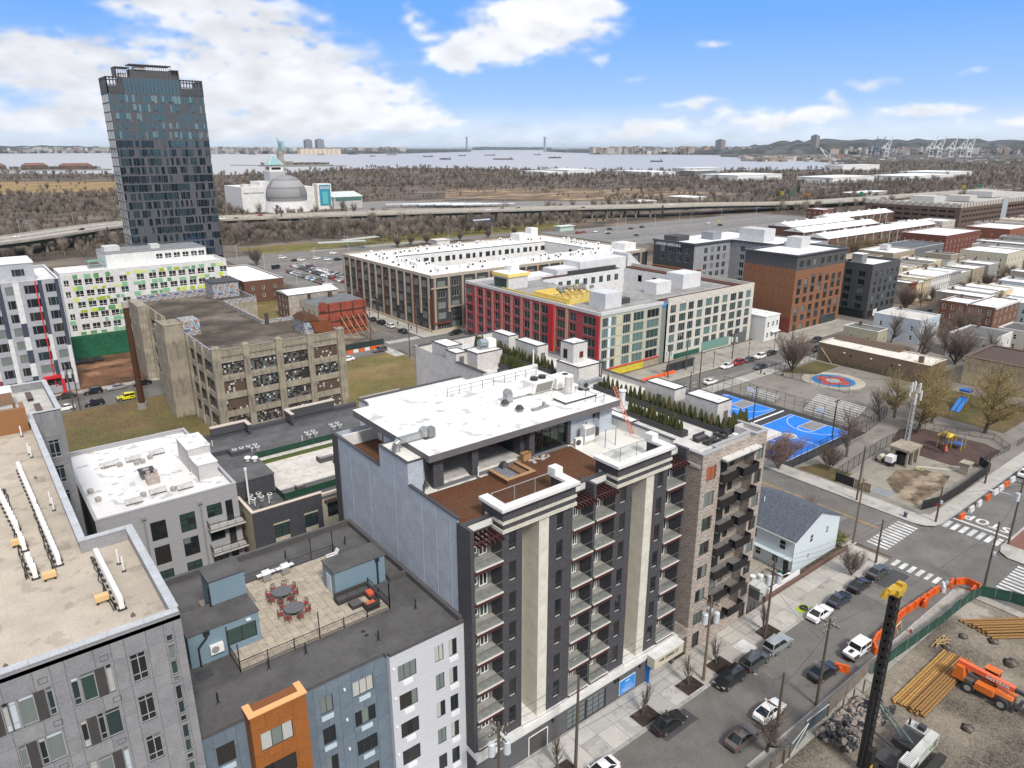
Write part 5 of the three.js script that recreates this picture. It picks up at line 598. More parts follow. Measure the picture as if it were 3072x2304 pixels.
{let t=$t('ladder','orange ladder leaning on the right end of the penthouse','ladder',[61.6,28.75,55]),A=P(61.7,28.8,54.7),C=P(61.0,34.4,57.4),d=L3(.36,0,.1),b=$b();b.bar(A.clone().sub(d.clone().multiplyScalar(.5)),C.clone().sub(d.clone().multiplyScalar(.5)),.07,.07).bar(A.clone().addScaledVector(d,.5),C.clone().addScaledVector(d,.5),.07,.07);$p(t,'rail',b,$N(.62,.2,.12,.6));for(let i=1;i<17;i++){let q=A.clone().lerp(C,i/17);$p(t,'rung',$b().bar(q.clone().addScaledVector(d,-.5),q.clone().addScaledVector(d,.5),.05,.05),$N(.62,.2,.12,.6));}}
{let t=$t('cooling_unit','tall white twin fan heat pump beside the pale penthouse wall','heat pump',[55.7,28.75,56.3]);$p(t,'casing',bb(54.9,56.5,29.1,30.8,55.9,56.8),mUnit);for(let u of[55.3,56.1])$p(t,'fan',$b().Q(u,30.8,56.35,u,31.0,56.35,.36,.38,12),$W,40);$p(t,'grille',bb(55.0,56.4,29.8,30.7,55.86,55.9),$N(.3,.3,.3,.6));$p(t,'foot',bb(54.7,56.7,28.75,29.1,55.9,56.8),M(.6,.58,.54,'co',2,.9));}
fanUnit([53.9,28.75,56.0],-.2,'small white fan unit left of the tall heat pump','air conditioner');
{let t=$t('trellis','blue and white metal trellis on the white deck','trellis',[57.5,28.75,55.6]);for(let[u,w]of[[56.1,53.8],[57.7,53.7],[57.4,57.0],[56.0,56.9]])$p(t,'post',$b().Q(u,28.75,w,u,31.1,w,.05,.05,5),$N(.12,.16,.3,.5));for(let i=0;i<5;i++)$p(t,'pipe',$b().Q(56.0+i*.38,31.15,53.5,56.0+i*.38,31.15,57.2,.05,.05,5),$N(.58,.64,.7,.4));}
{let t=$t('cardboard_box','open cardboard box on the brown roof deck','box',[46.6,28.84,57.0]);$p(t,'carton',bb(46.1,47.2,28.84,29.7,56.5,57.2),M(.45,.25,.11,'pl',1,.9));$p(t,'flap',$b().hull([P(46.1,29.7,56.5),P(47.2,29.7,56.5),P(47.2,29.72,56.5),P(46.1,29.72,56.5)],[P(46.15,29.95,56.25),P(47.15,29.95,56.25),P(47.15,29.97,56.25),P(46.15,29.97,56.25)]),$N(.5,.29,.13,.9));}
{let b=$b();for(let i=0;i<26;i++){let u=46.6+R()*3,w=55.4+R()*1.2,s=rr(.05,.2);b.box(u-s,u+s,28.86,28.9+R()*.08,w-s*.7,w+s*.7);}stuff('debris',new THREE.Mesh(b.geo(),M(.62,.58,.55,'mo',1,.9)),'scatter of pale rubbish beside the cardboard box','debris');}
goose([43.4,28.84,56.6],0,'black vent hood beside the sunken seating on the brown deck','ventilator');goose([34.1,28.75,57.9],0,'black vent hood at the corner below the downpipe','ventilator');$P([39.8,28.84,56.3],0,'white vent pipe in front of the middle penthouse column','vent pipe');
for(let i=0;i<4;i++){let u=49.0+i*.95,t=$t('exercise_bike','exercise machine behind the penthouse glass, '+['leftmost','second from left','third from left','rightmost'][i],'exercise machine',[u,28.85,59],'exercise machines behind the penthouse glass');$p(t,'deck',bb(u-.3,u+.3,28.87,29.05,58.4,60.2),$k);$p(t,'handle',$b().R(u-.28,29,58.7,u-.28,30.2,58.5,.05,.05).R(u+.28,29,58.7,u+.28,30.2,58.5,.05,.05).R(u-.3,30.2,58.5,u+.3,30.2,58.5,.2,.1),$N(.5,.5,.5,.4));}
}
// -- brown brick house with stucco side and cypress terrace
let $S=M(.66,.63,.605,'pl',8,.85),$2=$N(.04,.04,.045,.5);
{
let t=$t('apartment_house','mottled brown brick house with black balconies and roof hedges','building',[72,0,78]),v=46.6,mBr=M(.56,.52,.475,'ledge',2.2,.9),Y=27.8,fl=k=>2.9+3.4*k;
let kN=kind({f:.09,x:[.55],m:fBronze,g:[$D,$G,$R,$B],split:true});
let ops=[];for(let k=0;k<7;k++){ops.push({s0:66.0,s1:67.9,y0:fl(k)+.75,y1:fl(k)+2.65,g:k===6?$N(.35,.1,.05,.2):undefined},{s0:76.2,s1:77.7,y0:fl(k)+.75,y1:fl(k)+2.75,g:k===3?$N(.75,.12,.03,.3):undefined});}ops.push({s0:66.2,s1:67.6,y0:.2,y1:2.5,name:'door',k:kind({f:.1,m:$k,g:[$R]})},{s0:76.3,s1:77.6,y0:.2,y1:2.5,name:'door',k:kind({f:.1,m:$k,g:[$R]})},{s0:68.7,s1:75.7,y0:3.0,y1:26.3,d:1.4,balc:1});
let w=$b();$w(w,'f',v,65.1,78.1,0,Y,ops,.2);$w(w,'l',65.1,v,49.6,0,Y);$w(w,'r',78.1,v,60,0,Y);$w(w,'f',49.6,62.3,65.1,0,26.9);$p(t,'wall',w,mBr);$n(t,'f',v,ops.filter(o=>!o.balc),kN,.2);
for(let k=0;k<7;k++){let y=fl(k),b=$b(),o=[{s0:69.0,s1:70.4,y0:y+.5,y1:y+2.6,d:.1},{s0:70.6,s1:72.2,y0:y+.05,y1:y+2.7,d:.1},{s0:72.6,s1:73.6,y0:y+.5,y1:y+2.6,d:.1}];$w(b,'f',v+1.4,68.7,75.7,y,y+3.4>26.3?26.3:y+3.4,o,.1);$p(t,'niche_wall',b,k % 2?mBr:mBr);$n(t,'f',v+1.4,o,kind({f:.08,m:$k,g:[$D,$R,$B]}),.1);let s=$p(t,'balcony',bb(68.7,75.7,y-.12,y+.05,v-.5,v+1.4),M(.22,.21,.2,'co',3,.85));for(let[a,c,e]of[[68.75,72.1,.5],[72.3,75.65,.85]])$p(t,'balcony_panel',$b().box(a,c,y-.1,y+1.1,v-e-.04,v-e).box(a,a+.04,y-.1,y+1.1,v-e,v).box(c-.04,c,y-.1,y+1.1,v-e,v),$N(.012,.012,.014,.4));$p(s,'soffit',bb(72.2,75.7,y-.12,y-.02,v-.88,v-.5),$N(.22,.21,.2,.85));}
$p(t,'canopy',bb(68.6,75.8,26.3,26.55,v-.9,v+.6),M(.66,.65,.61,'me',8,.7));$p(t,'canopy_edge',bb(68.5,75.9,26.15,26.3,v-.95,v-.1),$2);
$p(t,'entry_canopy',bb(62.4,65.2,3.3,3.9,v-.4,v+2),M(.52,.45,.38,'pl',3,.8));$p(t,'entry_wall',bb(62.4,65.1,0,3.3,v+.6,v+1),mBr);
let s=$b();$w(s,'l',64.8,49.6,88.6,0,Y-.6);$w(s,'l',63.9,88.6,110,0,27.8);$w(s,'f',88.6,63.9,64.8,0,27.8);$w(s,'r',82,60,110,0,26.8);$w(s,'k',110,63.9,82,0,27.6);$w(s,'f',60,78.1,82,0,26.8);$p(t,'stucco_wall',s,$S);$p(t,'quoin_edge',bb(63.85,64.4,0,27.8,109.4,110.05),mBr);
$p(t,'terrace',bb(65,82,26,26.4,46.9,109.6),M(.72,.7,.67,'co',9,.8));
$p(t,'parapet',$b().box(65.13,68.5,26.4,Y,v+.03,v+.35).box(75.9,78.07,26.4,Y,v+.03,v+.35).box(68.5,75.9,26.4,Y,v+.9,v+1.25).box(68.3,68.65,26.4,Y,v+.35,v+.9).box(75.75,76.1,26.4,Y,v+.35,v+.9).box(65.13,65.45,26.4,Y,v+.35,49.57).box(77.75,78.07,26.4,Y,v+.35,51).box(76.2,76.5,26.4,Y,v+.35,50.2).box(76.5,77.75,26.4,Y,49.9,50.2),$S);$p(t,'coping',$b().box(65,68.75,Y,Y+.1,v-.1,v+.45).box(75.7,78.2,Y,Y+.1,v-.1,v+.45).box(68.2,76.2,Y,Y+.1,v+.8,v+1.35).box(68.2,68.75,Y,Y+.1,v+.45,v+.8).box(75.7,76.2,Y,Y+.1,v+.45,v+.8).box(65,65.5,Y,Y+.1,v+.45,49.7).box(77.7,78.2,Y,Y+.1,v+.45,51),$N(.32,.32,.34,.6));
$p(t,'parapet',$b().box(64.83,65.1,26.4,27.18,49.63,88.57).box(81.7,81.97,26.4,27.2,60.03,109.6).box(64.0,81.97,26.4,27.58,109.6,109.97),$S);$p(t,'coping',$b().box(64.72,65.2,27.2,27.3,49.7,88.5).box(63.8,64.4,27.8,27.92,88.5,96.4).box(63.8,68.2,27.3,27.4,88.2,88.6).box(81.6,82.1,27.2,27.3,60,109.5).box(63.8,82.1,27.6,27.72,109.5,110.1),$2);
let bulk=(u0,u1,v0,v1,y1,door,extra)=>{$p(t,'bulkhead',bb(u0,u1,26.4,y1,v0,v1),$S);$p(t,'bulkhead_roof',bb(u0+.12,u1-.12,y1,y1+.06,v0+.12,v1-.12),M(.76,.75,.73,'me',6,.7));$p(t,'bulkhead_edge',$b().box(u0-.05,u1+.05,y1,y1+.14,v0-.05,v0+.12).box(u0-.05,u1+.05,y1,y1+.14,v1-.12,v1+.05).box(u0-.05,u0+.12,y1,y1+.14,v0+.12,v1-.12).box(u1-.12,u1+.05,y1,y1+.14,v0+.12,v1-.12),$2);if(door==='l')$p(t,'door',bb(u0-.05,u0,26.5,28.6,(v0+v1)/2-.45,(v0+v1)/2+.45),$N(.13,.11,.1,.5));if(door==='f')$p(t,'door',bb(u1-1.6,u1-.7,26.5,28.6,v0-.05,v0),$N(.13,.12,.11,.5));};
bulk(76.4,78.6,98.0,103,29.9,'l');bulk(76.0,78.4,89.6,95.6,29.9,'f');bulk(76.2,78.6,60.2,65.6,29.9,'l');bulk(76.2,79.2,53.0,58.4,29.9,'f');bulk(73.6,78.6,76.8,82.0,29.6,'');bulk(74.4,77.4,79,82,32.8,'');bulk(63.96,66.2,96.4,99.55,29.2,'f');bulk(64.4,67.4,99.6,104.6,29.6,'');bulk(66.2,71.4,93.4,97.2,29.4,'');bulk(65.1,66.6,58.0,65,28.4,'');
$p(t,'window',bb(74.36,74.4,30.2,31.7,80.4,81.3),$D);$p(t,'window',bb(75.7,76.5,30.4,31.4,78.96,79),$N(.1,.02,.02,.3));$p(t,'ladder',(()=>{let b=$b();b.box(77.9,77.95,26.4,30.4,76.6,76.7).box(78.4,78.45,26.4,30.4,76.6,76.7);for(let i=0;i<10;i++)b.box(77.95,78.4,26.8+i*.36,26.84+i*.36,76.62,76.68);return b;})(),$k);
$p(t,'planter',$b().box(74.4,75.9,26.4,27.2,84.2,106),$2);$p(t,'planter',$b().box(75.0,76.0,26.4,27.2,50.6,75),$2);$p(t,'planter',bb(76,80.4,26.4,27.2,50.6,51.8),$2);$p(t,'planter',bb(70.4,71.6,26.4,27.2,86.2,93.2),$2);$p(t,'planter',bb(70.2,71.4,26.4,27.2,53.8,64),$2);
let mWk=M(.055,.052,.055,'mo',.6,.8),lounge=(nm,l,u0,u1,v0,v1,back)=>{let k=$t(nm,l,'sofa',[(u0+u1)/2,26.4,(v0+v1)/2],'dark wicker set on the hedge terrace');$p(k,'base',bb(u0,u1,26.4,26.85,v0,v1),mWk);if(back==='f')$p(k,'backrest',bb(u0,u1,26.85,27.25,v0,v0+.2),mWk);if(back==='k')$p(k,'backrest',bb(u0,u1,26.85,27.25,v1-.2,v1),mWk);if(back==='r')$p(k,'backrest',bb(u1-.2,u1,26.85,27.25,v0,v1),mWk);$p(k,'cushion',bb(u0+.1,u1-.1,26.85,26.95,v0+.22,v1-.22),$N(.1,.1,.105,.9));};
lounge('wicker_sofa','long dark wicker sofa on the front terrace',70.4,72.6,51.4,52.3,'k');lounge('wicker_chair','dark wicker armchair left of the low table on the front terrace',70.6,71.5,50,50.9,'f');lounge('wicker_chair','dark wicker armchair in front of the low table on the front terrace',71.7,72.6,49.4,50.3,'f');lounge('wicker_table','dark low table between the wicker seats',72.0,73.2,50.6,51.2,'');lounge('wicker_chair','dark wicker armchair right of the low table, nearer one',73.9,74.7,50.0,50.8,'r');lounge('wicker_chair','dark wicker armchair right of the low table, farther one',73.9,74.7,51.0,51.8,'r');lounge('wicker_sofa','dark wicker lounge set at the edge of the rear terrace',68.2,70.2,89.2,90.6,'k');
{let k=$t('garden_table','round white garden table on the front terrace','table',[76.0,26.4,49.5]);$p(k,'tabletop',$b().Q(75.2,27.1,49.3,75.2,27.15,49.3,.4,.4,12),$W);$p(k,'leg',$b().Q(75.2,26.4,49.3,75.2,27.1,49.3,.05,.05,6),$e);}
{let k=$t('flue_stack','white capped flue on the hedge terrace','flue',[71.6,26.4,66]);$p(k,'pipe',$b().Q(71.9,26.4,66,71.9,29.2,66,.42,.42,12),$i,40);$p(k,'cap',$b().Q(71.9,29.2,66,71.9,29.35,66,.6,.55,12),$i,40);}
{let k=$t('tank_unit','silver tank and white duct on the rear stucco block','tank',[69,29.5,95.5]);$p(k,'tank',$b().Q(68.2,30.5,95.6,69.6,30.5,95.6,.7,.7,14),$N(.36,.42,.45,.35,{metalness:.6}),40);$p(k,'duct',bb(69.6,71.2,29.6,31,94.8,96.4),mUnit);$p(k,'stand',bb(68,70,29.4,29.85,95,96.2),$v);}
$o('vent_mast',$b().Q(72.6,26.4,86.6,72.6,30.6,86.6,.12,.12,8),$W,'slender white vent mast in front of the rear hedge','pipe');
let leaf=M(.07,.085,.02,'mo',.35,.95),leaf2=M(.11,.1,.024,'mo',.35,.95);
let cyp=s=>{let b=$b(),q=rng(s),n=9;for(let l=0;l<9;l++){let y0=l/9*1.75,r=.4*pow(1-l/9.4,.75)+.03;for(let i=0;i<n;i++){let a=(i+q())/n*6.283,rr2=r*(.75+.4*q()),h=.42+.2*q(),c=L3(cos(a)*rr2*.7,y0,sin(a)*rr2*.7),tip=L3(cos(a)*rr2*.9,y0+h,sin(a)*rr2*.9),s2=L3(-sin(a),0,cos(a)).multiplyScalar(.1+.05*q()),o=L3(cos(a),.1,sin(a)).multiplyScalar(.08+r*.22);b.tri(c.clone().add(s2),c.clone().sub(s2),tip);b.tri(c.clone().add(s2),tip,c.clone().add(o));b.tri(c.clone().sub(s2),c.clone().add(o),tip);}}b.tube(L3(0,0,0),L3(0,1.75,0),.24,.03,7);b.tube(L3(0,1.6,0),L3(0,2.1,0),.07,.005,5);return b;};
let makeC=(s,m)=>$m((l,c,g)=>{let k=local('conical_evergreen',l,c,g);$p(k,'crown',cyp(s),m);$p(k,'trunk',$b().tube(L3(0,-.1,0),L3(0,.25,0),.05,.04,5),$N(.08,.05,.03,.9));return k;});let cs=[makeC(1,leaf),makeC(2,leaf2),makeC(3,leaf)];
let hedge=(n,u0,u1,v0,v1,l,g)=>{for(let i=0;i<n;i++){let f=(i+.5)/n,c=pick(cs)([u0+(u1-u0)*f+rr(-.12,.12),27.15,v0+(v1-v0)*f],R()*6,ORD(i)+' conical evergreen from the '+(v1>v0?'near':'left')+' end of '+l,'evergreen',g),s=rr(.72,.98);c.scale.set(s,s*rr(.85,1.15),s);}};
hedge(25,75.1,75.1,84.5,105.5,'the long rear hedge row','evergreens in the long rear hedge');hedge(14,71,71,86.5,93,'the short rear hedge in front','evergreens in the short rear hedge');hedge(14,74.7,74.7,99.4,106,'the extra row beyond the rear hedge','evergreens at the far end of the rear hedge');hedge(26,75.5,75.5,51,74.6,'the long front hedge row','evergreens in the long front hedge');hedge(9,76.2,80.2,51.2,51.2,'the hedge before the right stucco block','evergreens in front of the right stucco block');hedge(15,70.8,70.8,54.2,63.6,'the left front hedge','evergreens in the left front hedge');hedge(4,66.6,67.8,101,104.4,'the row on the rear left corner roof','evergreens on the rear left corner');
}
// -- pale blue house
{
let t=$t('gabled_house','pale blue two storey house with slate grey gable roof','house',[98,0,54]),mS=M(.64,.72,.765,'si',1.2,.7),u0=92,u1=105,v0=48.2,v1=58.5,e=6.0,r=8.6,um=98.5;
let kW=kind({f:.07,y:[.5],m:$W,g:[$D,$R,$B]}),fo=[{s0:96.4,s1:97.3,y0:3.9,y1:5.3},{s0:101,s1:101.8,y0:3.9,y1:5.2},{s0:96.2,s1:96.8,y0:1.2,y1:2.2}],lo=[{s0:49.6,s1:50.7,y0:3.6,y1:5.2},{s0:54.6,s1:55.6,y0:3.6,y1:5.2},{s0:50.6,s1:51.7,y0:.9,y1:2.4},{s0:53.6,s1:54.6,y0:.9,y1:2.4},{s0:48.8,s1:49.7,y0:.1,y1:2.2,name:'door',k:kind({f:.08,m:dark,g:[$R]})},{s0:56,s1:57,y0:.4,y1:2.4}];
let w=$b();$w(w,'f',v0,u0,u1,0,e,fo,.12);$w(w,'l',u0,v0,v1,0,e,lo,.12);$w(w,'r',u1,v0,v1,0,e);$w(w,'k',v1,u0,u1,0,e);w.tri(P(u0,e,v0),P(u1,e,v0),P(um,r,v0));w.tri(P(u0,e,v1),P(um,r,v1),P(u1,e,v1));$p(t,'wall',w,mS);$n(t,'f',v0,fo,kW,.12);$n(t,'l',u0,lo,kW,.12);
let sl=(a,c)=>{let o=.4,ya=e-.12,q=[P(a+(a<um?-o:o),ya-.05,v0-.35),P(um,r+.1,v0-.35),P(um,r+.1,v1+.35),P(a+(a<um?-o:o),ya-.05,v1+.35)];return $b().hull(q,q.map(p=>p.clone().add(L3(0,.14,0))));};$p(t,'roof',sl(u0),M(.135,.16,.2,'sh',3,.9));$p(t,'roof',sl(u1),M(.135,.16,.2,'sh',3,.9));$p(t,'gutter',$b().box(u0-.5,u0-.36,5.72,5.86,v0-.3,v1+.3),$W);$p(t,'porch_roof',bb(u0-.9,u0,2.7,2.82,v0,v1-1),mS);$p(t,'vent_pipe',$b().Q(96.2,7.4,56.5,96.2,8.6,56.5,.09,.09,6),$W);$p(t,'corner_board',$b().box(u0-.03,u0+.1,0,e,v0-.03,v0),$W);
let t2=$t('gabled_house','dark roofed house tucked behind the brown brick house','house',[90,0,64]);$p(t2,'wall',bb(84,96,0,5.2,60.6,70),M(.6,.62,.6,'si',1.2,.7));$p(t2,'roof',$b().F(83.6,5.2,60.2,96.4,70.4,83.6,8,65.2,96.4,65.4),M(.055,.06,.068,'sh',3,.9));$p(t2,'gutter',bb(83.5,96.5,5.1,5.24,60.05,60.2),$W);
$s('yard_paving',$h(79,92,47,60,.03),M(.42,.38,.32,'co',9,.9));$s('yard_paving',$h(82.4,86.4,48.6,52.6,.05),M(.33,.15,.11,'brick',1.4,.9));$s('driveway',$h(78.3,82.2,46.8,58,.04),M(.12,.115,.11,'as',9,.85));$s('planting_bed',$h(92.2,106,46.9,48,.05),M(.17,.14,.1,'dirt',6,.95));
$o('garden_wall',$b().box(84.2,92.2,0,1.5,46.95,47.15).box(84.2,84.4,0,1.5,47.15,48.4),$i,'low white garden wall in front of the pale blue house','wall');$o('garden_wall',bb(83,106,0,.8,46.68,46.9),M(.22,.13,.1,'brick',1.4,.9),'low red brick wall along the pavement','wall');
$o('garden_shed',$b().box(82.3,84,0,2,47.3,49.2).F(82.2,2,47.2,84.1,49.3,82.2,2.1,47.2,84.1,49.3),M(.6,.6,.58,'pl',2,.8),'small grey shed beside the driveway','shed');
{let k=$t('iron_fence','black iron fence and gate beside the driveway','fence',[82.3,0,47]),b=$b();for(let i=0;i<18;i++)b.box(82.25,82.29,.1,1.5,46.7+i*.14,46.74+i*.14);$p(k,'bars',b,$k);$p(k,'rail',$b().box(82.2,82.34,1.5,1.56,46.7,49.2).box(78.4,80.2,1.1,1.15,46.68,46.72).box(78.4,80.2,.3,.35,46.68,46.72),$k);for(let u of[78.4,79.3,80.2])$p(k,'post',bb(u,u+.06,0,1.2,46.66,46.74),$k);}
for(let[u,w,m,l]of[[87.2,54.5,$N(.02,.14,.09,.5),'green wheeled bin by the back fence of the yard'],[85.2,54,$k,'black round bin left of the green bin'],[90.2,49,$N(.02,.12,.07,.5),'green wheeled bin by the house porch'],[91.0,48.5,$k,'black bin at the corner of the pale blue house']]){let k=$t('rubbish_bin',l,'bin',[u,.05,w]);$p(k,'body',$b().F(u-.25,.05,w-.25,u+.25,w+.25,u-.33,1,w-.33,u+.33,w+.33),m);$p(k,'lid',bb(u-.36,u+.36,1,1.1,w-.36,w+.36),m);}
{let k=$t('patio_bench','weathered wooden bench in the yard of the pale blue house','bench',[89.4,.05,50.4]);$p(k,'seat',bb(88.2,90.6,.4,.5,50,50.6),M(.35,.32,.28,'wood',1,.8));$p(k,'backrest',bb(88.2,90.6,.5,1,50.55,50.65),M(.35,.32,.28,'wood',1,.8));for(let u of[88.3,90.4])$p(k,'leg',bb(u,u+.12,.05,.4,50,50.6),$N(.3,.27,.23,.8));}
for(let[u,w,l]of[[85.5,50.6,'farther white tank in the yard'],[86.6,50.0,'nearer white tank in the yard']]){let k=$t('water_tank',l,'tank',[u,.05,w]);$p(k,'drum',$b().Q(u,.05,w,u,1.3,w,.45,.45,12),$N(.62,.66,.68,.4),40);$p(k,'lid',$b().Q(u,1.3,w,u,1.36,w,.48,.45,12),$N(.7,.72,.73,.4));}
}
// -- abandoned concrete warehouse
let mWea=M(.36,.325,.265,'we',9,.95),mWea2=M(.4,.365,.3,'we',7,.95),$O=M(.85,.85,.84,'me',15,.6);
{
let t=$t('warehouse','derelict concrete warehouse with broken steel windows and graffiti','warehouse',[56,0,190]),v=155.5,Y=20.6;
let paneM=[$N(.03,.03,.033,.25),$N(.14,.13,.12,.4),$N(.12,.19,.2,.25),$N(.55,.56,.52,.4),$N(.12,.075,.05,.6)];
let sash=(face,c,o)=>{
let w=o.s1-o.s0,h=o.y1-o.y0,nx=round(w/.48),ny=round(h/.55),f=$b(),sets=[$b(),$b(),$b(),$b(),$b()],bias=R(),D=.3,q=(b,s0,s1,y0,y1,d0,d1)=>{let A=[[s0,y0],[s1,y0],[s1,y1],[s0,y1]];b.hull(A.map(z=>fp(face,c,z[0],z[1],d1)),A.map(z=>fp(face,c,z[0],z[1],d0)));};
for(let i=0;i<=nx;i++)q(f,o.s0+w*i/nx-.025,o.s0+w*i/nx+.025,o.y0,o.y1,D-.04,D);for(let j=0;j<=ny;j++)q(f,o.s0,o.s1,o.y0+h*j/ny-.02,o.y0+h*j/ny+.02,D-.05,D+.01);
for(let i=0;i<nx;i++)for(let j=0;j<ny;j++){let r=R(),k=bias>.72?(r<.8?4:r<.9?1:3):r<.46?0:r<.7?1:r<.84?2:r<.93?3:4;if(r>.985)continue;let s=o.s0+w*i/nx,y=o.y0+h*j/ny;sets[k].quad(fp(face,c,s,y,D+.02+r*.01),fp(face,c,s+w/nx,y,D+.02+r*.01),fp(face,c,s+w/nx,y+h/ny,D+.02+r*.02),fp(face,c,s,y+h/ny,D+.02+r*.02),NRM[face]);}
q(sets[0],o.s0,o.s1,o.y0,o.y1,D+.3,D+.34);let m=$p(t,'window',f,$N(.09,.075,.065,.8));sets.forEach((b,i)=>{if(b.p.length)$p(m,'pane',b,paneM[i]);});
};
let fo=[],lo=[];for(let r=0;r<5;r++){let y1=17.6-4.15*r,y0=max(.4,y1-2.75);if(y1-y0<1)continue;for(let[a,c]of[[42.5,47.2],[48.6,54.5],[56,61.9],[63.3,69.3]])fo.push({s0:a,s1:c,y0,y1,d:.32});for(let[a,c]of[[157.2,162.4],[163.2,168.4],[169.2,174.4],[192,197],[198,203],[206,212],[214,221]])lo.push({s0:a,s1:c,y0,y1,d:.32});}
let w=$b();$w(w,'f',v,41,71,0,19.6,fo,.32);$w(w,'l',41,v,226,0,19.6,lo,.32);$w(w,'r',71,v,178,0,19.6);$w(w,'k',178,60,71,0,19.6);$w(w,'r',60,178,208,0,19.6);$w(w,'f',208,60,69,0,19.6);$w(w,'r',69,208,226,0,19.6);$w(w,'k',226,41,69,0,19.6);$p(t,'wall',w,mWea2);for(let o of fo)sash('f',v,o);for(let o of lo)sash('l',41,o);
for(let[a,c]of[[40.7,42.4],[47.2,48.6],[54.5,56],[61.9,63.3],[69.4,71.2]]){$p(t,'pilaster',bb(a,c,0,21.1,v-.55,v+.3),mWea);$p(t,'pilaster_cap',$b().F(a-.08,21.1,v-.62,c+.08,v+.38,a+.25,21.6,v-.3,c-.25,v+.05),mWea);}
for(let q of[162.8,168.8,174.6,191.4,197.5,204.2,212.8,221.6])$p(t,'pilaster',bb(40.6,41.2,0,20.4,q-.4,q+.4),mWea);
for(let[a,c,n]of[[42.4,47.2,0],[48.6,54.5,1],[56,61.9,1],[63.3,69.4,0]]){$p(t,'parapet_panel',bb(a,c,19.0,20.6,v-.2,v+.25),mWea2);let b=$b();if(n)for(let i=0;i<11;i++){let s=a+.3+i*(c-a-.6)/11;b.box(s,s+.12,19.2,20.3,v-.28,v-.2).box(s+.12,s+.4,20.2,20.3,v-.28,v-.2);}else for(let i=0;i<5;i++){let m=(a+c)/2,x=.35*i;b.R(m-1+x,19.3,v-.24,m-.6+x,19.8,v-.24,.08,.08).R(m-.6+x,19.8,v-.24,m-1+x,20.3,v-.24,.08,.08);}$p(t,'relief',b,mWea);$p(t,'coping',bb(a-.0,c,20.6,20.72,v-.3,v+.32),mWea);}
let gr=M(.8,.8,.8,'graff',3.4,.8);$p(t,'parapet',$b().box(41,41.35,19.6,20.5,v+.4,176),gr);$p(t,'parapet',$b().box(59.7,60.05,19.6,20.6,178,208).box(60.05,69,19.6,20.6,177.7,178).box(60,69,19.6,20.8,208,208.35).box(68.7,69,19.6,20.6,208.35,226).box(70.7,71,19.6,20.6,v,177.7),gr);$p(t,'parapet',bb(41,69,19.6,21.6,225.6,226),gr);$p(t,'parapet',bb(41,41.35,19.6,20.6,196,225.6),mWea2);
$p(t,'roof',flat([[41.2,v+.2],[70.9,v+.2],[70.9,177.9],[60,177.9],[60,208.2],[68.9,208.2],[68.9,225.8],[41.2,225.8]],19.62),M(.165,.142,.118,'dirt',31,.95));
$p(t,'stair_tower',bb(36.6,41,0,22.6,177,184),mWea);$p(t,'stair_tower',bb(37.4,41,0,20.6,184,191),mWea2);$p(t,'stair_tower',bb(40.9,44.6,19.6,23.2,176.6,182),gr);$p(t,'stair_tower_top',$b().box(36.5,41.1,22.6,22.9,176.9,177.3).box(36.5,36.9,22.6,22.9,177.3,184),mWea);$p(t,'stair_tower',bb(38.6,41,0,20.8,214,226),mWea2);$p(t,'roof_hut',$b().box(60,67.5,19.6,24.0,218,225.5),gr);$p(t,'roof_hut_top',bb(59.8,67.7,24,24.3,217.8,225.6),dark);
$p(t,'roof_shed',$b().box(63.8,66.2,19.6,23.0,160.6,166.8),gr);$p(t,'shed_roof',$b().hull([P(66.2,19.9,159.8),P(72.6,19.5,159.8),P(72.6,19.5,167.4),P(66.2,19.9,167.4)],[P(65.2,22.9,160.4),P(69.8,22.4,160.4),P(69.8,22.4,167),P(65.2,22.9,167)]),M(.21,.105,.07,'rust',5,.9));$p(t,'shed_roof',$b().hull([P(63.4,23,160.2),P(67.6,22.6,160.2),P(67.6,22.6,167.2),P(63.4,23,167.2)],[P(64.6,24.2,161.4),P(66.4,24.2,161.4),P(66.4,24.2,166),P(64.6,24.2,166)]),M(.1,.075,.06,'rust',4,.9));$p(t,'vent_stack',bb(60.4,61.2,19.6,22.4,176.8,177.5),$N(.07,.05,.045,.8));
let k=$t('chimney','tall rusty steel chimney standing beside the warehouse','chimney',[31.7,0,189.7]);$p(k,'stack',$b().Q(31.7,1.4,189.7,31.7,25.6,189.7,.75,.62,14),M(.085,.05,.042,'rust',4,.8),40);$p(k,'rim',$b().Q(31.7,25.6,189.7,31.7,27,189.7,.8,.8,14),$N(.36,.32,.29,.8),40);$p(k,'base',$b().Q(31.7,0,189.7,31.7,1.5,189.7,1.3,1.15,12),M(.3,.28,.25,'co',2,.9));
}
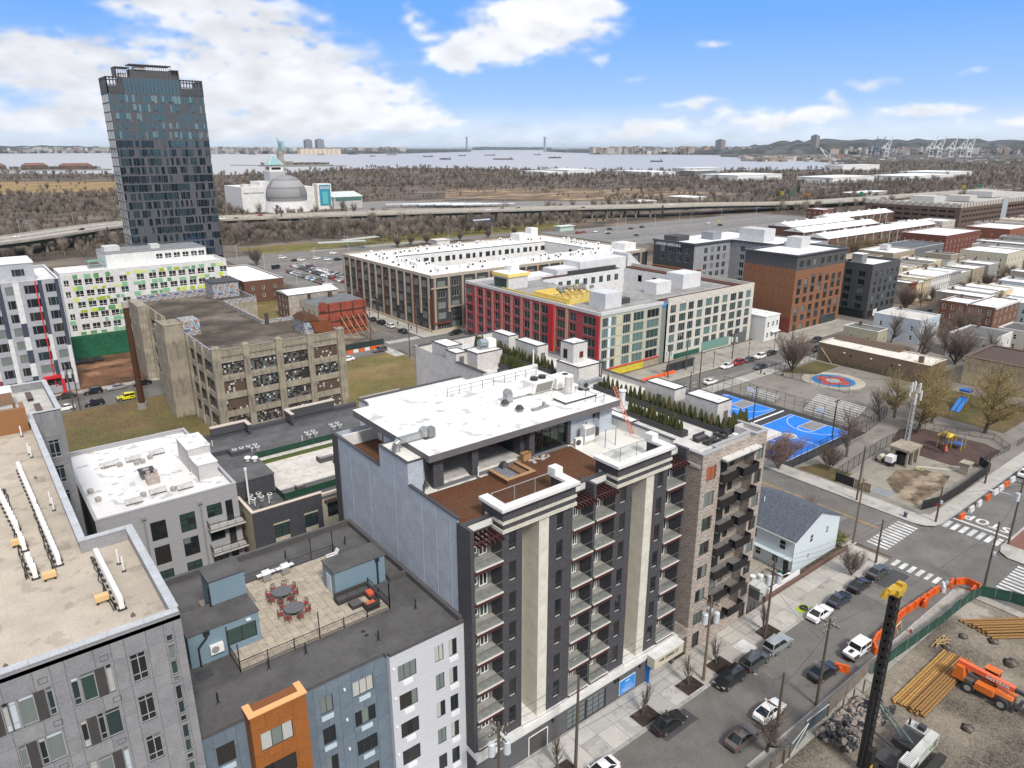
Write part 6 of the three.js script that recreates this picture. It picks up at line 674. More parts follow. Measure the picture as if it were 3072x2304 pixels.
// -- blocks on the left behind
{
let t=$t('apartment_block','grey, navy and white striped apartment tower with red lines','building',[10,0,230]),v=216.5,mG=M(.42,.43,.47,'pl',6,.7),mN=M(.055,.068,.1,'pl',4,.6),mW=M(.78,.78,.78,'pl',4,.7),mR=$N(.55,.02,.03,.5),kW=kind({f:.09,x:[.25,.75],m:$N(.22,.22,.24,.5),g:gMix});
let cols=[[-6,-3.2],[-1.8,.9],[2.4,4.7],[6.2,8.9],[10.2,12.4],[14.2,17.5],[18.8,21.1]],ops=[];for(let r=0;r<8;r++)for(let[a,c]of cols)ops.push({s0:a,s1:c,y0:26.7-3.5*r,y1:28.9-3.5*r});block(t,-12,22,v,245,0,30,{wall:mG,roof:$O,coping:$i,f:ops,ph:.8,depth:.2});$n(t,'f',v,ops,kW,.2);
for(let r=0;r<8;r++){let y=26.4-3.5*r;for(let[s,w2,m]of[[21.4,.9,r<5?mN:mW],[17.7,.9,r<4?mN:r<6?mW:mN],[12.6,1.3,r<3?mW:r % 2?mN:mW],[9.0,1.0,r<4?mN:mW],[5.0,1.0,r % 3?mN:mW],[1.2,.9,r % 2?mN:mW],[-3,.9,mN]])$p(t,'stripe_panel',bb(s-w2/2+.01,s+w2/2-.01,y+.01,y+3.49,v-.06,v,'k'),m);$p(t,'red_fin',bb(16.6,16.85,y,y+3.5,v-.25,v),mR);$p(t,'red_fin',bb(4.85,5.05,y,y+3.5,v-.25,v),mR);}
$p(t,'entrance_frame',$b().box(14.2,14.9,0,4.2,v-1,v).box(18,18.7,0,4.2,v-1,v).box(14.2,18.7,4.2,4.9,v-1,v),mR);$p(t,'penthouse',bb(-10,17.5,29.2,33.8,222,236),mG);$p(t,'penthouse_roof',bb(-10.2,17.7,33.8,34,221.8,236.2),$O);for(let s of[12.6,2,-6])$a(t,'f',222,{s0:s,s1:s+2.8,y0:30.6,y1:32.4,d:0},kW,.02);$p(t,'plant_box',bb(-6,6,34,37,226,233),M(.55,.56,.58,'pl',4,.7));
}
{
let t=$t('apartment_block','white apartment block dotted with green coloured panels','building',[56,0,285]),v=277.4,mW=M(.74,.74,.73,'pl',7,.7),kW=kind({f:.1,x:[.5],y:[.35],m:$W,g:[$D,$D,$R,$T]}),gs=[$N(.3,.4,.02,.6),$N(.48,.58,.03,.6),$N(.2,.42,.24,.6),$N(.1,.26,.1,.6),$N(.55,.6,.2,.6)];
let cols=[[29.3,30.9],...[32.2,35.4,38.6,41.8,46,51.4,55.4,58.6,62,65.2,68.6,71.8,75.4,79.8].map(s=>[s,s+2.5])],ops=[];for(let r=0;r<5;r++)for(let[a,c]of cols)ops.push({s0:a,s1:c,y0:17.9-3.8*r,y1:20-3.8*r});ops.forEach(o=>{if(o.y0<0)o.y0=.3;});
block(t,28.6,82.4,v,292,0,22.4,{wall:mW,roof:$O,coping:$i,f:ops,ph:.7,depth:.2});$n(t,'f',v,ops,kW,.2);
let used=[];for(let i=0;i<420;i++){let r=floor(R()*6),w2=rr(1,2.4),s=rr(28.7,79.8),up=R()<.5,y0=up?20.15-3.8*r:18.1-3.8*r,h=up?rr(.8,1.6):rr(1.2,2);if(y0+h>22.3||y0<.2||s+w2>82.3)continue;if(ops.some(o=>s<o.s1+.02&&s+w2>o.s0-.02&&y0<o.y1+.02&&y0+h>o.y0-.02))continue;if(used.some(o=>s<o[1]+.02&&s+w2>o[0]-.02&&y0<o[3]&&y0+h>o[2]))continue;used.push([s,s+w2,y0,y0+h]);$p(t,'colour_panel',bb(s,s+w2,y0,y0+h,v-.05,v,'k'),y0<8?pick(gs.slice(2,4)):pick(gs));}
$p(t,'penthouse',bb(44,77.5,21.7,26.6,284,302),mW);$p(t,'penthouse_roof',bb(43.9,77.6,26.6,26.75,283.9,302),M(.3,.3,.31,'mo',9,.8));for(let s of[60,63,66,69,72,74.6])$a(t,'f',284,{s0:s,s1:s+2.3,y0:23.7,y1:25.6,d:0},kW,.02);$p(t,'plant_box',$b().box(45,50,26.7,28.4,291,297).box(60,63,26.7,28.2,290,294),M(.66,.66,.66,'pl',4,.7));$p(t,'pergola',$b().box(38.5,43.5,24.2,24.4,286,290).box(38.6,38.8,21.7,24.2,286,286.2).box(43.2,43.4,21.7,24.2,286,286.2),$N(.12,.28,.22,.6));
$o('hoarding',bb(25,42,0,7.2,249,249.3),M(.02,.15,.075,'mo',6,.9),'tall dark green hoarding around the red earth excavation','hoarding');
let d=$b(),q=rng(5);for(let i=0;i<40;i++){let u=24+q()*8,w=243+q()*4;d.add(new THREE.IcosahedronGeometry(.5+q()*.7,0),new THREE.Matrix4().makeScale(1,.5,1).setPosition(u,.3,-w));}stuff('tarpaulin_heap',new THREE.Mesh(d.geo(),$N(.02,.02,.022,.5)),'heap of black plastic sheeting on the red earth','heap');
}
{let t=$t('brick_building','long low brown brick building with white roof behind the warehouse','building',[103,0,328]),kW=kind({f:.1,y:[.5],m:$W,g:[$D,$R]}),lo=grid([304,308,317,324,333,340],[2,5.3],1.1,1.7),fo=grid([98.6,103,108],[2,5.3],1.1,1.7);block(t,95,111.8,300,346,0,9.2,{wall:M(.2,.1,.065,'brick',2.4,.9),roof:$O,coping:$i,f:fo,l:lo,ph:.4,depth:.15});$n(t,'f',300,fo,kW,.15);$n(t,'l',95,lo,kW,.15);}
{let t=$t('brick_building','narrow brick house with white gable roof next to the red one','house',[107,0,263]),kW=kind({f:.12,y:[.5],m:$W,g:[$D]}),lo=grid([260,263,266.4],[1.2,4.4,7.2],1,1.8);let w=$b();$w(w,'l',97.2,257.6,269,0,10,lo,.15);$p(t,'brick_wall',w,M(.26,.15,.13,'brick',2.2,.9));let w2=$b();$w(w2,'f',257.6,97.2,117,0,10);$w(w2,'r',117,257.6,269,0,10);$w(w2,'k',269,97.2,117,0,10);$p(t,'wall',w2,M(.5,.46,.43,'we',5,.9));$n(t,'l',97.2,lo,kW,.15);$p(t,'roof',$b().F(96.9,9.9,257.2,117.3,269.3,96.9,10.8,263,117.3,263.6),$O);}
{
let t=$t('brick_building','weathered red building held up by steel bands and timber props','building',[105,0,235]),kW=kind({f:.1,m:$N(.1,.08,.07,.7),g:[$R]}),lo=grid([232,236,241],[6.5,2.5],1.3,2);let w=$b();$w(w,'l',96,228,244.5,0,10.6,lo,.2);$p(t,'side_wall',w,M(.62,.58,.52,'we',5,.9));$n(t,'l',96,lo,kW,.2);let f=$b();$w(f,'f',228,96,113.8,0,11.4);$w(f,'r',113.8,228,244.5,0,11);$w(f,'k',244.5,96,113.8,0,10.6);$p(t,'wall',f,M(.36,.085,.055,'we',6,.9));$p(t,'roof',$b().H(96,10.7,228,113.8,11,228,113.8,11,244.5,96,10.5,244.5),M(.19,.2,.205,'mo',8,.8));let b=$b();for(let y of[1.6,4.8,8.2])b.box(96,113.8,y,y+.35,227.8,228);for(let u of[99.5,104,108.5,112.6])b.box(u,u+.35,0,11,227.75,227.8);$p(t,'steel_band',b,$N(.05,.035,.03,.8));$p(t,'chimney',$b().box(106,107.2,10.6,12.6,241,242.2).box(99,100,10.6,12.4,243,244),M(.12,.08,.07,'brick',1,.9));$p(t,'chimney',bb(96.6,98.4,9,12,227.5,228.2),M(.36,.085,.055,'brick',2,.9));for(let i=0;i<5;i++){let u=103.5+i*2.2;$p(t,'prop',$b().R(u,6.5,227.6,u+1.5,0,221.6,.25,.25),$N(.34,.22,.12,.9));}
$o('hoarding',bb(94.2,109,0,1.9,207.2,207.35),M(.03,.05,.05,'mo',3,.9),'dark mesh hoarding in front of the red building','hoarding');
}
// -- brown courtyard complex
{
let t=$t('apartment_complex','four storey dark brown courtyard complex with crowded white roof','building',[190,0,250]),Y=20,mD=M(.075,.075,.082,'brick',3,.8),mC=M(.55,.465,.36,'brick',3,.85),mR=M(.15,.045,.025,'si',2,.7),kW=kind({f:.13,x:[.33,.66],m:$N(.34,.33,.31,.5),g:[$D,$R,$B]});
let lo=[],fo=[];for(let r=0;r<5;r++){let y0=15.6-3.7*r;if(y0<.5)continue;for(let i=0;i<12;i++)lo.push({s0:213.4+i*5.5,s1:216.4+i*5.5,y0,y1:y0+2.3});for(let i=0;i<18;i++)fo.push({s0:132.4+i*5.8,s1:135.6+i*5.8,y0,y1:y0+2.3});}
let w=$b();$w(w,'l',130,210,279,0,Y,lo,.2);$w(w,'f',210,130,240,0,Y,fo,.2);$w(w,'k',279,130,240,0,Y);$w(w,'r',240,210,279,0,Y);$p(t,'wall',w,mD);$n(t,'l',130,lo,kW,.2);$n(t,'f',210,fo,kW,.2);
let W2=M(.8,.79,.78,'pl',8,.8),cw=$b(),co=[];for(let i=0;i<22;i++)co.push({s0:148+i*3.6,s1:149.6+i*3.6+(i % 3?0:.8),y0:15.4,y1:17.6});$w(cw,'f',262,146,226,8,Y-.5,co,.15);$w(cw,'k',228,146,226,8,Y-.5);$w(cw,'r',146,228,262,8,Y-.5);$w(cw,'l',226,228,262,8,Y-.5,[{s0:231,s1:233,y0:15.4,y1:17.6},{s0:236,s1:238,y0:15.4,y1:17.6},{s0:243,s1:245,y0:15.4,y1:17.6}],.15);$p(t,'court_wall',cw,W2);$n(t,'f',262,co,kind({f:.1,x:[.5],m:dark,g:[$D,$T]}),.15);$p(t,'court_floor',bb(146,226,7.8,8,228,262),$C);
$p(t,'roof',$b().box(130.3,239.7,19.2,19.5,210.3,228).box(130.3,239.7,19.2,19.5,262,278.7).box(130.3,146,19.2,19.5,228,262).box(226,239.7,19.2,19.5,228,262),$O);let e=.12;$p(t,'coping',$b().box(129.8,240.2,Y-.9,Y+.12,209.75,210.3).box(129.8,130.3,Y-.9,Y+.12,210.3,278.7).box(129.8,240.2,Y-.5,Y+.12,278.7,279.2).box(239.7,240.2,Y-.5,Y+.12,210.3,278.7),M(.6,.52,.42,'brick',3,.85));
for(let i=0;i<=12;i++)$p(t,'pier',bb(129.5,130,i % 3===1?6:.2,Y-.9,210.7+i*5.5+.6,211.5+i*5.5+.6,'r'),mC);for(let i=0;i<=18;i++)$p(t,'pier',bb(130.7+i*5.8,131.5+i*5.8,i % 4===1?6.6:.2,Y-.9,209.5,210,'k'),mC);for(let q of[221.8,243.7,265.8])$p(t,'rust_panel',bb(129.7,129.99,1,Y-.9,q,q+1.9,'r'),mR);for(let q of[154,177,200])$p(t,'rust_panel',bb(q,q+2,1,Y-.9,209.7,209.99,'k'),mR);for(let[a,c]of[[130,135.4]]){$p(t,'shop_front',$b().box(129.6,137,2.8,3.4,209.3,209.7),mR);$p(t,'corner_panel',bb(130.1,131.6,3.4,15.2,209.75,209.9),mR);$p(t,'corner_panel',bb(129.72,129.9,3.4,12,210.1,212.2),mR);$p(t,'frame_band',$b().box(129.4,137.2,15.3,15.9,209.35,209.48).box(136.2,142,8.2,8.8,209.35,209.48),mC);}$p(t,'plinth',$b().box(129.3,240,0,.9,209.3,209.74).box(129.3,129.74,0,.9,209.74,279),M(.55,.45,.33,'co',4,.9));
$p(t,'stair_head',$b().box(217,224,19.5,22.6,270,277).box(224.2,228.4,19.5,25,270,274.4),W2);$p(t,'stair_head',bb(232,239,19.5,22.4,216,224),W2);
let g='air conditioners on the white courtyard roof',us=[];for(let i=0;i<120;i++){let k=i<40?0:i<80?1:i<106?2:3,q=[[133,226,214,226],[134,236,265,276.5],[133,144,228,262],[228,237,230,262]][k],u=round(rr(q[0],q[1])/1.6)*1.6,w3=rr(q[2],q[3]);us.push([k,u,w3]);}us.sort((a,b)=>a[0]-b[0]||(a[0]<2?a[1]-b[1]:a[2]-b[2]));let no=[0,0,0,0];for(let[k,u,w3]of us){let c=fanUnit([u,19.5,w3],R()<.7?0:PI/2,ORD(no[k]++)+' fan unit from the '+(k<2?'left':'near')+' on the '+['near','far','left','right'][k]+' wing of the courtyard roof','air conditioner',g);c.scale.setScalar(1.35);}
}
// -- half clad building with red sheathing
{
let t=$t('apartment_block','half finished apartment block with red sheathing and cream side','building',[172,0,165]),Y=19,mRed=M(.37,.065,.075,'si',1.6,.7),mRed2=M(.42,.08,.08,'si',.9,.7),mTan=M(.45,.36,.16,'si',.9,.8),mCr=M(.66,.63,.56,'pl',6,.75),kA=kind({f:.09,x:[.55],m:$N(.32,.36,.36,.5),g:[$G,$T,$D]}),kB=kind({f:.09,x:[.35,.7],m:$N(.3,.32,.32,.5),g:[$G,$T,$N(.1,.17,.16,.1),$D]});
let lcol=[[196.3,199.6],[190.4,193],[185.8,188.2],[181.4,183.6],[175.8,178.6],[171,173.6],[166,168.6],[161.4,164],[157.6,160.4],[150,153.4],[145.4,148],[137.4,142.4]],lo=[];for(let r=0;r<6;r++)for(let[a,c]of lcol)lo.push({s0:a,s1:c,y0:14.9-3.05*r,y1:17.3-3.05*r,k:c-a>3?kB:kA});lo.forEach(o=>{if(o.y0<0)o.y0=.1;});
let w=$b();$w(w,'l',137.4,135.5,200,0,Y-.8,lo,.25);$p(t,'red_wall',w,mRed);$n(t,'l',137.4,lo,kA,.25);
lcol.forEach(([a,c],i)=>{if(i<11)$p(t,'sheathing_strip',bb(137.3,137.4,1,18,c+.5,(i?lcol[i-1][0]:201)-.5<c+.6?c+.9:min(c+1.9,i?lcol[i-1][0]-.3:199.9),'r'),i===8||i===9||i===10?mTan:mRed2);});{let b=$b();lcol.forEach(([a,c],i)=>{if(i>10||i===8||i===9)return;let e=min(c+1.7,i?lcol[i-1][0]-.4:199.8);for(let y=1.2;y<17.9;y+=.42)b.box(137.24,137.3,y,y+.13,c+.6,e,'r');});let m=new THREE.Mesh(b.geo(),$N(.72,.42,.38,.8));m.geometry.translate(-t.o.x,0,-t.o.z);stuff('batten',m,'','',t);}$p(t,'red_fin',bb(136.7,137.4,.5,18.4,154.4,156.4),M(.55,.02,.04,'si',.6,.6));$p(t,'red_fin',bb(137.0,137.4,.5,18.2,135.6,137),M(.5,.04,.06,'si',.5,.7));
let fo=[],fo2=[];for(let r=0;r<5;r++){let y0=14.9-3.05*r;for(let[a,c]of[[138.2,140.4],[141.6,143.4],[146.4,149.4],[150.6,155],[156.4,161.6]])fo.push({s0:a,s1:c,y0,y1:y0+2.5});for(let i=0;i<10;i++)fo2.push({s0:166.6+i*4.2,s1:169.2+i*4.2+(i % 3===1?.5:0),y0,y1:y0+2.45});}
let f=$b();$w(f,'f',135.5,137.4,162.6,2.6,Y,fo,.25);$p(t,'panel_wall',f,M(.5,.49,.4,'pl',3,.7));$n(t,'f',135.5,fo,kB,.25);let f2=$b();$w(f2,'f',135.5,165.4,208.6,0,Y+.5,fo2,.25);$w(f2,'r',208.6,135.5,200,0,Y+.5);$w(f2,'k',200,137.4,208.6,0,Y);$p(t,'cream_wall',f2,mCr);$n(t,'f',135.5,fo2,kB,.25);$p(t,'joint_wall',bb(162.6,165.4,0,Y-.2,136.1,136.5),M(.22,.24,.23,'si',2,.7));$p(t,'blue_tarp',bb(162.6,165.2,17.2,18.6,135.9,136.05),$N(.02,.22,.6,.6));$p(t,'yellow_base',bb(137.5,156,0,2.6,135.7,136),M(.75,.6,.06,'mo',3,.8));$p(t,'bare_base',bb(156,162.6,0,2.6,135.7,136),M(.42,.36,.29,'we',3,.9));$p(t,'red_band',bb(137.3,162.6,2.4,2.75,135.35,135.49),$N(.6,.05,.04,.7));for(let[a,c,m]of[[141.2,145.6,M(.6,.58,.42,'pl',2,.8)],[149.5,150.5,M(.6,.58,.42,'pl',2,.8)],[140.5,141.5,$N(.6,.66,.7,.6)]])for(let r=0;r<5;r++)$p(t,'insulation_panel',bb(max(a,143.5>a&&a>141?143.6:a),c,14.9-3.05*r,17.4-3.05*r,135.42,135.5,'k'),m);$p(t,'shop_window',bb(183,197,.6,3.4,135.35,135.49),$N(.14,.26,.23,.15));$p(t,'garage',bb(198.6,206.6,.3,3.6,135.3,135.49),$N(.1,.105,.11,.6));
$p(t,'roof',$b().box(137.7,208.4,17.9,18.2,135.8,156).box(137.7,160,17.9,18.2,156,199.8).box(160,208.4,17.9,18.2,186.3,199.8).box(200.3,208.4,17.9,18.2,156,186.3),M(.36,.35,.34,'mo',12,.8));$p(t,'court_floor',bb(160,200.2,7.9,8,156,186),$C);$p(t,'parapet',$b().box(137.4,163,18.2,Y+.12,135.3,135.75).box(137.2,137.7,18.2,Y+.1,135.75,200).box(137.7,208.6,18.2,Y,199.6,200),M(.66,.66,.66,'pl',4,.8));$p(t,'cream_parapet',$b().box(165.4,208.6,18.2,Y+.5,135.75,136).box(208.3,208.6,18.2,Y+.5,136,199.6),mCr);$p(t,'green_roof',bb(166,208,18.2,18.45,136.4,140.4),M(.14,.05,.045,'se',4,.95));$p(t,'green_roof',bb(204,208,18.2,18.45,140.6,190),M(.14,.05,.045,'se',4,.95));
let W2=M(.76,.76,.77,'pl',6,.8),co=[];for(let i=0;i<9;i++)co.push({s0:163+i*4,s1:165+i*4,y0:14.8,y1:17.2});let cw=$b();$w(cw,'f',186,160,200,8,18.8,co,.15);$w(cw,'k',156,160,200,8,18.2);$w(cw,'r',160,156,186,8,18.2);$w(cw,'l',200,156,186,8,18.6,[{s0:170,s1:172,y0:14.8,y1:17.2},{s0:177,s1:179,y0:14.8,y1:17.2}],.15);$p(t,'court_wall',cw,W2);$n(t,'f',186,co,kA,.15);
$p(t,'stair_box',bb(144.6,151.2,18.2,22.6,141,147.6),M(.68,.69,.71,'pl',6,.8));$p(t,'stair_box',bb(172,179,18.2,22,146,151),W2);$p(t,'stair_box',bb(186,195,18.2,23,147,154),W2);$p(t,'penthouse',bb(141,149,18.2,22.2,181,189),M(.66,.66,.67,'pl',5,.8));$p(t,'penthouse_roof',bb(140.6,149.4,22.2,23.2,180.6,189.4),$N(.75,.58,.18,.7));$p(t,'penthouse_top',$b().box(140.8,149.2,23.2,23.35,180.8,189.2).box(145,148.6,23.35,25,185,188),$O);$p(t,'penthouse_glass',bb(140.9,141,18.6,21.6,182,188.4),$G);$p(t,'roof_deck',bb(153,168,18.2,19.4,190,198),W2);$p(t,'rear_penthouse',$b().box(180,204,18.2,22.6,189,198).box(170,180,18.2,20.6,190,198),W2);$p(t,'penthouse_wedge',$b().F(206,18.2,190,214,198,206,23.4,190,207,198),W2);$p(t,'dark_screen',bb(172,196,18.9,20.4,186.5,186.9),M(.05,.05,.055,'si',2,.8));$p(t,'green_roof',bb(161,199,18.8,18.95,187,188.8),M(.14,.05,.045,'se',4,.95));
{let b=$b();b.box(141,160,18.2,19.8,168.4,168.7).box(141,141.3,18.2,19.8,152,168.4).box(141.3,152,18.2,19.8,152,152.3).box(152,160,18.2,19.8,156,156.3).box(138.2,138.5,18.2,19.5,150,181).box(138.5,141,18.2,18.32,150,181).box(141.3,159.9,18.2,18.34,158.5,168.4);$p(t,'yellow_board',b,M(.78,.6,.17,'pl',4,.8));$p(t,'timber_stack',(()=>{let q=$b();for(let i=0;i<26;i++)q.bar(P(144+i*.55,18.4,157+(i % 5)),P(145+i*.5,20.2,160+(i % 4)),.12,.12);return q;})(),$N(.5,.3,.1,.9));$p(t,'rubble',(()=>{let q=$b(),g=rng(9);for(let i=0;i<40;i++)q.add(new THREE.IcosahedronGeometry(.4+g()*.4,0),new THREE.Matrix4().setPosition(145+g()*14,20.2+g()*.4,-(160+g()*5)));return q;})(),$N(.2,.2,.21,.9));}
$p(t,'dark_unit',bb(152.4,157,18.2,19.8,143,145.2),dark);{let b=$b();for(let i=0;i<16;i++)b.box(139.4+i*1.1,139.9+i*1.1,18.25,18.8,137,137.6);$p(t,'roof_block',b,$N(.7,.66,.58,.8));$p(t,'roof_beam',$b().box(139,157,18.25,18.5,136.4,136.8).box(139,139.4,18.25,18.5,136.8,147),$k);}
$o('debris_netting',$b().box(150.6,165,18.6,19.8,199,199.06),$N(.75,.16,.05,.9),'orange safety netting on the half finished roof','netting');
let h=$t('site_fence','green and black hoarding at the foot of the half finished block','hoarding',[160,0,128]);$p(h,'board',bb(157,169,0,2.6,127.6,127.75),M(.03,.035,.04,'mo',3,.8));$p(h,'green_board',bb(164,176,2.2,3.8,131,131.15),M(.02,.12,.08,'mo',3,.8));for(let u of[157.2,161,165,168.8])$p(h,'post',bb(u,u+.12,0,2.8,127.45,127.6),dark);$o('plastic_barrier',$b().box(145,159,0,1,126.2,126.6),$N(.75,.12,.03,.6),'long orange barrier line at the foot of the half finished block','barrier');
let wh=$t('small_white_house','small white house squeezed beside the cream facade','house',[214,0,133]);$p(wh,'wall',bb(210.4,218.6,0,8.4,131,150),M(.76,.76,.76,'si',1.4,.7));$p(wh,'roof',bb(210.2,218.8,8.4,8.6,130.8,150.2),$O);for(let u of[211.6,214.4,216.8])for(let y of[1.2,4.8])$a(wh,'f',131,{s0:u,s1:u+.9,y0:y,y1:y+1.8,d:0},kind({f:.08,y:[.5],m:$W,g:[$D]}),.02);$p(wh,'awning',$b().F(213.8,2.9,129.8,218.4,131,213.8,3.2,130.9,218.4,131),$i);
}
// -- brick and grey block with roof lettering, big brick block, charcoal block
{
let t=$t('apartment_block','grey and red brick apartment block with white roof lettering','building',[252,0,190]),Y=25,mG=M(.46,.47,.5,'brick',4,.75),mS=M(.085,.09,.1,'brick',4,.7),mB=M(.34,.135,.07,'brick',3,.85),kW=kind({f:.14,x:[.5],m:$N(.3,.31,.33,.5),g:gMix});
let lo=[],lo2=[],fo=[];for(let r=0;r<7;r++){let y0=20.6-3.35*r;if(y0<.3)continue;for(let s of[186,190,194.5,199])lo.push({s0:s,s1:s+2.2,y0,y1:y0+2.3});for(let s of[244.5,248.8,253,257])fo.push({s0:s,s1:s+2.2,y0,y1:y0+2.3});for(let s of[160,164,168,172,176.4])lo2.push({s0:s,s1:s+2.2,y0,y1:y0+2.3});}
let w=$b();$w(w,'l',238,183.6,205,14.4,Y,lo.filter(o=>o.y0>14.4),.2);$p(t,'slate_wall',w,mS);let w1=$b();$w(w1,'l',238,183.6,205,0,14.4,lo.filter(o=>o.y1<14.4),.2);$w(w1,'f',183.6,238,243,0,14.4);$p(t,'brick_wall',w1,mB);let w2=$b();$w(w2,'f',183.6,243,262,0,Y,fo,.2);$w(w2,'f',183.6,238,243,14.4,Y);$w(w2,'l',262,156,183.6,0,Y,lo2,.2);$w(w2,'k',205,238,290,0,Y);$w(w2,'r',290,156,205,0,Y);$w(w2,'f',156,262,290,0,Y);$p(t,'wall',w2,mG);$n(t,'l',238,lo.filter(o=>o.y0>14.4||o.y1<14.4),kW,.2);$n(t,'f',183.6,fo,kW,.2);$n(t,'l',262,lo2,kW,.2);
$p(t,'roof',$b().box(238.2,289.8,Y-.8,Y-.5,183.8,204.8).box(262.2,289.8,Y-.8,Y-.5,156.2,183.8),$O);$p(t,'cornice',$b().box(237.5,238.2,Y-.6,Y+.2,183.1,205.4).box(238.2,262,Y-.6,Y+.2,183.1,183.8).box(261.5,262.2,Y-.6,Y+.2,155.5,183.1),$N(.06,.065,.08,.6));$p(t,'plant_box',bb(268,276,Y-.5,Y+4.6,172,184),M(.6,.61,.62,'pl',5,.8));$p(t,'plant_box',bb(258,264,Y-.5,Y+2.6,190,196),M(.28,.31,.34,'pl',5,.8));$p(t,'brick_cornice',$b().box(237.7,238,14.2,14.6,183.3,205.2).box(238,243.2,14.2,14.6,183.3,183.6),$N(.36,.15,.08,.9));$p(t,'roof_screen',$b().box(242,250,Y-.5,Y+1.6,196,203),M(.06,.06,.065,'si',2,.8));
let g=$q('LUXURY RENTALS',1.15,.12);g.rotateY(-PI/2);g.translate(237.6,Y-1.35,-197);$p(t,'lettering',g,$i);
}
{
let t=$t('apartment_block','eight storey orange brick block with blank brick side wall','building',[244,0,143]),mB=M(.34,.15,.075,'brick',4.2,.88),mG=M(.12,.12,.125,'brick',4.2,.8),kW=kind({f:.12,x:[.5],m:dark,g:gMix}),cols=[228.8,233.2,237.6,242.2,246.8,251.2,255.4],fo=[];for(let r=0;r<8;r++)for(let s of cols)fo.push({s0:s,s1:s+2.3,y0:22.9-3.2*r,y1:25.1-3.2*r});fo.forEach(o=>{if(o.y0<.3)o.y0=.3;});
let w=$b();$w(w,'f',132,227,259.6,0,21.8,fo.filter(o=>o.y1<21.9),.25);$w(w,'l',227,132,152.5,5.4,22.4);$p(t,'wall',w,mB);let w0=$b();$w(w0,'l',227,132,152.5,0,5.4);$p(t,'painted_wall',w0,M(.32,.075,.05,'brick',4.2,.85));let w2=$b();$w(w2,'f',132,227,259.6,21.8,26.9,fo.filter(o=>o.y0>21.8),.25);$w(w2,'l',227,132,152.5,22.4,26.9);$w(w2,'r',259.6,132,152.5,0,26.9);$w(w2,'k',152.5,227,259.6,0,26.9);$p(t,'top_wall',w2,mG);$n(t,'f',132,fo,kW,.25);
for(let[a,r0,n]of[[228.8,2,2],[228.8,5,2],[233.2,2,2],[237.6,1,3],[242.2,0,4],[246.8,3,2],[251.2,2,2],[255.4,2,2],[237.6,5,2],[242.2,5,2],[246.8,6,2],[251.2,5,2],[255.4,5,2]])for(let i=0;i<n-1;i++){let y=22.9-3.2*(r0+i);if(y-1>0)$p(t,'spandrel',bb(a,a+2.3,y-1.0,y,131.88,132,'k'),mG);}
$p(t,'cornice',$b().box(226.4,260.2,26.9,27.3,131.4,132.3).box(226.4,227.3,26.9,27.3,132.3,153).box(227.3,260.2,26.9,27.3,152.2,153).box(259.3,260.2,26.9,27.3,132.3,152.2),$N(.07,.075,.09,.6));$p(t,'roof',bb(227.3,259.3,26.3,26.7,132.3,152.2),$O);$p(t,'plant_box',$b().box(247,253,26.7,30.6,143,149).box(250,257,26.7,28.2,150,151.8),W0());$p(t,'shop_window',bb(247,257,.4,3.4,131.8,131.99),$T);$p(t,'plinth',bb(227,259.6,0,.5,131.7,132),M(.5,.48,.44,'co',4,.9));
}
function W0(){return M(.62,.62,.62,'pl',5,.8);}
{
let t=$t('apartment_block','charcoal brick apartment block with glazed ground floor','building',[283,0,136]),mG=M(.105,.108,.115,'brick',4,.85),kW=kind({f:.13,x:[.5],m:dark,g:gMix}),fo=[],lo=[];for(let r=0;r<5;r++){for(let s of[273.4,277.6,281.8,286,289.8])fo.push({s0:s,s1:s+2,y0:15.6-3.1*r,y1:17.6-3.1*r});for(let s of[129.4,134.6])lo.push({s0:s,s1:s+2.6,y0:15.6-3.1*r,y1:17.6-3.1*r});}
block(t,271,293,127,140,0,20.4,{wall:mG,roof:$O,coping:$N(.09,.09,.1,.7),f:fo,l:lo,ph:.9,depth:.2});$n(t,'f',127,fo,kW,.2);$n(t,'l',271,lo,kW,.2);$p(t,'stair_head',bb(276,280,19.5,23,134,138),M(.28,.28,.28,'brick',3,.8));$p(t,'stair_head_roof',bb(275.8,280.2,23,23.2,133.8,138.2),$O);$p(t,'shop_window',$b().box(272,281,.4,2.9,126.85,126.98).box(270.85,270.98,.4,2.9,128,138),$D);$p(t,'shop_sign',bb(276,279,.4,2.9,126.7,126.84),$i);
}
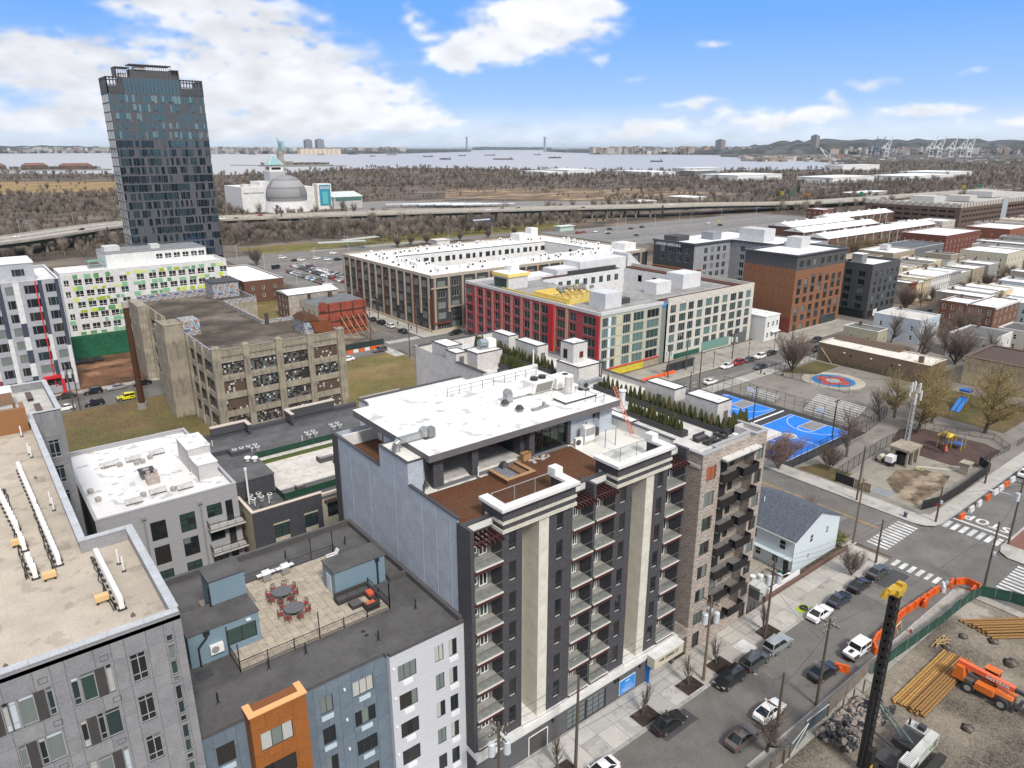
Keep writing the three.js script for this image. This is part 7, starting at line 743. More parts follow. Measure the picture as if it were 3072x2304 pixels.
// -- streets of small houses, sheds and yards on the right
{
let kS=kind({f:.12,y:[.5],m:$W,g:[$D,$R]}),row=(name,l,u0,u1,v0,v1,h,m,o={})=>{let t=$t(name,l,o.cat||'house',[(u0+u1)/2,0,(v0+v1)/2],o.group),fo=[],lo=[],n=o.n??max(1,round((u1-u0)/2.6)),fl=max(1,floor(h/3.1)),ln=o.ln??max(1,round((v1-v0)/5));for(let r=0;r<fl;r++){for(let i=0;i<n;i++){let s=u0+(i+.5)*(u1-u0)/n;fo.push({s0:s-.5,s1:s+.5,y0:.9+r*3.1,y1:2.6+r*3.1});}for(let i=0;i<ln&&o.ln!==0;i++){let s=v0+(i+.5)*(v1-v0)/ln;lo.push({s0:s-.5,s1:s+.5,y0:.9+r*3.1,y1:2.6+r*3.1});}}block(t,u0,u1,v0,v1,0,h,{wall:m,roof:o.roof||$O,coping:o.cop||$i,f:fo,l:lo,ml:o.side,ph:o.ph??.4,depth:.12});$n(t,'f',v0,fo,kS,.12);$n(t,'l',u0,lo,kS,.12);if(o.cornice)$p(t,'cornice',bb(u0-.1,u1+.1,h-.6,h+.1,v0-.5,v0-.01),o.cornice);if(o.box)$p(t,'stair_head',bb(...o.box),W0());if(R()<.7)$p(t,'chimney',bb(u1-1.4,u1-.6,h,h+1.1,v1-3,v1-2.2),M(.2,.11,.08,'brick',1,.9));return t;};
let br=M(.25,.085,.055,'brick',2,.9),cr=M(.62,.52,.33,'si',1.3,.8),wh=M(.7,.68,.64,'si',1.3,.8),gy=M(.36,.35,.33,'si',1.3,.8),tn=M(.5,.42,.3,'brick',2,.9),bl=M(.55,.6,.63,'si',1.3,.8),pl=M(.4,.36,.32,'we',5,.9);
row('row_house','red brick house at the near end of the terrace row',309,316,129,141,9,br,{side:pl,ln:0,cornice:br});row('row_house','cream gabled house next to the red brick end house',316.3,322,129.4,141,8.6,cr,{cornice:wh});row('row_house','yellow row house in the terrace beyond the charcoal block',322.3,329,129,141,9.4,cr,{cornice:cr});row('row_house','long pale grey row house with white cornice',329.3,349,129,142,9.6,wh,{cornice:$i,n:9});row('row_house','grey clapboard row house at the middle of the terrace',349.3,360,129,142,9.4,gy,{cornice:gy,n:5});row('row_house','dull green row house farther along the terrace',362,374,130,142,7.6,M(.38,.37,.28,'si',1.3,.8),{n:5});row('row_house','tan row house at the far end of the terrace',376,390,130,142,8,tn,{n:5});row('row_house','grey stone row house beyond the terrace end',392,404,129,142,8.6,gy,{n:4});
row('row_house','dark brick pair behind the terrace with bay windows',352,362,150,162,8.6,br,{n:3,ln:0,side:pl});row('row_house','blank grey walled house behind the terrace',330,344,152,166,10.4,pl,{n:1,ln:0});row('row_house','long low tan house behind the terrace',366,386,150,162,8,tn,{n:4});
row('corner_building','cream stucco corner building with dark roof edge',417,441,130,152,11.4,M(.66,.6,.46,'pl',6,.8),{cat:'building',cop:$N(.08,.07,.07,.8),n:5,ln:4});row('corner_building','grey corner house right of the cream building',443,462,129,152,10,M(.45,.43,.42,'pl',5,.8),{cat:'building'});
row('detached_house','pale blue flat roofed house behind the bare trees',247.5,262,97.6,113,8,M(.56,.63,.7,'si',1.4,.8),{roof:M(.62,.58,.54,'me',9,.8),n:3,ln:3});row('detached_house','low olive building with pale roof edge',233.5,240.5,104.5,116,5,M(.44,.42,.3,'pl',4,.85),{roof:M(.2,.2,.19,'mo',5,.9),n:2,ln:2});row('brick_corner_house','red brick corner house with white cornice',278,290,96,104.4,10,M(.3,.12,.07,'brick',2,.9),{n:3,cornice:$i,ln:3});row('brick_corner_house','brown brick bay fronted house with white side wall',278,301,87,95.8,10,M(.26,.13,.085,'brick',2,.9),{n:5,cornice:$i,ln:3});row('detached_house','low white building with skylights near the right edge',325,350,92,112,7,M(.62,.58,.54,'pl',5,.85),{n:3,ln:4});row('detached_house','pale blue house at the right picture edge',306,318,84,95,8,bl,{n:3,ln:2});row('detached_house','cream house with small windows near the right edge',262,274,70,80,7,M(.6,.55,.46,'si',1.3,.8),{n:3,ln:3,roof:M(.16,.15,.15,'sh',3,.9)});row('detached_house','white house behind the beige hall at the right',240,256,74,86,7.6,M(.66,.66,.64,'si',1.3,.8),{n:3,ln:3,roof:M(.2,.2,.2,'sh',3,.9)});
row('row_house','long tan roofed house in front of the brick sheds',350,376,172,186,9.5,M(.45,.36,.24,'brick',2,.9),{n:5,ln:3,roof:M(.5,.42,.3,'mo',9,.9)});row('row_house','white roofed cluster house in front of the brick sheds',378,402,168,186,11,tn,{n:5,ln:3,box:[388,392,11,13.5,176,180]});row('row_house','long charcoal roofed block right of the sheds',420,458,176,196,9,M(.16,.17,.18,'si',2,.8),{n:7,ln:4,roof:M(.14,.15,.16,'mo',9,.8)});row('brick_block','red brick block with white roof at the right',470,520,180,206,12,br,{cat:'building',n:9,ln:5});row('brick_block','orange brick flats behind the red brick block',540,580,170,196,12,M(.36,.13,.07,'brick',2,.9),{cat:'building',n:6,ln:4});row('row_house','dark roofed house near the right edge of the terrace street',460,500,132,156,8,gy,{n:6,ln:3,roof:M(.1,.1,.1,'mo',5,.9)});
row('row_house','white row house beyond the long sheds',560,580,232,250,10,wh,{n:5,ln:3});row('row_house','pale row house beyond the long sheds, right of the white one',584,606,228,246,10,M(.6,.55,.5,'si',1.5,.8),{n:5,ln:3});row('brick_block','dark red brick block at the far end of the sheds',530,556,226,244,11,br,{cat:'building',n:5,ln:4});
for(let i=0;i<6;i++)row('row_house',['white flat roofed','tan flat roofed','grey flat roofed','brick flat roofed','pale stucco','dark brick'][i]+' low building on the lots left of the long sheds',300+i*17,314+i*17,214-(i % 2)*6,236,6+(i % 3)*1.5,[wh,tn,gy,br,pl,br][i],{n:3,ln:3});
[['behind the terrace row',300,420,146,166,12],['before the brick sheds',296,350,176,200,5],['right of the terrace street',300,420,96,116,11],['at the right picture edge',320,470,64,88,12],['beyond the cream corner building',466,640,130,168,14],['right of the orange brick flats',590,700,150,215,9]].forEach(([l,u0,u1,v0,v1,n])=>{for(let i=0;i<n;i++){let d=(u1-u0)/n,u=u0+i*d,b=v0+rr(0,4),c=pick([br,wh,gy,tn,pl,cr,bl]);if(u>322&&u<352&&v0===96)continue;row('small_house',ORD(i)+' small house from the left in the block '+l,u,u+d*.9,b,v1-rr(0,4),rr(6.5,10.5),c,{n:2,ln:2,roof:R()<.65?$O:M(.2,.19,.18,'mo',6,.9)});}});
let shed=(l,u0,u1,v0,v1,h,axis)=>{let t=$t('brick_shed',l,'shed',[(u0+u1)/2,0,(v0+v1)/2],'long brick sheds with white roofs'),m=M(.21,.12,.085,'brick',3,.9),fo=[],n=floor((u1-u0)/5.5);for(let r=0;r<2;r++)for(let i=0;i<n;i++){let s=u0+(i+.5)*(u1-u0)/n;fo.push({s0:s-1.5,s1:s+1.5,y0:1.2+r*4.4,y1:3.8+r*4.4});}let w=$b();$w(w,'f',v0,u0,u1,0,h,fo,.2);$w(w,'l',u0,v0,v1,0,h);$w(w,'r',u1,v0,v1,0,h);$w(w,'k',v1,u0,u1,0,h);let vm=(v0+v1)/2;w.tri(P(u0,h,v0),P(u0,h,v1),P(u0,h+2.2,vm));w.tri(P(u1,h,v0),P(u1,h+2.2,vm),P(u1,h,v1));$p(t,'wall',w,m);$n(t,'f',v0,fo,kind({f:.14,x:[.33,.66],m:$N(.24,.2,.17,.7),g:[$D,$B,$R]}),.2);$p(t,'roof',$b().F(u0-.4,h-.1,v0-.5,u1+.4,v1+.5,u0-.4,h+2.4,vm-.1,u1+.4,vm+.1),$O);for(let i=0;i<n;i+=2)$p(t,'downpipe',bb(u0+i*5.5,u0+i*5.5+.3,0,h,v0-.3,v0-.01),$W);for(let i=1;i<12;i+=2)$p(t,'roof_vent',bb(u0+i*(u1-u0)/12,u0+i*(u1-u0)/12+1.6,h+1.9,h+3,vm+1,vm+2.2),$i);};
shed('longest brick shed with white gable roof',412,556,222,238,10.6);shed('shorter brick shed behind the longest one',440,540,254,268,9.6);shed('brick shed with white roof nearest the scrapyard',462,548,276,294,9.8);shed('far brick shed with stepped gable',540,640,290,306,10);
row('brick_block','small red brick block with round top beyond the sheds',566,582,312,326,14,br,{cat:'building',n:5,ln:3});
{let t=$t('office_block','very long brown brick block with pale battlemented top at right','building',[800,0,300]),m=M(.2,.125,.095,'brick',5,.9),fo=[];for(let r=0;r<3;r++)for(let i=0;i<44;i++)fo.push({s0:660+i*7,s1:665.4+i*7,y0:3+r*4,y1:4.8+r*4});let lo=[];for(let r=0;r<3;r++)for(let i=0;i<10;i++)lo.push({s0:248+i*7,s1:253.4+i*7,y0:3+r*4,y1:4.8+r*4});block(t,655,970,244,322,0,15,{wall:m,roof:M(.55,.52,.48,'mo',20,.9),f:fo,l:lo,ph:.6,depth:.3});$n(t,'f',244,fo.slice(0,100),kind({f:.1,m:dark,g:[$D]}),.3);$n(t,'l',655,lo,kind({f:.1,m:dark,g:[$D]}),.3);let b=$b();for(let i=0;i<52;i++)b.box(656+i*6,660+i*6,15.1,18.6,244.2,246);for(let i=0;i<13;i++)b.box(655.2,657,15.1,18.6,247+i*6,251+i*6);b.box(657,968,15.1,17.4,246,250).box(657,662,15.1,17.4,250,320);$p(t,'battlement',b,M(.56,.53,.47,'pl',6,.8));$p(t,'plant_box',$b().box(690,712,15,21,280,300).box(740,756,15,20,270,290).box(820,850,15,20.5,280,300),M(.58,.57,.54,'pl',6,.8));$p(t,'stair_glass',bb(742,754,0,20,243.4,244),$N(.38,.42,.45,.3));}
}
// -- park with ball courts
let mBlueC=M(.01,.22,.84,'pl',9,.75),mKey=M(.27,.27,.28,'pl',6,.8),mCourtBlk=M(.055,.056,.062,'as',10,.85),mLine=$N(.78,.8,.82,.7),chain=$N(.012,.012,.013,.9);
{
$s('court_surface',$h(127.6,157.5,69.6,108.4,.01),mCourtBlk);
let court=(v0,v1)=>{
$s('ball_court',$h(129.5,155.2,v0,v1,.018),mBlueC);let vm=(v0+v1)/2,b=$b(),y=.028,L=(a,c,e,f)=>b.p.push(...$h(a,c,e,f,y).p);L(129.5,155.2,v0,v0+.12);L(129.5,155.2,v1-.12,v1);L(129.5,129.62,v0,v1);L(155.08,155.2,v0,v1);L(142.28,142.4,v0,v1);
let arc=(cu,cv,r,a0,a1)=>{let n=28;for(let i=0;i<n;i++){let t=a0+(a1-a0)*i/n,t2=a0+(a1-a0)*(i+1)/n,q=(rad,tt)=>P(cu+cos(tt)*rad,y,cv+sin(tt)*rad);b.quad(q(r-.06,t),q(r+.06,t),q(r+.06,t2),q(r-.06,t2),P(0,1,0));}};
for(let[cu,s]of[[155.2,-1],[129.5,1]]){let key=$h(min(cu,cu+s*5.8),max(cu,cu+s*5.8),vm-1.9,vm+1.9,.023);$s('court_key',key,mKey);L(min(cu,cu+s*5.8),max(cu,cu+s*5.8),vm-1.96,vm-1.86);L(min(cu,cu+s*5.8),max(cu,cu+s*5.8),vm+1.86,vm+1.96);L(cu+s*5.8-.05,cu+s*5.8+.05,vm-1.9,vm+1.9);arc(cu+s*5.8,vm,1.85,s<0?PI/2:-PI/2,s<0?PI*1.5:PI/2);arc(cu+s*1.4,vm,6.5,s<0?PI/2:-PI/2,s<0?PI*1.5:PI/2);L(min(cu,cu+s*1.4),max(cu,cu+s*1.4),vm-6.56,vm-6.44);L(min(cu,cu+s*1.4),max(cu,cu+s*1.4),vm+6.44,vm+6.56);}
$s('court_lines',b,mLine);let disc=[];for(let i=0;i<24;i++)disc.push([142.3+cos(i/24*6.283)*1.75,vm+sin(i/24*6.283)*1.75]);$s('centre_circle',flat(disc,.034),M(.75,.72,.66,'pl',2,.7));let o=$b();for(let i=0;i<20;i++){let t=i/20*6.283,t2=(i+1)/20*6.283;o.bar(P(142.3+cos(t)*1.1,.042,vm+sin(t)*1.1),P(142.3+cos(t2)*1.1,.042,vm+sin(t2)*1.1),.14,.01);}o.R(141.3,.042,vm-.2,143.2,.042,vm+.3,.3,.01).R(142.3,.042,vm-1,142.2,.042,vm+1,.2,.01);$s('centre_emblem',o,$N(.12,.05,.03,.8));
};
court(72,87);court(91,106);{let b=$b();b.p.push(...$h(129,156,89.2,89.7,.02).p);$s('court_lines',b,mLine);}
let hoop=(u,w,s,l)=>{let t=$t('basketball_hoop',l,'hoop',[u,0,w],'basketball hoops');$p(t,'post',$b().Q(u,0,w,u,3.2,w,.09,.08,7).R(u,3.2,w,u+s*1.3,3.3,w,.12,.12),$N(.04,.07,.2,.5));$p(t,'backboard',bb(u+s*1.3-.03,u+s*1.3+.03,2.9,4,w-.9,w+.9),$N(.66,.68,.7,.3));let r=$b();for(let i=0;i<10;i++){let a=i/10*6.283,c=(i+1)/10*6.283;r.bar(P(u+s*1.6+cos(a)*.23,3.05,w+sin(a)*.23),P(u+s*1.6+cos(c)*.23,3.05,w+sin(c)*.23),.03,.03);}$p(t,'rim',r,$N(.6,.1,.02,.5));};
hoop(156,79.5,-1,'hoop at the right end of the nearer court');hoop(156,98.5,-1,'hoop at the far end of the farther court');hoop(128.8,79.5,1,'hoop at the near end of the nearer court');
let ring=(r0,m,y,k=0)=>{let p=[];for(let i=0;i<40;i++){let a=i/40*6.283,r=r0*(1+k*cos(a*4));p.push([188.6+cos(a)*r,94.4+sin(a)*r]);}$s('splash_pad',flat(p,y),m);};ring(8.2,M(.5,.45,.36,'co',12,.9),.01);ring(5.7,M(.02,.19,.44,'pl',5,.8),.018);ring(4.2,M(.45,.08,.06,'pl',5,.8),.026,.16);ring(2.0,M(.4,.4,.4,'pl',4,.8),.034,.1);
$s('playground_rubber',flat([[157,46.4],[170,46.4],[172,50],[171,62],[166,66],[158,64],[154,60],[154,50]],.012),M(.1,.06,.05,'mo',9,.95));$s('grass_patch',flat([[182,50],[206,50],[206,70],[196,73],[182,66]],.012),M(.17,.145,.09,'lawn',20,.95));$s('grass_patch',flat([[190,100.5],[203,100.5],[203,108],[184,108]],.012),M(.16,.14,.085,'lawn',20,.95));$s('grass_patch',flat([[128,60.5],[134,60.5],[134,67],[128,69]],.012),M(.16,.14,.085,'lawn',12,.95));
$s('pump_yard',flat([[129,46],[152,46],[156,48],[156,60.4],[129,60.4]],.008),M(.33,.3,.245,'co',17,.93));$s('pump_yard_dirt',flat([[130.4,46.6],[141,46.6],[148.5,48],[147.5,52.5],[143,56],[136.5,55],[131,50]],.016),M(.34,.27,.2,'dirt',12,.95));
$s('drain_grate',flat([[129.4,51.2],[132.2,51.2],[132.2,54.6],[129.4,54.6]],.02),M(.33,.36,.38,'mo',1,.6));$o('drain_frame',(()=>{let b=$b();for(let i=0;i<=3;i++)b.box(129.4+i*.9,129.5+i*.9,.02,.07,51.2,54.6);b.box(129.4,132.2,.03,.08,52.8,52.9);return b;})(),$v,'metal hatch cover by the gate of the pump yard','hatch');
let fence=(l,pts,h,opt={})=>{let t=$t(opt.name||'chain_link_fence',l,'fence',[pts[0][0],0,pts[0][1]]),m=$b(),st=opt.st||2.6,f=$b();for(let i=0;i<pts.length-1;i++){let[a,c]=pts[i],[e,g]=pts[i+1],Ls=hypot(e-a,g-c),n=max(1,round(Ls/st));for(let j=i?1:0;j<=n;j++)$p(t,'post',$b().tube(P(a+(e-a)*j/n,0,c+(g-c)*j/n),P(a+(e-a)*j/n,h+.05,c+(g-c)*j/n),.045,.045,5),opt.post||chain);m.R(a,h,c,e,h,g,.05,.05).R(a,.1,c,e,.1,g,.04,.04);if(h>3)m.R(a,h/2,c,e,h/2,g,.04,.04);if(opt.solid)f.R(a,h/2,c,e,h/2,g,.03,h-.1);else{let k=.42;for(let s=0;s<Ls+h;s+=k){let pt=(q,y)=>P(a+(e-a)*clamp(q/Ls),y,c+(g-c)*clamp(q/Ls)),s0=max(0,s-h),s1=min(s,Ls);f.tube(pt(s0,s-s0),pt(s1,s-s1),.009,.009,3,false);f.tube(pt(s0,h-(s-s0)),pt(s1,h-(s-s1)),.009,.009,3,false);}}}$p(t,'rail',m,opt.post||chain);$p(t,opt.solid?'screen':'mesh',f,opt.solid||chain);return t;};
fence('tall chain link fence on the far side of the ball courts',[[157.5,69.6],[157.5,108.4]],4);fence('tall chain link fence on the right side of the ball courts',[[127.6,69.6],[157.5,69.6],[172,71.8]],3.4);fence('chain link fence along the pavement by the ball courts',[[127.6,108.4],[157.5,108.4]],3);fence('tall chain link fence between play square and splash pad',[[181,108],[181,86]],3.4);fence('chain link fence along the upper pavement of the park',[[182,108.6],[203,108.6]],2.6);
fence('black chain link fence along the rear of the pump yard',[[128.4,61.0],[150,62.8],[171,62.4]],2.6);let blk=M(.012,.013,.015,'mo',3,.7);fence('black screened fence curving along the street by the pump yard',[[129.2,45.2],[134,43.9],[141,43.7],[156.4,43.9],[158.6,46.6]],1.9,{solid:blk,post:$k,st:3,name:'screen_fence'});fence('black screened fence beside the slatted gate',[[128.4,61],[128.4,57.4]],1.9,{solid:blk,post:$k,name:'screen_fence'});fence('low black fence around the playground',[[158.6,46.6],[172,45.6],[176,50],[172,61]],1.4,{post:$k});fence('low fence near the benches at the right',[[176,45.4],[200,45.4]],1.2,{post:$k});
{let t=$t('slatted_gate','brown slatted gate of the pump yard','gate',[128.4,0,56]);for(let i=0;i<12;i++)$p(t,'slat',bb(128.35,128.45,.1,1.9,54.2+i*.26,54.36+i*.26),M(.2,.12,.075,'wood',1,.8));$p(t,'rail',$b().box(128.46,128.52,.4,.5,54.2,57.3).box(128.46,128.52,1.5,1.6,54.2,57.3),$k);}
let bleach=(l,u0,v0,v1,n,s=1)=>{let t=$t('bleachers',l,'bleachers',[u0,0,(v0+v1)/2]),al=M(.72,.71,.68,'mo',2,.5);for(let i=0;i<n;i++){$p(t,'bench',bb(u0+i*.75+.33,u0+i*.75+.7,.45+i*.33,.5+i*.33,v0,v1),al);$p(t,'foot_plank',bb(u0+i*.75,u0+i*.75+.3,.2+i*.33,.24+i*.33,v0,v1),al);}let f=$b();for(let k=0;k<=4;k++){let w=v0+(v1-v0)*k/4;f.R(u0,.1,w,u0+n*.75,.1+n*.33,w,.08,.08).R(u0+n*.75,0,w,u0+n*.75,.1+n*.33,w,.08,.08).R(u0+n*.4,0,w,u0+n*.4,.05+n*.18,w,.08,.08);}$p(t,'frame',f,$v);let r=$b(),y=.1+n*.33;r.R(u0+n*.75,y+1.1,v0,u0+n*.75,y+1.1,v1,.05,.05).R(u0+n*.75,y+.55,v0,u0+n*.75,y+.55,v1,.04,.04);for(let w of[v0,v1])r.R(u0+.6,1.6,w,u0+n*.75,y+1.1,w,.05,.05);for(let k=0;k<=8;k++)r.bar(P(u0+n*.75,y-.3,v0+(v1-v0)*k/8),P(u0+n*.75,y+1.1,v0+(v1-v0)*k/8),.04,.04);if(n>5)$p(t,'guard_rail',r,$v);};
bleach('large aluminium bleachers beside the nearer ball court',159,74,86.5,9);bleach('small aluminium bleachers beside the farther ball court',158.6,94,102.5,4);
let mast=(l,u,w,h)=>{let t=$t('light_mast',l,'light mast',[u,0,w]);$p(t,'pole',$b().Q(u,0,w,u,h,w,.16,.11,8),$N(.06,.05,.045,.8),40);$p(t,'bracket',$b().R(u-.8,h-.4,w,u+.8,h-.4,w,.1,.1),dark);for(let s of[-.7,.7])$p(t,'floodlight',bb(u+s-.25,u+s+.25,h-.35,h,w-.2,w+.2),$e);};mast('dark pole between the two ball courts',143,89.4,9);mast('dark pole at the right end of the nearer court',149,73,9);
{let t=$t('cell_tower','lattice antenna mast with white panels above the concrete shelter','antenna mast',[150.2,3.4,57.8]),c=[150.2,57.8],b=$b();for(let[x,z]of[[-.45,-.3],[.45,-.3],[0,.5]])b.Q(c[0]+x,3.9,c[1]+z,c[0]+x*.7,15.6,c[1]+z*.7,.07,.06,6);let L=[[-.45,-.3],[.45,-.3],[0,.5]];for(let i=0;i<12;i++)for(let k=0;k<3;k++){let A=L[k],C=L[(k+1)% 3],y=4+i*.95;b.R(c[0]+A[0]*.9,y,c[1]+A[1]*.9,c[0]+C[0]*.88,y+.95,c[1]+C[1]*.88,.05,.05);}$p(t,'lattice',b,$N(.4,.42,.42,.6));for(let[x,z,y]of[[-1.1,-.6,12.4],[.3,-1,13],[1.2,-.2,14.2],[-.4,.9,13.6],[.9,.7,14.4],[-.9,.5,14.6]])$p(t,'antenna_panel',bb(c[0]+x-.18,c[0]+x+.18,y,y+2.1,c[1]+z-.12,c[1]+z+.12),$i);$p(t,'bracket',$b().R(c[0]-1.1,13.6,c[1]-.6,c[0]+1.2,13.6,c[1]-.2,.08,.08).R(c[0]-.9,15,c[1]+.5,c[0]+.9,15,c[1]+.7,.08,.08),$e);}
{let t=$t('concrete_shelter','concrete flat roofed shelter under the antenna mast','shelter',[148,0,57]),m=M(.4,.36,.29,'we',5,.95);$p(t,'roof',bb(145,150.6,3.4,3.9,54.8,59),m);$p(t,'wall',$b().box(149.6,150.4,0,3.4,55,58.8).box(145.4,149.6,0,3.4,58.2,58.8),m);for(let[u,w]of[[145.3,55.1],[147.6,55.1],[145.3,57.8]])$p(t,'pillar',bb(u,u+.4,0,3.4,w,w+.4),m);$p(t,'dark_store',bb(146,149.4,0,2.2,55.8,58),$N(.03,.03,.032,.8));}
{let t=$t('trailer_generator','white and black towable generator in front of the shelter','generator',[144.4,0,57.6]);$p(t,'hood',bb(143.2,145.2,.95,2.2,57.2,58.6),$i);$p(t,'chassis',bb(143.1,145.3,.5,.95,57.1,58.7),$k);for(let w of[57.05,58.6])$p(t,'wheel',$b().Q(144.2,.4,w,144.2,.4,w+.2,.4,.4,12),$k,40);}
{let t=$t('trailer_compressor','cream wheeled compressor beside the white generator','compressor',[144.6,0,60]);$p(t,'tank',$b().Q(143.9,1.1,60,145.6,1.1,60,.55,.55,10),$N(.5,.46,.36,.6),40);for(let w of[59.3,60.6])$p(t,'wheel',$b().Q(144.2,.45,w,144.2,.45,w+.18,.45,.45,12),$k,40);}
{let t=$t('stone_post','square concrete post with flat cap in the pump yard','post',[152,0,46.8]);$p(t,'shaft',bb(151.2,153,0,2.2,46,47.6),M(.44,.4,.33,'we',3,.95));$p(t,'cap',bb(151,153.2,2.2,2.45,45.8,47.8),M(.42,.38,.31,'we',3,.95));}$o('drum_container',$b().Q(153.2,.5,58.2,156.4,.5,57.6,.5,.5,10),$N(.06,.07,.07,.7),'dark pipe drum beside the shelter','drum');$o('coiled_hose',(()=>{let b=$b();for(let i=0;i<36;i++){let a=i*.5,r=.5+.01*i;b.tube(P(146.8+cos(a)*r,.06+i*.004,53.2+sin(a)*r),P(146.8+cos(a+.5)*r,.06+i*.004,53.2+sin(a+.5)*r),.06,.06,4);}return b;})(),$N(.34,.36,.16,.8),'coil of yellow green hose in the pump yard','hose');
$o('edging_beam',$b().R(147.6,.12,54.2,152.6,.12,47.6,.14,.2),$N(.6,.56,.48,.8),'pale timber edging across the pump yard','beam');
{let t=$t('play_structure','colourful playground climbing frame with red slide','playground',[163.5,0,53.6]);for(let[u,w,h]of[[161.6,56,3.2],[163.6,56,3.2],[161.6,54,3.2],[163.6,54,3.2],[165.6,54,2.8],[165.6,52,2.8],[163.6,52,2.6]])$p(t,'post',$b().Q(u,0,w,u,h,w,.08,.08,6),$N(.55,.4,.04,.5));$p(t,'platform',$b().box(161.6,163.6,1.4,1.5,54,56).box(163.6,165.6,1.1,1.2,52,54),$N(.03,.1,.3,.6));let sl=$b();for(let i=0;i<8;i++){let a=i/8,c=(i+1)/8;sl.R(161.6-a*1.2,1.5-a*1.3,54.8-a*1.2,161.6-c*1.2,1.5-c*1.3,54.8-c*1.2,.8,.12);}$p(t,'slide',sl,$N(.6,.035,.025,.4));$p(t,'canopy',$b().F(161.3,3,53.7,163.9,56.3,162.5,3.9,54.9,162.7,55.1),$N(.62,.44,.03,.6));let ar=$b();for(let k=0;k<3;k++)for(let i=0;i<10;i++){let a=i/10*PI,c=(i+1)/10*PI;ar.tube(P(166.6+k*.9+cos(a)*1.4,sin(a)*2,52.6+k*.4),P(166.6+k*.9+cos(c)*1.4,sin(c)*2,52.6+k*.4),.05,.05,5);}$p(t,'climbing_arch',ar,$N(.05,.12,.4,.5));}
{let t=$t('tube_slide','blue double slide under the trees at the right','slide',[191,0,63]);for(let w of[62.4,63.5]){let b=$b();for(let i=0;i<6;i++)b.R(192.8-i*.7,2.6-i*.42,w,192.1-i*.7,2.18-i*.42,w,.85,.16);$p(t,'chute',b,$N(.03,.18,.55,.4));}$p(t,'platform',bb(192.6,194.4,2.4,2.55,62,64),$N(.03,.1,.3,.6));$p(t,'tower',$b().Q(192.7,0,62,192.7,4.6,62,.08,.08,5).Q(194.3,0,62,194.3,4.6,62,.08,.08,5).Q(192.7,0,64,192.7,4.6,64,.08,.08,5).Q(194.3,0,64,194.3,4.6,64,.08,.08,5),$N(.5,.3,.05,.6));$p(t,'canopy',bb(192.4,194.6,4.3,4.8,61.8,64.2),$N(.03,.12,.4,.5));}
{let t=$t('brick_hall','long single storey brick hall with white roof by the splash pad','hall',[209,0,92]),kW=kind({f:.1,m:dark,g:[$R]});let lo=[{s0:78,s1:79.2,y0:.3,y1:2.5},{s0:86,s1:86.8,y0:3,y1:3.7},{s0:98,s1:98.8,y0:3,y1:3.7}];block(t,204.6,214.6,76.2,108.6,0,5.6,{wall:M(.27,.19,.135,'brick',2.6,.95),roof:M(.72,.68,.6,'me',14,.7),coping:$N(.62,.56,.46,.8),l:lo,ph:.15,depth:.15});$n(t,'l',204.6,lo,kW,.15);$p(t,'chimney',bb(206,207,5.4,7.2,79,80.2),M(.2,.12,.09,'brick',1,.9));$p(t,'rear_roof',$b().hull([P(212,5.5,88),P(220,4.6,88),P(220,4.6,108),P(212,5.5,108)],[P(214,6.6,88),P(216,6.6,88),P(216,6.6,108),P(214,6.6,108)]),M(.19,.125,.09,'sh',3,.9));$p(t,'brace',$b().R(204.3,0,103.6,204.5,4,107.6,.16,.16),$N(.55,.44,.33,.8));for(let w of[84,92,100])$p(t,'wall_lamp',bb(204.2,204.6,3.9,4.1,w,w+.5),$W);$p(t,'ivy',(()=>{let b=$b(),q=rng(77);for(let i=0;i<700;i++){let w=80+q()*26,y=q()*q()*3.4,c=P(204.5-q()*.15,y,w),a=q()*6;b.tri(c,c.clone().add(L3(-.1,.3*sin(a),.3*cos(a))),c.clone().add(L3(-.05,.3*cos(a),.25)));}return b;})(),$N(.1,.095,.045,.95));}
{let t=$t('beige_hall','beige stucco hall with brown roof at the right edge','hall',[222,0,58]),kW=kind({f:.1,y:[.5],m:$W,g:[$D]}),lo=grid([51,55.5,60,64.4],[4.4],1,1.5);block(t,213.6,232,40,71.4,0,8,{wall:M(.5,.42,.29,'we',6,.9),roof:M(.13,.085,.065,'sh',3,.9),coping:$N(.12,.08,.06,.9),l:lo,ph:.2,depth:.15,ce:.4});$n(t,'l',213.6,lo,kW,.15);}
}
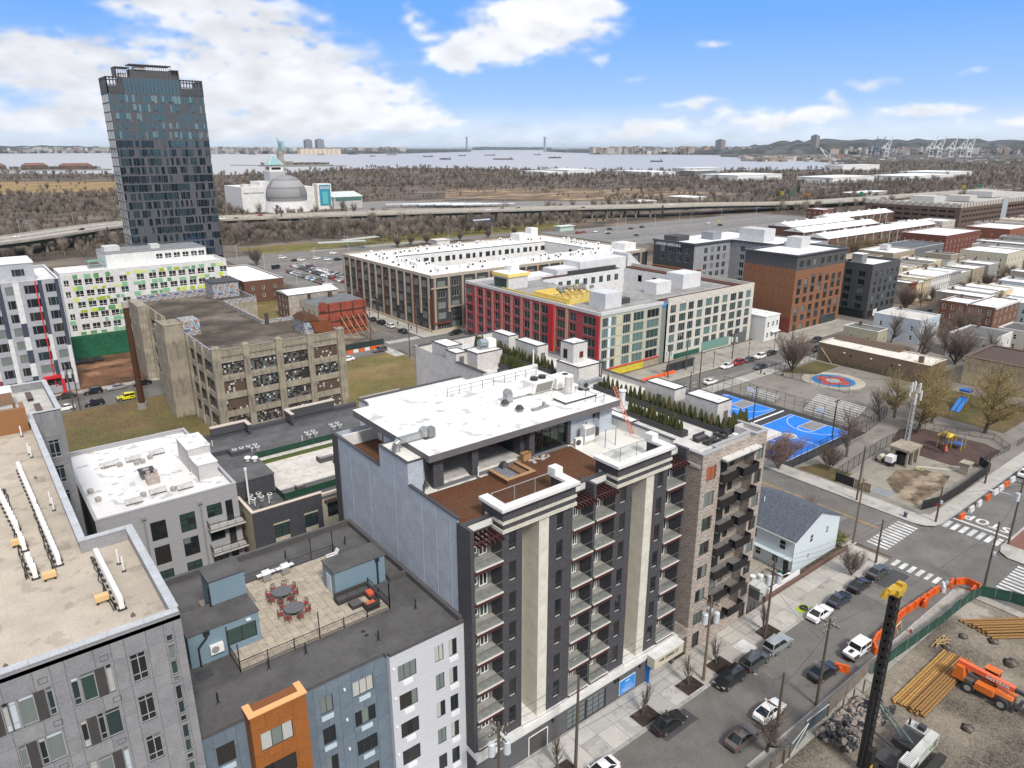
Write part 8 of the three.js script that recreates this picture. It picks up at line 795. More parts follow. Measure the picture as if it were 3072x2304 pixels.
// -- building site
{
let rust=M(.5,.48,.3,'rust',3,.85),rust2=M(.36,.32,.24,'rust',2,.85),pipeG=(L,r)=>{let b=$b();for(let i=0;i<10;i++){let a=i/10*6.283,c=(i+1)/10*6.283,q=(x,rr2,t)=>L3(x,cos(t)*rr2,sin(t)*rr2);b.quad(q(-L/2,r,a),q(L/2,r,a),q(L/2,r,c),q(-L/2,r,c),L3(0,cos(a),sin(a)));for(let x of[-L/2,L/2])b.quad(q(x,r,a),q(x,r*.8,a),q(x,r*.8,c),q(x,r,c),L3(x,0,0));b.quad(q(-L/2,r*.8,a),q(L/2,r*.8,a),q(L/2,r*.8,c),q(-L/2,r*.8,c),L3(0,-cos(a),-sin(a)));}return b.geo(50);};
let g1=pipeG(14.3,.15),g2=pipeG(13,.16),put=(g,m,u,y,w,ry,l,grp)=>{let o=shade(new THREE.Mesh(g,m));o.name=$u('steel_pipe');o.position.copy(P(u,y,w));o.rotation.y=ry;o.userData={label:l,category:'pipe',group:grp};scene.add(o);};
let n=0;for(let i=0;i<12;i++)put(g1,i % 3?rust:rust2,84.6+rr(-.3,.3),.19,22.8+i*.31,rr(-.006,.006),ORD(i)+' yellow pipe from the site side in the large stack beside the telehandler','pipes in the large stack');for(let i=0;i<5;i++)put(g1,rust2,84.9+rr(-.3,.3),.46,23.0+i*.32,rr(-.01,.01),ORD(i)+' pipe from the site side lying on top of the large stack','pipes on top of the large stack');
for(let i=0;i<8;i++)put(g2,rust2,104.6+i*.1,.19,19.6+i*.6,-.62+rr(-.02,.02),ORD(i)+' brown pipe from the front in the far fence corner stack','pipes at the far fence corner');for(let i=0;i<4;i++)put(g2,rust2,104.9+i*.1,.5,20.4+i*.6,-.62,ORD(i)+' pipe from the front on top of the far corner stack','pipes on top of the far corner stack');
let t=$t('drill_rig','tall black drilling rig with perforated mast and yellow head','drill rig',[67,0,22.6]),bk=M(.025,.024,.024,'mo',2,.6),yl=M(.66,.42,.04,'mo',1,.5),c=[65,23.5];
let ms=$b(),hole=(y,s)=>({s0:c[0]+s-.12,s1:c[0]+s+.12,y0:y,y1:y+.3});let ho=[];for(let y=2;y<21;y+=.95)ho.push(hole(y,-.22),hole(y+.4,.22));$w(ms,'f',c[1]-.4,c[0]-.38,c[0]+.38,.6,21.6,ho,.08);let hl=[];for(let y=2;y<21;y+=.95)hl.push({s0:c[1]-.12,s1:c[1]+.12,y0:y,y1:y+.35});$w(ms,'l',c[0]-.45,c[1]-.4,c[1]+.4,.6,21.6,hl,.08);$w(ms,'r',c[0]+.45,c[1]-.4,c[1]+.4,.6,21.6,hl,.08);$w(ms,'k',c[1]+.4,c[0]-.45,c[0]+.45,.6,21.6);$p(t,'mast',ms,bk);$p(t,'mast_head',$b().box(c[0]-.55,c[0]+.6,21.6,22.3,c[1]-.5,c[1]+.5).hull([P(c[0]+.6,21.2,c[1]-.4),P(c[0]+1.5,21.9,c[1]-.4),P(c[0]+1.5,21.9,c[1]+.4),P(c[0]+.6,21.2,c[1]+.4)],[P(c[0]+.4,22.6,c[1]-.3),P(c[0]+1.1,22.5,c[1]-.3),P(c[0]+1.1,22.5,c[1]+.3),P(c[0]+.4,22.6,c[1]+.3)]).R(c[0]-.5,22.1,c[1],c[0]-1.2,22.2,c[1]+.3,.5,.5).R(c[0]-1.2,22.3,c[1]+.3,c[0]-1.5,21.5,c[1]+.5,.35,.5),yl);$p(t,'sheave',$b().Q(c[0]+1.1,21.9,c[1]-.2,c[0]+1.1,21.9,c[1]+.2,.42,.42,12),yl);$p(t,'auger_drive',$b().box(c[0]-.7,c[0]+.2,1.2,3.6,c[1]-1.0,c[1]-.42).box(c[0]-.55,c[0]+.3,.2,1.2,c[1]-.9,c[1]-.3),bk);$p(t,'yellow_guard',bb(c[0]-.75,c[0]-.2,.5,1.8,c[1]-1.06,c[1]-1.0),yl);$p(t,'kelly_bar',$b().Q(c[0]-.9,.3,c[1]-.2,c[0]-.9,11,c[1]-.2,.07,.07,6),$k);$p(t,'cable',$b().Q(c[0]+1.5,21.8,c[1],c[0]+1.3,4,c[1]+.3,.03,.03,4),$e);
for(let s of[-.6,.6])$p(t,'brace',$b().Q(70,2.6,21.6+s,c[0]+.4,9,c[1]+s*.5,.13,.1,7),$N(.09,.14,.13,.5));$p(t,'brace',$b().Q(68.4,2.2,22.2,c[0]+.4,5.2,c[1],.16,.12,7),dark);
let hs=M(.6,.6,.57,'mo',3,.6);$p(t,'engine_house',$b().box(68,73.6,1.15,2.5,19.7,20.6).box(72.4,73.6,1.15,2.4,20.6,22.8),hs);$p(t,'deck',$b().box(66.4,73.5,.9,1.4,19.8,23),M(.07,.07,.072,'mo',2,.7));$p(t,'engine_top',(()=>{let b=$b();b.box(69.4,72.2,1.4,2.3,20.7,22.7);for(let i=0;i<9;i++)b.box(69.6+i*.27,69.74+i*.27,2.3,2.38,20.8,22);b.Q(72.6,2.4,22.4,72.6,3.2,22.4,.12,.12,8).box(72.6,73.3,2.4,2.9,20.9,21.6);return b;})(),M(.055,.055,.058,'mo',1,.7));$p(t,'cab',$b().box(66.2,68,1.1,2.9,19.4,20.7),hs);$p(t,'cab_window',$b().box(66.16,66.2,1.9,2.75,19.55,20.55).box(66.4,67.8,1.9,2.75,19.36,19.4),$T);$p(t,'cab_roof_grille',(()=>{let b=$b();for(let i=0;i<7;i++)b.box(66.3+i*.25,66.4+i*.25,2.9,3.05,19.45,20.65);b.box(66.2,68,2.98,3.04,19.5,19.6).box(66.2,68,2.98,3.04,20.5,20.6);return b;})(),$N(.62,.62,.6,.5));for(let w of[18.9,22.8]){let k=$p(t,'track',$b().F(66.2,0,w-.35,73,w+.35,65.7,.45,w-.35,73.5,w+.35).F(65.7,.45,w-.35,73.5,w+.35,66.2,.9,w-.35,73,w+.35),M(.04,.038,.036,'mo',1,.8));}$p(t,'side_marking',$b().box(71.6,71.85,1.55,2.2,19.66,19.7).box(71.4,72.05,1.75,2.0,19.65,19.69),$N(.1,.35,.05,.6));$p(t,'side_marking',$b().box(72.2,73.2,1.95,2.15,19.66,19.7).box(72.3,73.1,1.5,1.7,19.66,19.7),dark);
let h=$t('telehandler','orange telescopic handler beside the pipe stack','telehandler',[87.4,0,19.8]),og=M(.74,.17,.025,'pl',3,.5),rd=$N(.72,.13,.05,.5),wheel=(par,u,y,w,r,wd,axisU)=>{let a=P(u-wd/2,y,w),e=P(u+wd/2,y,w),tm=$p(par,'wheel',$b().tube(a,e,r,r,18),M(.04,.038,.036,'mo',.6,.9),40);$p(tm,'rim',$b().tube(a.clone().add(L3(-.02,0,0)),e.clone().add(L3(.02,0,0)),r*.52,r*.52,12),$N(.32,.3,.28,.6));};
for(let u of[86.2,88.7])for(let w of[17.9,21.4])wheel(h,u,.72,w,.72,.5);$p(h,'chassis',$b().box(86.6,88.3,.7,1.35,17.0,22.6),$N(.1,.08,.07,.7));$p(h,'engine_cover',$b().F(86.1,.95,18.8,87.1,20.9,86.15,1.75,18.9,87.1,20.8),og);$p(h,'front_cover',$b().hull([P(86.6,1.3,17),P(88.4,1.3,17),P(88.4,1.3,18.9),P(86.6,1.3,18.9)],[P(86.8,1.55,17.1),P(88.2,1.55,17.1),P(88.2,1.8,18.9),P(86.8,1.8,18.9)]),og);$p(h,'rear_weight',$b().F(86.5,.9,22,88.4,23.4,86.6,2.6,22.4,88.3,23.2),og);{let cb=$p(h,'cab',(()=>{let b=$b();for(let[u,w]of[[88.0,19.2],[89.0,19.2],[88.0,20.6],[89.0,20.6]])b.box(u-.05,u+.05,1.3,3.0,w-.05,w+.05);b.box(87.95,89.05,3.0,3.12,19.1,20.7).box(87.95,89.05,1.2,1.5,19.1,20.7);return b;})(),og);$p(cb,'cab_glass',bb(88.02,88.98,1.5,3,19.22,20.58),$D);}let bm=$p(h,'boom',$b().R(87.4,2.75,23.2,87.4,2.55,17.2,.55,.62),rd);$p(bm,'boom_extension',$b().R(87.4,2.55,17.2,87.4,2.5,15.9,.36,.42),dark);$p(h,'fork_carriage',$b().R(87.4,2.5,15.9,87.4,1.6,14.9,.4,.4).box(86.6,88.2,.9,1.9,14.4,14.7).box(86.8,86.95,.85,.95,13.2,14.5).box(87.8,87.95,.85,.95,13.2,14.5),dark);$p(h,'bumper',$b().box(86.4,88.6,.5,.9,16.3,16.6),$k);{let g=$q('SKYTRAK',.42,.03);g.rotateY(-PI/2);g.translate(87.1,2.62,-18.9);$p(h,'lettering',g,$i);}
h.children.forEach(()=>0);
let gm=M(.018,.075,.052,'mo',4,.9),sf=(l,pts,hgt,mm,st=2.4,nm='site_fence')=>{let k=$t(nm,l,'fence',[pts[0][0],0,pts[0][1]]);for(let i=0;i<pts.length-1;i++){let[a,cc]=pts[i],[e,g]=pts[i+1],nn=max(1,round(hypot(e-a,g-cc)/st));for(let j=0;j<nn;j++){let p0=[a+(e-a)*j/nn,cc+(g-cc)*j/nn],p1=[a+(e-a)*(j+1)/nn,cc+(g-cc)*(j+1)/nn];$p(k,'post',$b().Q(p0[0],0,p0[1],p0[0],hgt+.1,p0[1],.04,.04,5),$e);let sag=rr(0,.12),lean=rr(-.1,.1);$p(k,'screen',$b().hull([P(p0[0],.1,p0[1]),P(p1[0],.1,p1[1]),P(p1[0],.1,p1[1]+.02),P(p0[0],.1,p0[1]+.02)],[P(p0[0],hgt-sag,p0[1]+lean),P(p1[0],hgt-sag*.5,p1[1]+lean*.5),P(p1[0],hgt-sag*.5,p1[1]+lean*.5+.02),P(p0[0],hgt-sag,p0[1]+lean+.02)]),mm);}}};
sf('dark green screen fence along the street side of the building site',[[80,29.9],[88,29.3],[96,28.9],[105,28.6],[108.6,28.2]],1.9,gm);sf('dark green screen fence along the cross street side of the building site',[[108.6,28.2],[110.4,25],[112,18],[113,8]],1.9,gm);
{let k=$t('board_fence','weathered wooden board fence along the site pavement','fence',[66,0,29.6]),wd=[M(.23,.195,.16,'wood',1.5,.9),M(.2,.17,.14,'wood',1.2,.9),M(.26,.22,.18,'wood',1.7,.9)],seg=(a,e,va,ve)=>{let nn=round((e-a)/.3);for(let i=0;i<nn;i++){let u=a+(e-a)*i/nn,w=va+(ve-va)*i/nn;$p(k,'plank',bb(u,u+.27,.05,1.85+rr(-.05,.05),w,w+.04),pick(wd));}};seg(52,60.4,29.3,29.1);seg(69.4,80,29.7,30.3);for(let u=52;u<80;u+=2.4)if(u<60.4||u>69.4)$p(k,'post',bb(u,u+.14,0,2,28.9,29.04),wd[1]);}
{let k=$t('site_gate','blue grey sheeted gate with diagonal steel braces','gate',[65,0,29.6]);$p(k,'leaf',$b().hull([P(60.5,.1,29.1),P(64.7,.1,29.6),P(64.7,.1,29.64),P(60.5,.1,29.14)],[P(60.5,1.9,29.1),P(64.7,1.9,29.6),P(64.7,1.9,29.64),P(60.5,1.9,29.14)]),M(.1,.13,.145,'mo',3,.7));$p(k,'leaf',$b().hull([P(64.8,.1,29.9),P(69.2,.1,29.7),P(69.2,.1,29.74),P(64.8,.1,29.94)],[P(64.8,1.9,29.9),P(69.2,1.9,29.7),P(69.2,1.9,29.74),P(64.8,1.9,29.94)]),M(.1,.13,.145,'mo',3,.7));$p(k,'brace',$b().R(60.5,.2,29.0,64.7,1.8,29.5,.07,.07).R(60.5,1.9,29.0,64.7,1.9,29.5,.07,.07).R(64.8,1.9,29.8,69.2,1.9,29.6,.07,.07),$N(.5,.5,.48,.6));$p(k,'post',bb(60.35,60.55,0,2.2,28.95,29.15),$N(.15,.12,.1,.9));$p(k,'post',bb(69.2,69.4,0,2.2,29.55,29.75),$N(.15,.12,.1,.9));}
let og2=M(.78,.13,.012,'pl',2,.45),wb=M(.75,.75,.73,'pl',2,.5),bar=m=>$m((l,cc,g)=>{let k=local('water_barrier',l,cc,g);$p(k,'body',$b().G(-.9,0,-.27,.9,.27,-.9,.35,-.22,.9,.22).G(-.9,.35,-.22,.9,.22,-.85,.98,-.12,.85,.12),m);$p(k,'rib',$y([-.55,-.4,.35,.9,.1,.25],[.4,.55,.35,.9,.1,.25],[-.55,-.4,.35,.9,-.25,-.1],[.4,.55,.35,.9,-.25,-.1]),m);return k;});let bo=bar(og2),bw=bar(wb),grp='water filled barriers',line=[[104.6,32.6,-.05],[102.8,32.7,0],[101,32.8,.05],[100.2,32.2,.2],[99.2,32.9,0],[97.3,33.0,-.05],[95.4,33.1,0],[93.6,33.05,.06],[91.7,32.95,.02],[89.9,32.85,.05],[88.1,32.8,-.04],[86.4,32.6,.25],[84.9,31.9,.7]];line.forEach(([u,w,a],i)=>bo([u,0,w],a,ORD(i)+' orange barrier from the corner in the line along the site kerb','barrier',grp+' along the site kerb'));bw([106.2,0,32.2],.5,'white water barrier at the corner of the orange line','barrier',grp);bo([77.9,0,32.6],-1.1,'single orange barrier in front of the white off road car','barrier',grp);
[[108.2,31.9,.2],[109.9,31.3,-.5],[110.6,29.8,1.4],[108.8,29.2,.1]].forEach(([u,w,a],i)=>bo([u,0.02,w],a,'orange water barrier in the square ring at the corner, '+['rear left','rear right','front right','front left'][i]+' one','barrier',grp));[[114.2,22],[113.9,20]].forEach(([u,w],i)=>bo([u,0,w],1.5,'orange water barrier by the cross street crossing, '+['farther','nearer'][i]+' one','barrier',grp));
[[155.3,1],[152,0],[149.5,1],[146.8,1],[143.2,0],[139.3,1],[135.8,1],[131.7,0]].forEach(([u,wh],i)=>(wh?bw:bo)([u,0,39.5],rr(-.15,.15),['first','second','third','fourth','fifth','sixth','seventh','eighth'][i]+' barrier from the white car, '+(wh?'white':'orange')+', beside the screened fence','barrier',grp+' beside the screened fence'));
[[95,0],[97,1],[99,0],[101,1],[103,0],[105,0]].forEach(([u,wh],i)=>(wh?bw:bo)([u,0,203.6],0,ORD(i)+' barrier from the left in the row below the red building','barrier',grp+' below the red building'));
{let d=$b(),q=rng(15);for(let i=0;i<430;i++){let f=q(),u=66.5+f*8.5+(q()-.5)*2.4,w=27.2+(q()-.5)*3.6,s=.2+q()*.3,y=.1+q()*.9*(1-abs(w-27.2)/2.4),m=new THREE.Matrix4().makeRotationFromEuler(new THREE.Euler(q()*3,q()*3,q()*3));m.scale(L3(1,.55+q()*.4,.7+q()*.5));m.setPosition(u,y,-w);let g=new THREE.IcosahedronGeometry(s,1),p=g.attributes.position;for(let k=0;k<p.count;k++){let f2=1+.8*(vn(p.getX(k)*7+i,p.getY(k)*5+p.getZ(k)*3)-.5);p.setXYZ(k,p.getX(k)*f2,p.getY(k)*f2,p.getZ(k)*f2);}(q()<.42?d:(d.x=d.x||$b())).add(g,m);}stuff('rubbish_heap',new THREE.Mesh(d.geo(),$N(.03,.03,.034,.45)),'heap of black rubbish sacks behind the board fence','rubbish');stuff('rubbish_heap',new THREE.Mesh(d.x.geo(),M(.36,.3,.26,'mo',1,.85)),'brown and grey sacks mixed into the rubbish heap','rubbish');}
{let k=$t('fire_hydrant','small red fire hydrant with white cap on the site pavement','hydrant',[92.2,.12,30.6]);$p(k,'barrel',$b().Q(92.2,.12,30.6,92.2,.72,30.6,.13,.12,10).Q(92,.5,30.6,92.4,.5,30.6,.07,.07,7),$N(.5,.03,.03,.5),40);$p(k,'cap',$b().Q(92.2,.72,30.6,92.2,.88,30.6,.15,.07,10),$i);}
{let k=$t('sawhorse','small timber sawhorse barricade beside the hydrant','barricade',[91.4,0,31.9]);$p(k,'board',$b().R(90.5,1,31.9,92.2,1.05,32,.08,.25),$N(.6,.4,.2,.8));for(let u of[90.7,92])$p(k,'leg',$b().R(u,1,31.9,u-.1,0,31.6,.08,.08).R(u,1,31.9,u+.1,0,32.2,.08,.08),$N(.55,.36,.18,.8));}
{let b=$b(),q=rng(31);for(let i=0;i<14;i++){let a=q()*.8+.5;b.bar(P(91+q()*2.5,.1+q()*.3,26.8+q()),P(93+q()*2.5,.1+q()*.3,26.4+q()*1.4),.12,.08);}$o('timber_pile',b,M(.5,.34,.15,'wood',1,.9),'pile of yellow timber offcuts by the green fence','timber');}
{let k=$t('tyre_stack','black tyre lying on a yellow and black mat on the pavement','tyre',[85.6,.13,42.5]),g=new THREE.TorusGeometry(.42,.16,8,18);g.rotateX(PI/2);g.translate(85.7,.34,-42.3);$p(k,'tyre',g,$k);$p(k,'mat',$b().hull([P(84.6,.135,41.8),P(86.8,.135,41.9),P(86.5,.135,43.2),P(84.5,.135,42.9)],[P(84.6,.16,41.8),P(86.8,.16,41.9),P(86.5,.16,43.2),P(84.5,.16,42.9)]),$N(.3,.42,.03,.8));}
for(let[u,w,s]of[[96,20,1],[99,23,.8],[93,26.4,.7],[101,17,1],[80,19,.8],[97,26,.7]]){let g=new THREE.IcosahedronGeometry(s*.6,2),p=g.attributes.position;for(let k=0;k<p.count;k++){let f=1+.5*(vn(p.getX(k)*6+u,p.getZ(k)*6+w)-.5);p.setXYZ(k,p.getX(k)*f*1.8,p.getY(k)*f*.35,p.getZ(k)*f*1.4);}g.translate(u,.05,-w);$o('earth_mound',g,mDirt,'low dark mound of churned earth at '+({96:'the middle of the site right of the pipes',99:'the pale patch behind the pipes',93:'the green fence by the timber',101:'the right edge of the site',80:'the ground in front of the pipe stack',97:'the far end of the pale patch'})[u],'mound');}
}
// -- glass tower
{
let t=$t('glass_tower','tall dark glass tower with open crown on the left','tower',[75,0,318]),u0=58.3,u1=92,v0=312,v1=325,mS=M(.095,.1,.115,'pl',5,.6),gT=$N(.09,.155,.195,.06,{metalness:.85}),gD=$N(.035,.055,.08,.05,{metalness:.8}),gL=$N(.18,.28,.31,.08,{metalness:.8}),st=3.22,nF=25;
$p(t,'core',bb(u0+.2,u1-.2,0,83.4,v0+.2,v1-.2),$N(.05,.055,.06,.6));
let sl=$b();for(let r=0;r<=nF;r++){let y=r*st;sl.box(u0,u1,y,y+.55,v0,v1);}$p(t,'floor_band',sl,mS);
let pane=new Map(),gx=(w,h)=>{let k=w.toFixed(2)+h.toFixed(2);if(!pane.has(k))pane.set(k,new THREE.BoxGeometry(w,h,.05));return pane.get(k);};let cnt=0,rest=$b(),rest2=$b(),piers=$b(),ac=$b();
for(let r=nF-1;r>=0;r--){let q=rng(r*13+5),s=u0+.15,y=r*st+.55,h=st-.55;if(r===nF-1)h=st-.2;while(s<u1-.3){let w=q()<.45?.85:q()<.6?1.25:.6,e=min(s+w,u1-.15),solid=q()<.28;if(solid)piers.box(s,e,y,y+h,v0+.02,v0+.16,'k');else{let low=q()<.35,y0=low?y+.5:y;if(low)ac.box(s,e,y,y+.48,v0+.02,v0+.16,'k');let m=r>19?(q()<.3?gL:gT):q()<.5?gT:gD;if(cnt<296&&r>5){$l(t,'window',gx(e-s-.08,y+h-y0-.04),m,P((s+e)/2,(y0+y+h)/2,v0+.1),0);cnt++;}else(q()<.5?rest:rest2).box(s+.04,e-.04,y0+.02,y+h-.02,v0+.08,v0+.14,'k');piers.box(e-.04,e+.06,y,y+h,v0+.0,v0+.16,'k');}s=e+.06;}}
$p(t,'pier',piers,mS);$p(t,'grille',ac,$N(.04,.042,.045,.7));stuff('lower_windows',(()=>{let m=new THREE.Mesh(rest.geo(),gT);m.geometry.translate(-t.o.x,-t.o.y,-t.o.z);return m;})(),'','',t);stuff('lower_windows',(()=>{let m=new THREE.Mesh(rest2.geo(),gD);m.geometry.translate(-t.o.x,-t.o.y,-t.o.z);return m;})(),'','',t);
let sd=$b();for(let r=0;r<nF;r++){sd.box(u0-.06,u0,r*st+.5,r*st+.62,v0,v1,'r');for(let w of[312.6,315,318,321,324])sd.box(u0-.1,u0,r*st+.6,r*st+st,w,w+.18,'r');}$p(t,'side_trim',sd,$N(.5,.52,.54,.5));$p(t,'side_glass',bb(u0+.05,u0+.2,0,80.4,v0+.3,v1-.3,'r'),gD);
let cr=$b(),yb=80.6,yt=86.5;for(let[a,e,v]of[[u0,u0+5.4,v0],[u1-8.2,u1,v0]]){for(let s=a;s<=e;s+=1.1)cr.box(s,s+.35,yb,yt,v,v+.35);cr.box(a,e,yt-.5,yt,v,v+.36).box(a,e,(yb+yt)/2,(yb+yt)/2+.3,v+.01,v+.33);}for(let w=v0;w<=v1;w+=1.4)cr.box(u0,u0+.35,yb,yt,w,w+.3).box(u1-.35,u1,yb,yt,w,w+.3);cr.box(u0,u0+.36,yt-.5,yt,v0,v1).box(u1-.36,u1,yt-.5,yt,v0,v1).box(u0,u1,yt-.4,yt,v1-.4,v1);$p(t,'crown_frame',cr,mS);$p(t,'crown_glass',(()=>{let b=$b();for(let s=u0+5.8;s<u1-9;s+=1.3)b.box(s,s+1.05,yb+.3,yt-.4,v0+.1,v0+.2);return b;})(),gT);$p(t,'crown_wall',bb(u0+5.4,u1-8.2,yb,yt,v0+.22,v1-1),mS);
let ph=$b();for(let s=62.5;s<=84.5;s+=.8)ph.box(s,s+.14,yt,s<67.5?90.2:s<82?91.4:90,v0+3,v0+3.2);ph.box(62.5,67.5,89.9,90.2,v0+3,v0+10).box(67.5,82,91.1,91.4,v0+3,v0+10).box(82,84.6,89.8,90,v0+3,v0+10).box(67.5,84.5,yt,89.6,v0+4.5,v0+9).box(62.5,62.8,yt,90.2,v0+3,v0+10).box(84.3,84.6,yt,90,v0+3,v0+10);$p(t,'plant_screen',ph,$N(.1,.1,.105,.7));$p(t,'plant_unit',$b().box(64,66.4,yt,88.2,v0+5,v0+8).box(69,73,89.6,90.6,v0+4,v0+6),$i);$p(t,'aerial',$b().Q(81,91.4,v0+6,81,93.2,v0+6,.06,.04,5),$e);
}
// -- elevated highway
let hw=[[-260,440],[-60,486],[26,528],[102,590],[170,592],[318,552],[440,508],[560,459],[712,433],[900,418],[1200,400]];
function hwAt(k){let i=min(hw.length-2,floor(k)),f=k-i,cr=(a,b,c,d)=>.5*(2*b+(c-a)*f+(2*a-5*b+4*c-d)*f*f+(3*b-a-3*c+d)*f*f*f),g=j=>hw[clamp(j,0,hw.length-1)],p=[cr(g(i-1)[0],g(i)[0],g(i+1)[0],g(i+2)[0]),cr(g(i-1)[1],g(i)[1],g(i+1)[1],g(i+2)[1])];return p;}
{
let t=$t('highway_viaduct','elevated concrete highway with green girders crossing behind the town','viaduct',[318,0,552]),deck=$b(),girder=$b(),par=$b(),N=90,Y=u=>9-4*ss(560,760,u),road2=$b(),med=$b();
let q=k=>{let p=hwAt(k),e=hwAt(k+.02),d=new THREE.Vector3(e[0]-p[0],0,-(e[1]-p[1])).normalize(),n=new THREE.Vector3(-d.z,0,d.x);return{p:P(p[0],Y(p[0]),p[1]),n};};
for(let i=0;i<N;i++){let a=q(i/N*9.97),c=q((i+1)/N*9.97),R4=(o,w0,w1,y0,y1)=>[o.p.clone().addScaledVector(o.n,w0).add(L3(0,y0,0)),o.p.clone().addScaledVector(o.n,w1).add(L3(0,y0,0)),o.p.clone().addScaledVector(o.n,w1).add(L3(0,y1,0)),o.p.clone().addScaledVector(o.n,w0).add(L3(0,y1,0))];deck.hull(R4(a,-16,16,-.6,0),R4(c,-16,16,-.6,0),false);for(let s of[-14,-7,0,7,14])girder.hull(R4(a,s-.3,s+.3,-2.6,-.6),R4(c,s-.3,s+.3,-2.6,-.6),false);for(let s of[-16,15.6])par.hull(R4(a,s,s+.4,0,1),R4(c,s,s+.4,0,1),false);med.hull(R4(a,-.3,.3,0,.9),R4(c,-.3,.3,0,.9),false);let rd=(w0,w1)=>road2.hull(R4(a,w0,w1,.004,.02),R4(c,w0,w1,.004,.02),false);rd(-15.4,-.5);rd(.5,15.4);}
$p(t,'deck',deck,M(.42,.39,.34,'co',20,.9));$p(t,'girder',girder,M(.05,.085,.07,'mo',4,.8));$p(t,'parapet',par,M(.5,.46,.39,'co',16,.9));$p(t,'median',med,M(.48,.45,.4,'co',12,.9));$p(t,'carriageway',road2,M(.47,.44,.395,'co',24,.9));
for(let i=2;i<62;i++){let o=q(i/N*9.97);if(o.p.y<4)continue;for(let s of[-12,12])$p(t,'pier',$b().tube(o.p.clone().addScaledVector(o.n,s).setY(0),o.p.clone().addScaledVector(o.n,s).setY(o.p.y-2.7),.9,.8,8),M(.3,.26,.22,'co',6,.9));$p(t,'pier_cap',$b().bar(o.p.clone().addScaledVector(o.n,-14).setY(o.p.y-3.1),o.p.clone().addScaledVector(o.n,14).setY(o.p.y-3.1),1.2,.9),M(.3,.26,.22,'co',6,.9));}
let k=0;for(let i=1;i<60;i+=2){let o=q(i/N*9.97),s=(k++% 2)?15.8:-15.8,b=o.p.clone().addScaledVector(o.n,s),l=$t('street_lamp',ORD(k-1)+' grey lamp standard from the left on the highway viaduct','street lamp',[b.x,b.y,-b.z],'lamp standards along the viaduct');$p(l,'pole',$b().tube(b,b.clone().add(L3(0,9.4,0)),.16,.1,6),$N(.36,.35,.34,.6));$p(l,'arm',$b().bar(b.clone().add(L3(0,9.4,0)),b.clone().add(L3(0,9.8,0)).addScaledVector(o.n,-sign(s)*2.4),.12,.12),$N(.36,.35,.34,.6));$p(l,'lamp_head',$b().bar(b.clone().add(L3(0,9.8,0)).addScaledVector(o.n,-sign(s)*2.2),b.clone().add(L3(0,9.8,0)).addScaledVector(o.n,-sign(s)*3.1),.35,.2),$N(.5,.5,.5,.5));}
{let g=$t('sign_gantry','dark steel sign gantry over the highway near the museum','gantry',[226,9,576]),A=q(4.36),e=s=>A.p.clone().addScaledVector(A.n,s);for(let s of[-15.6,15.6])$p(g,'leg',$b().bar(e(s),e(s).add(L3(0,8,0)),.7,.7),$N(.06,.04,.04,.8));$p(g,'truss',$b().bar(e(-15.6).add(L3(0,8,0)),e(15.6).add(L3(0,8,0)),.4,.4).bar(e(-15.6).add(L3(0,6.6,0)),e(15.6).add(L3(0,6.6,0)),.4,.4),$N(.06,.04,.04,.8));$p(g,'sign_back',$b().bar(e(-10).add(L3(.2,7,0)),e(-1).add(L3(.2,7,0)),.2,2.6),$N(.13,.1,.09,.8));}
globalThis.hwQ=q;
}
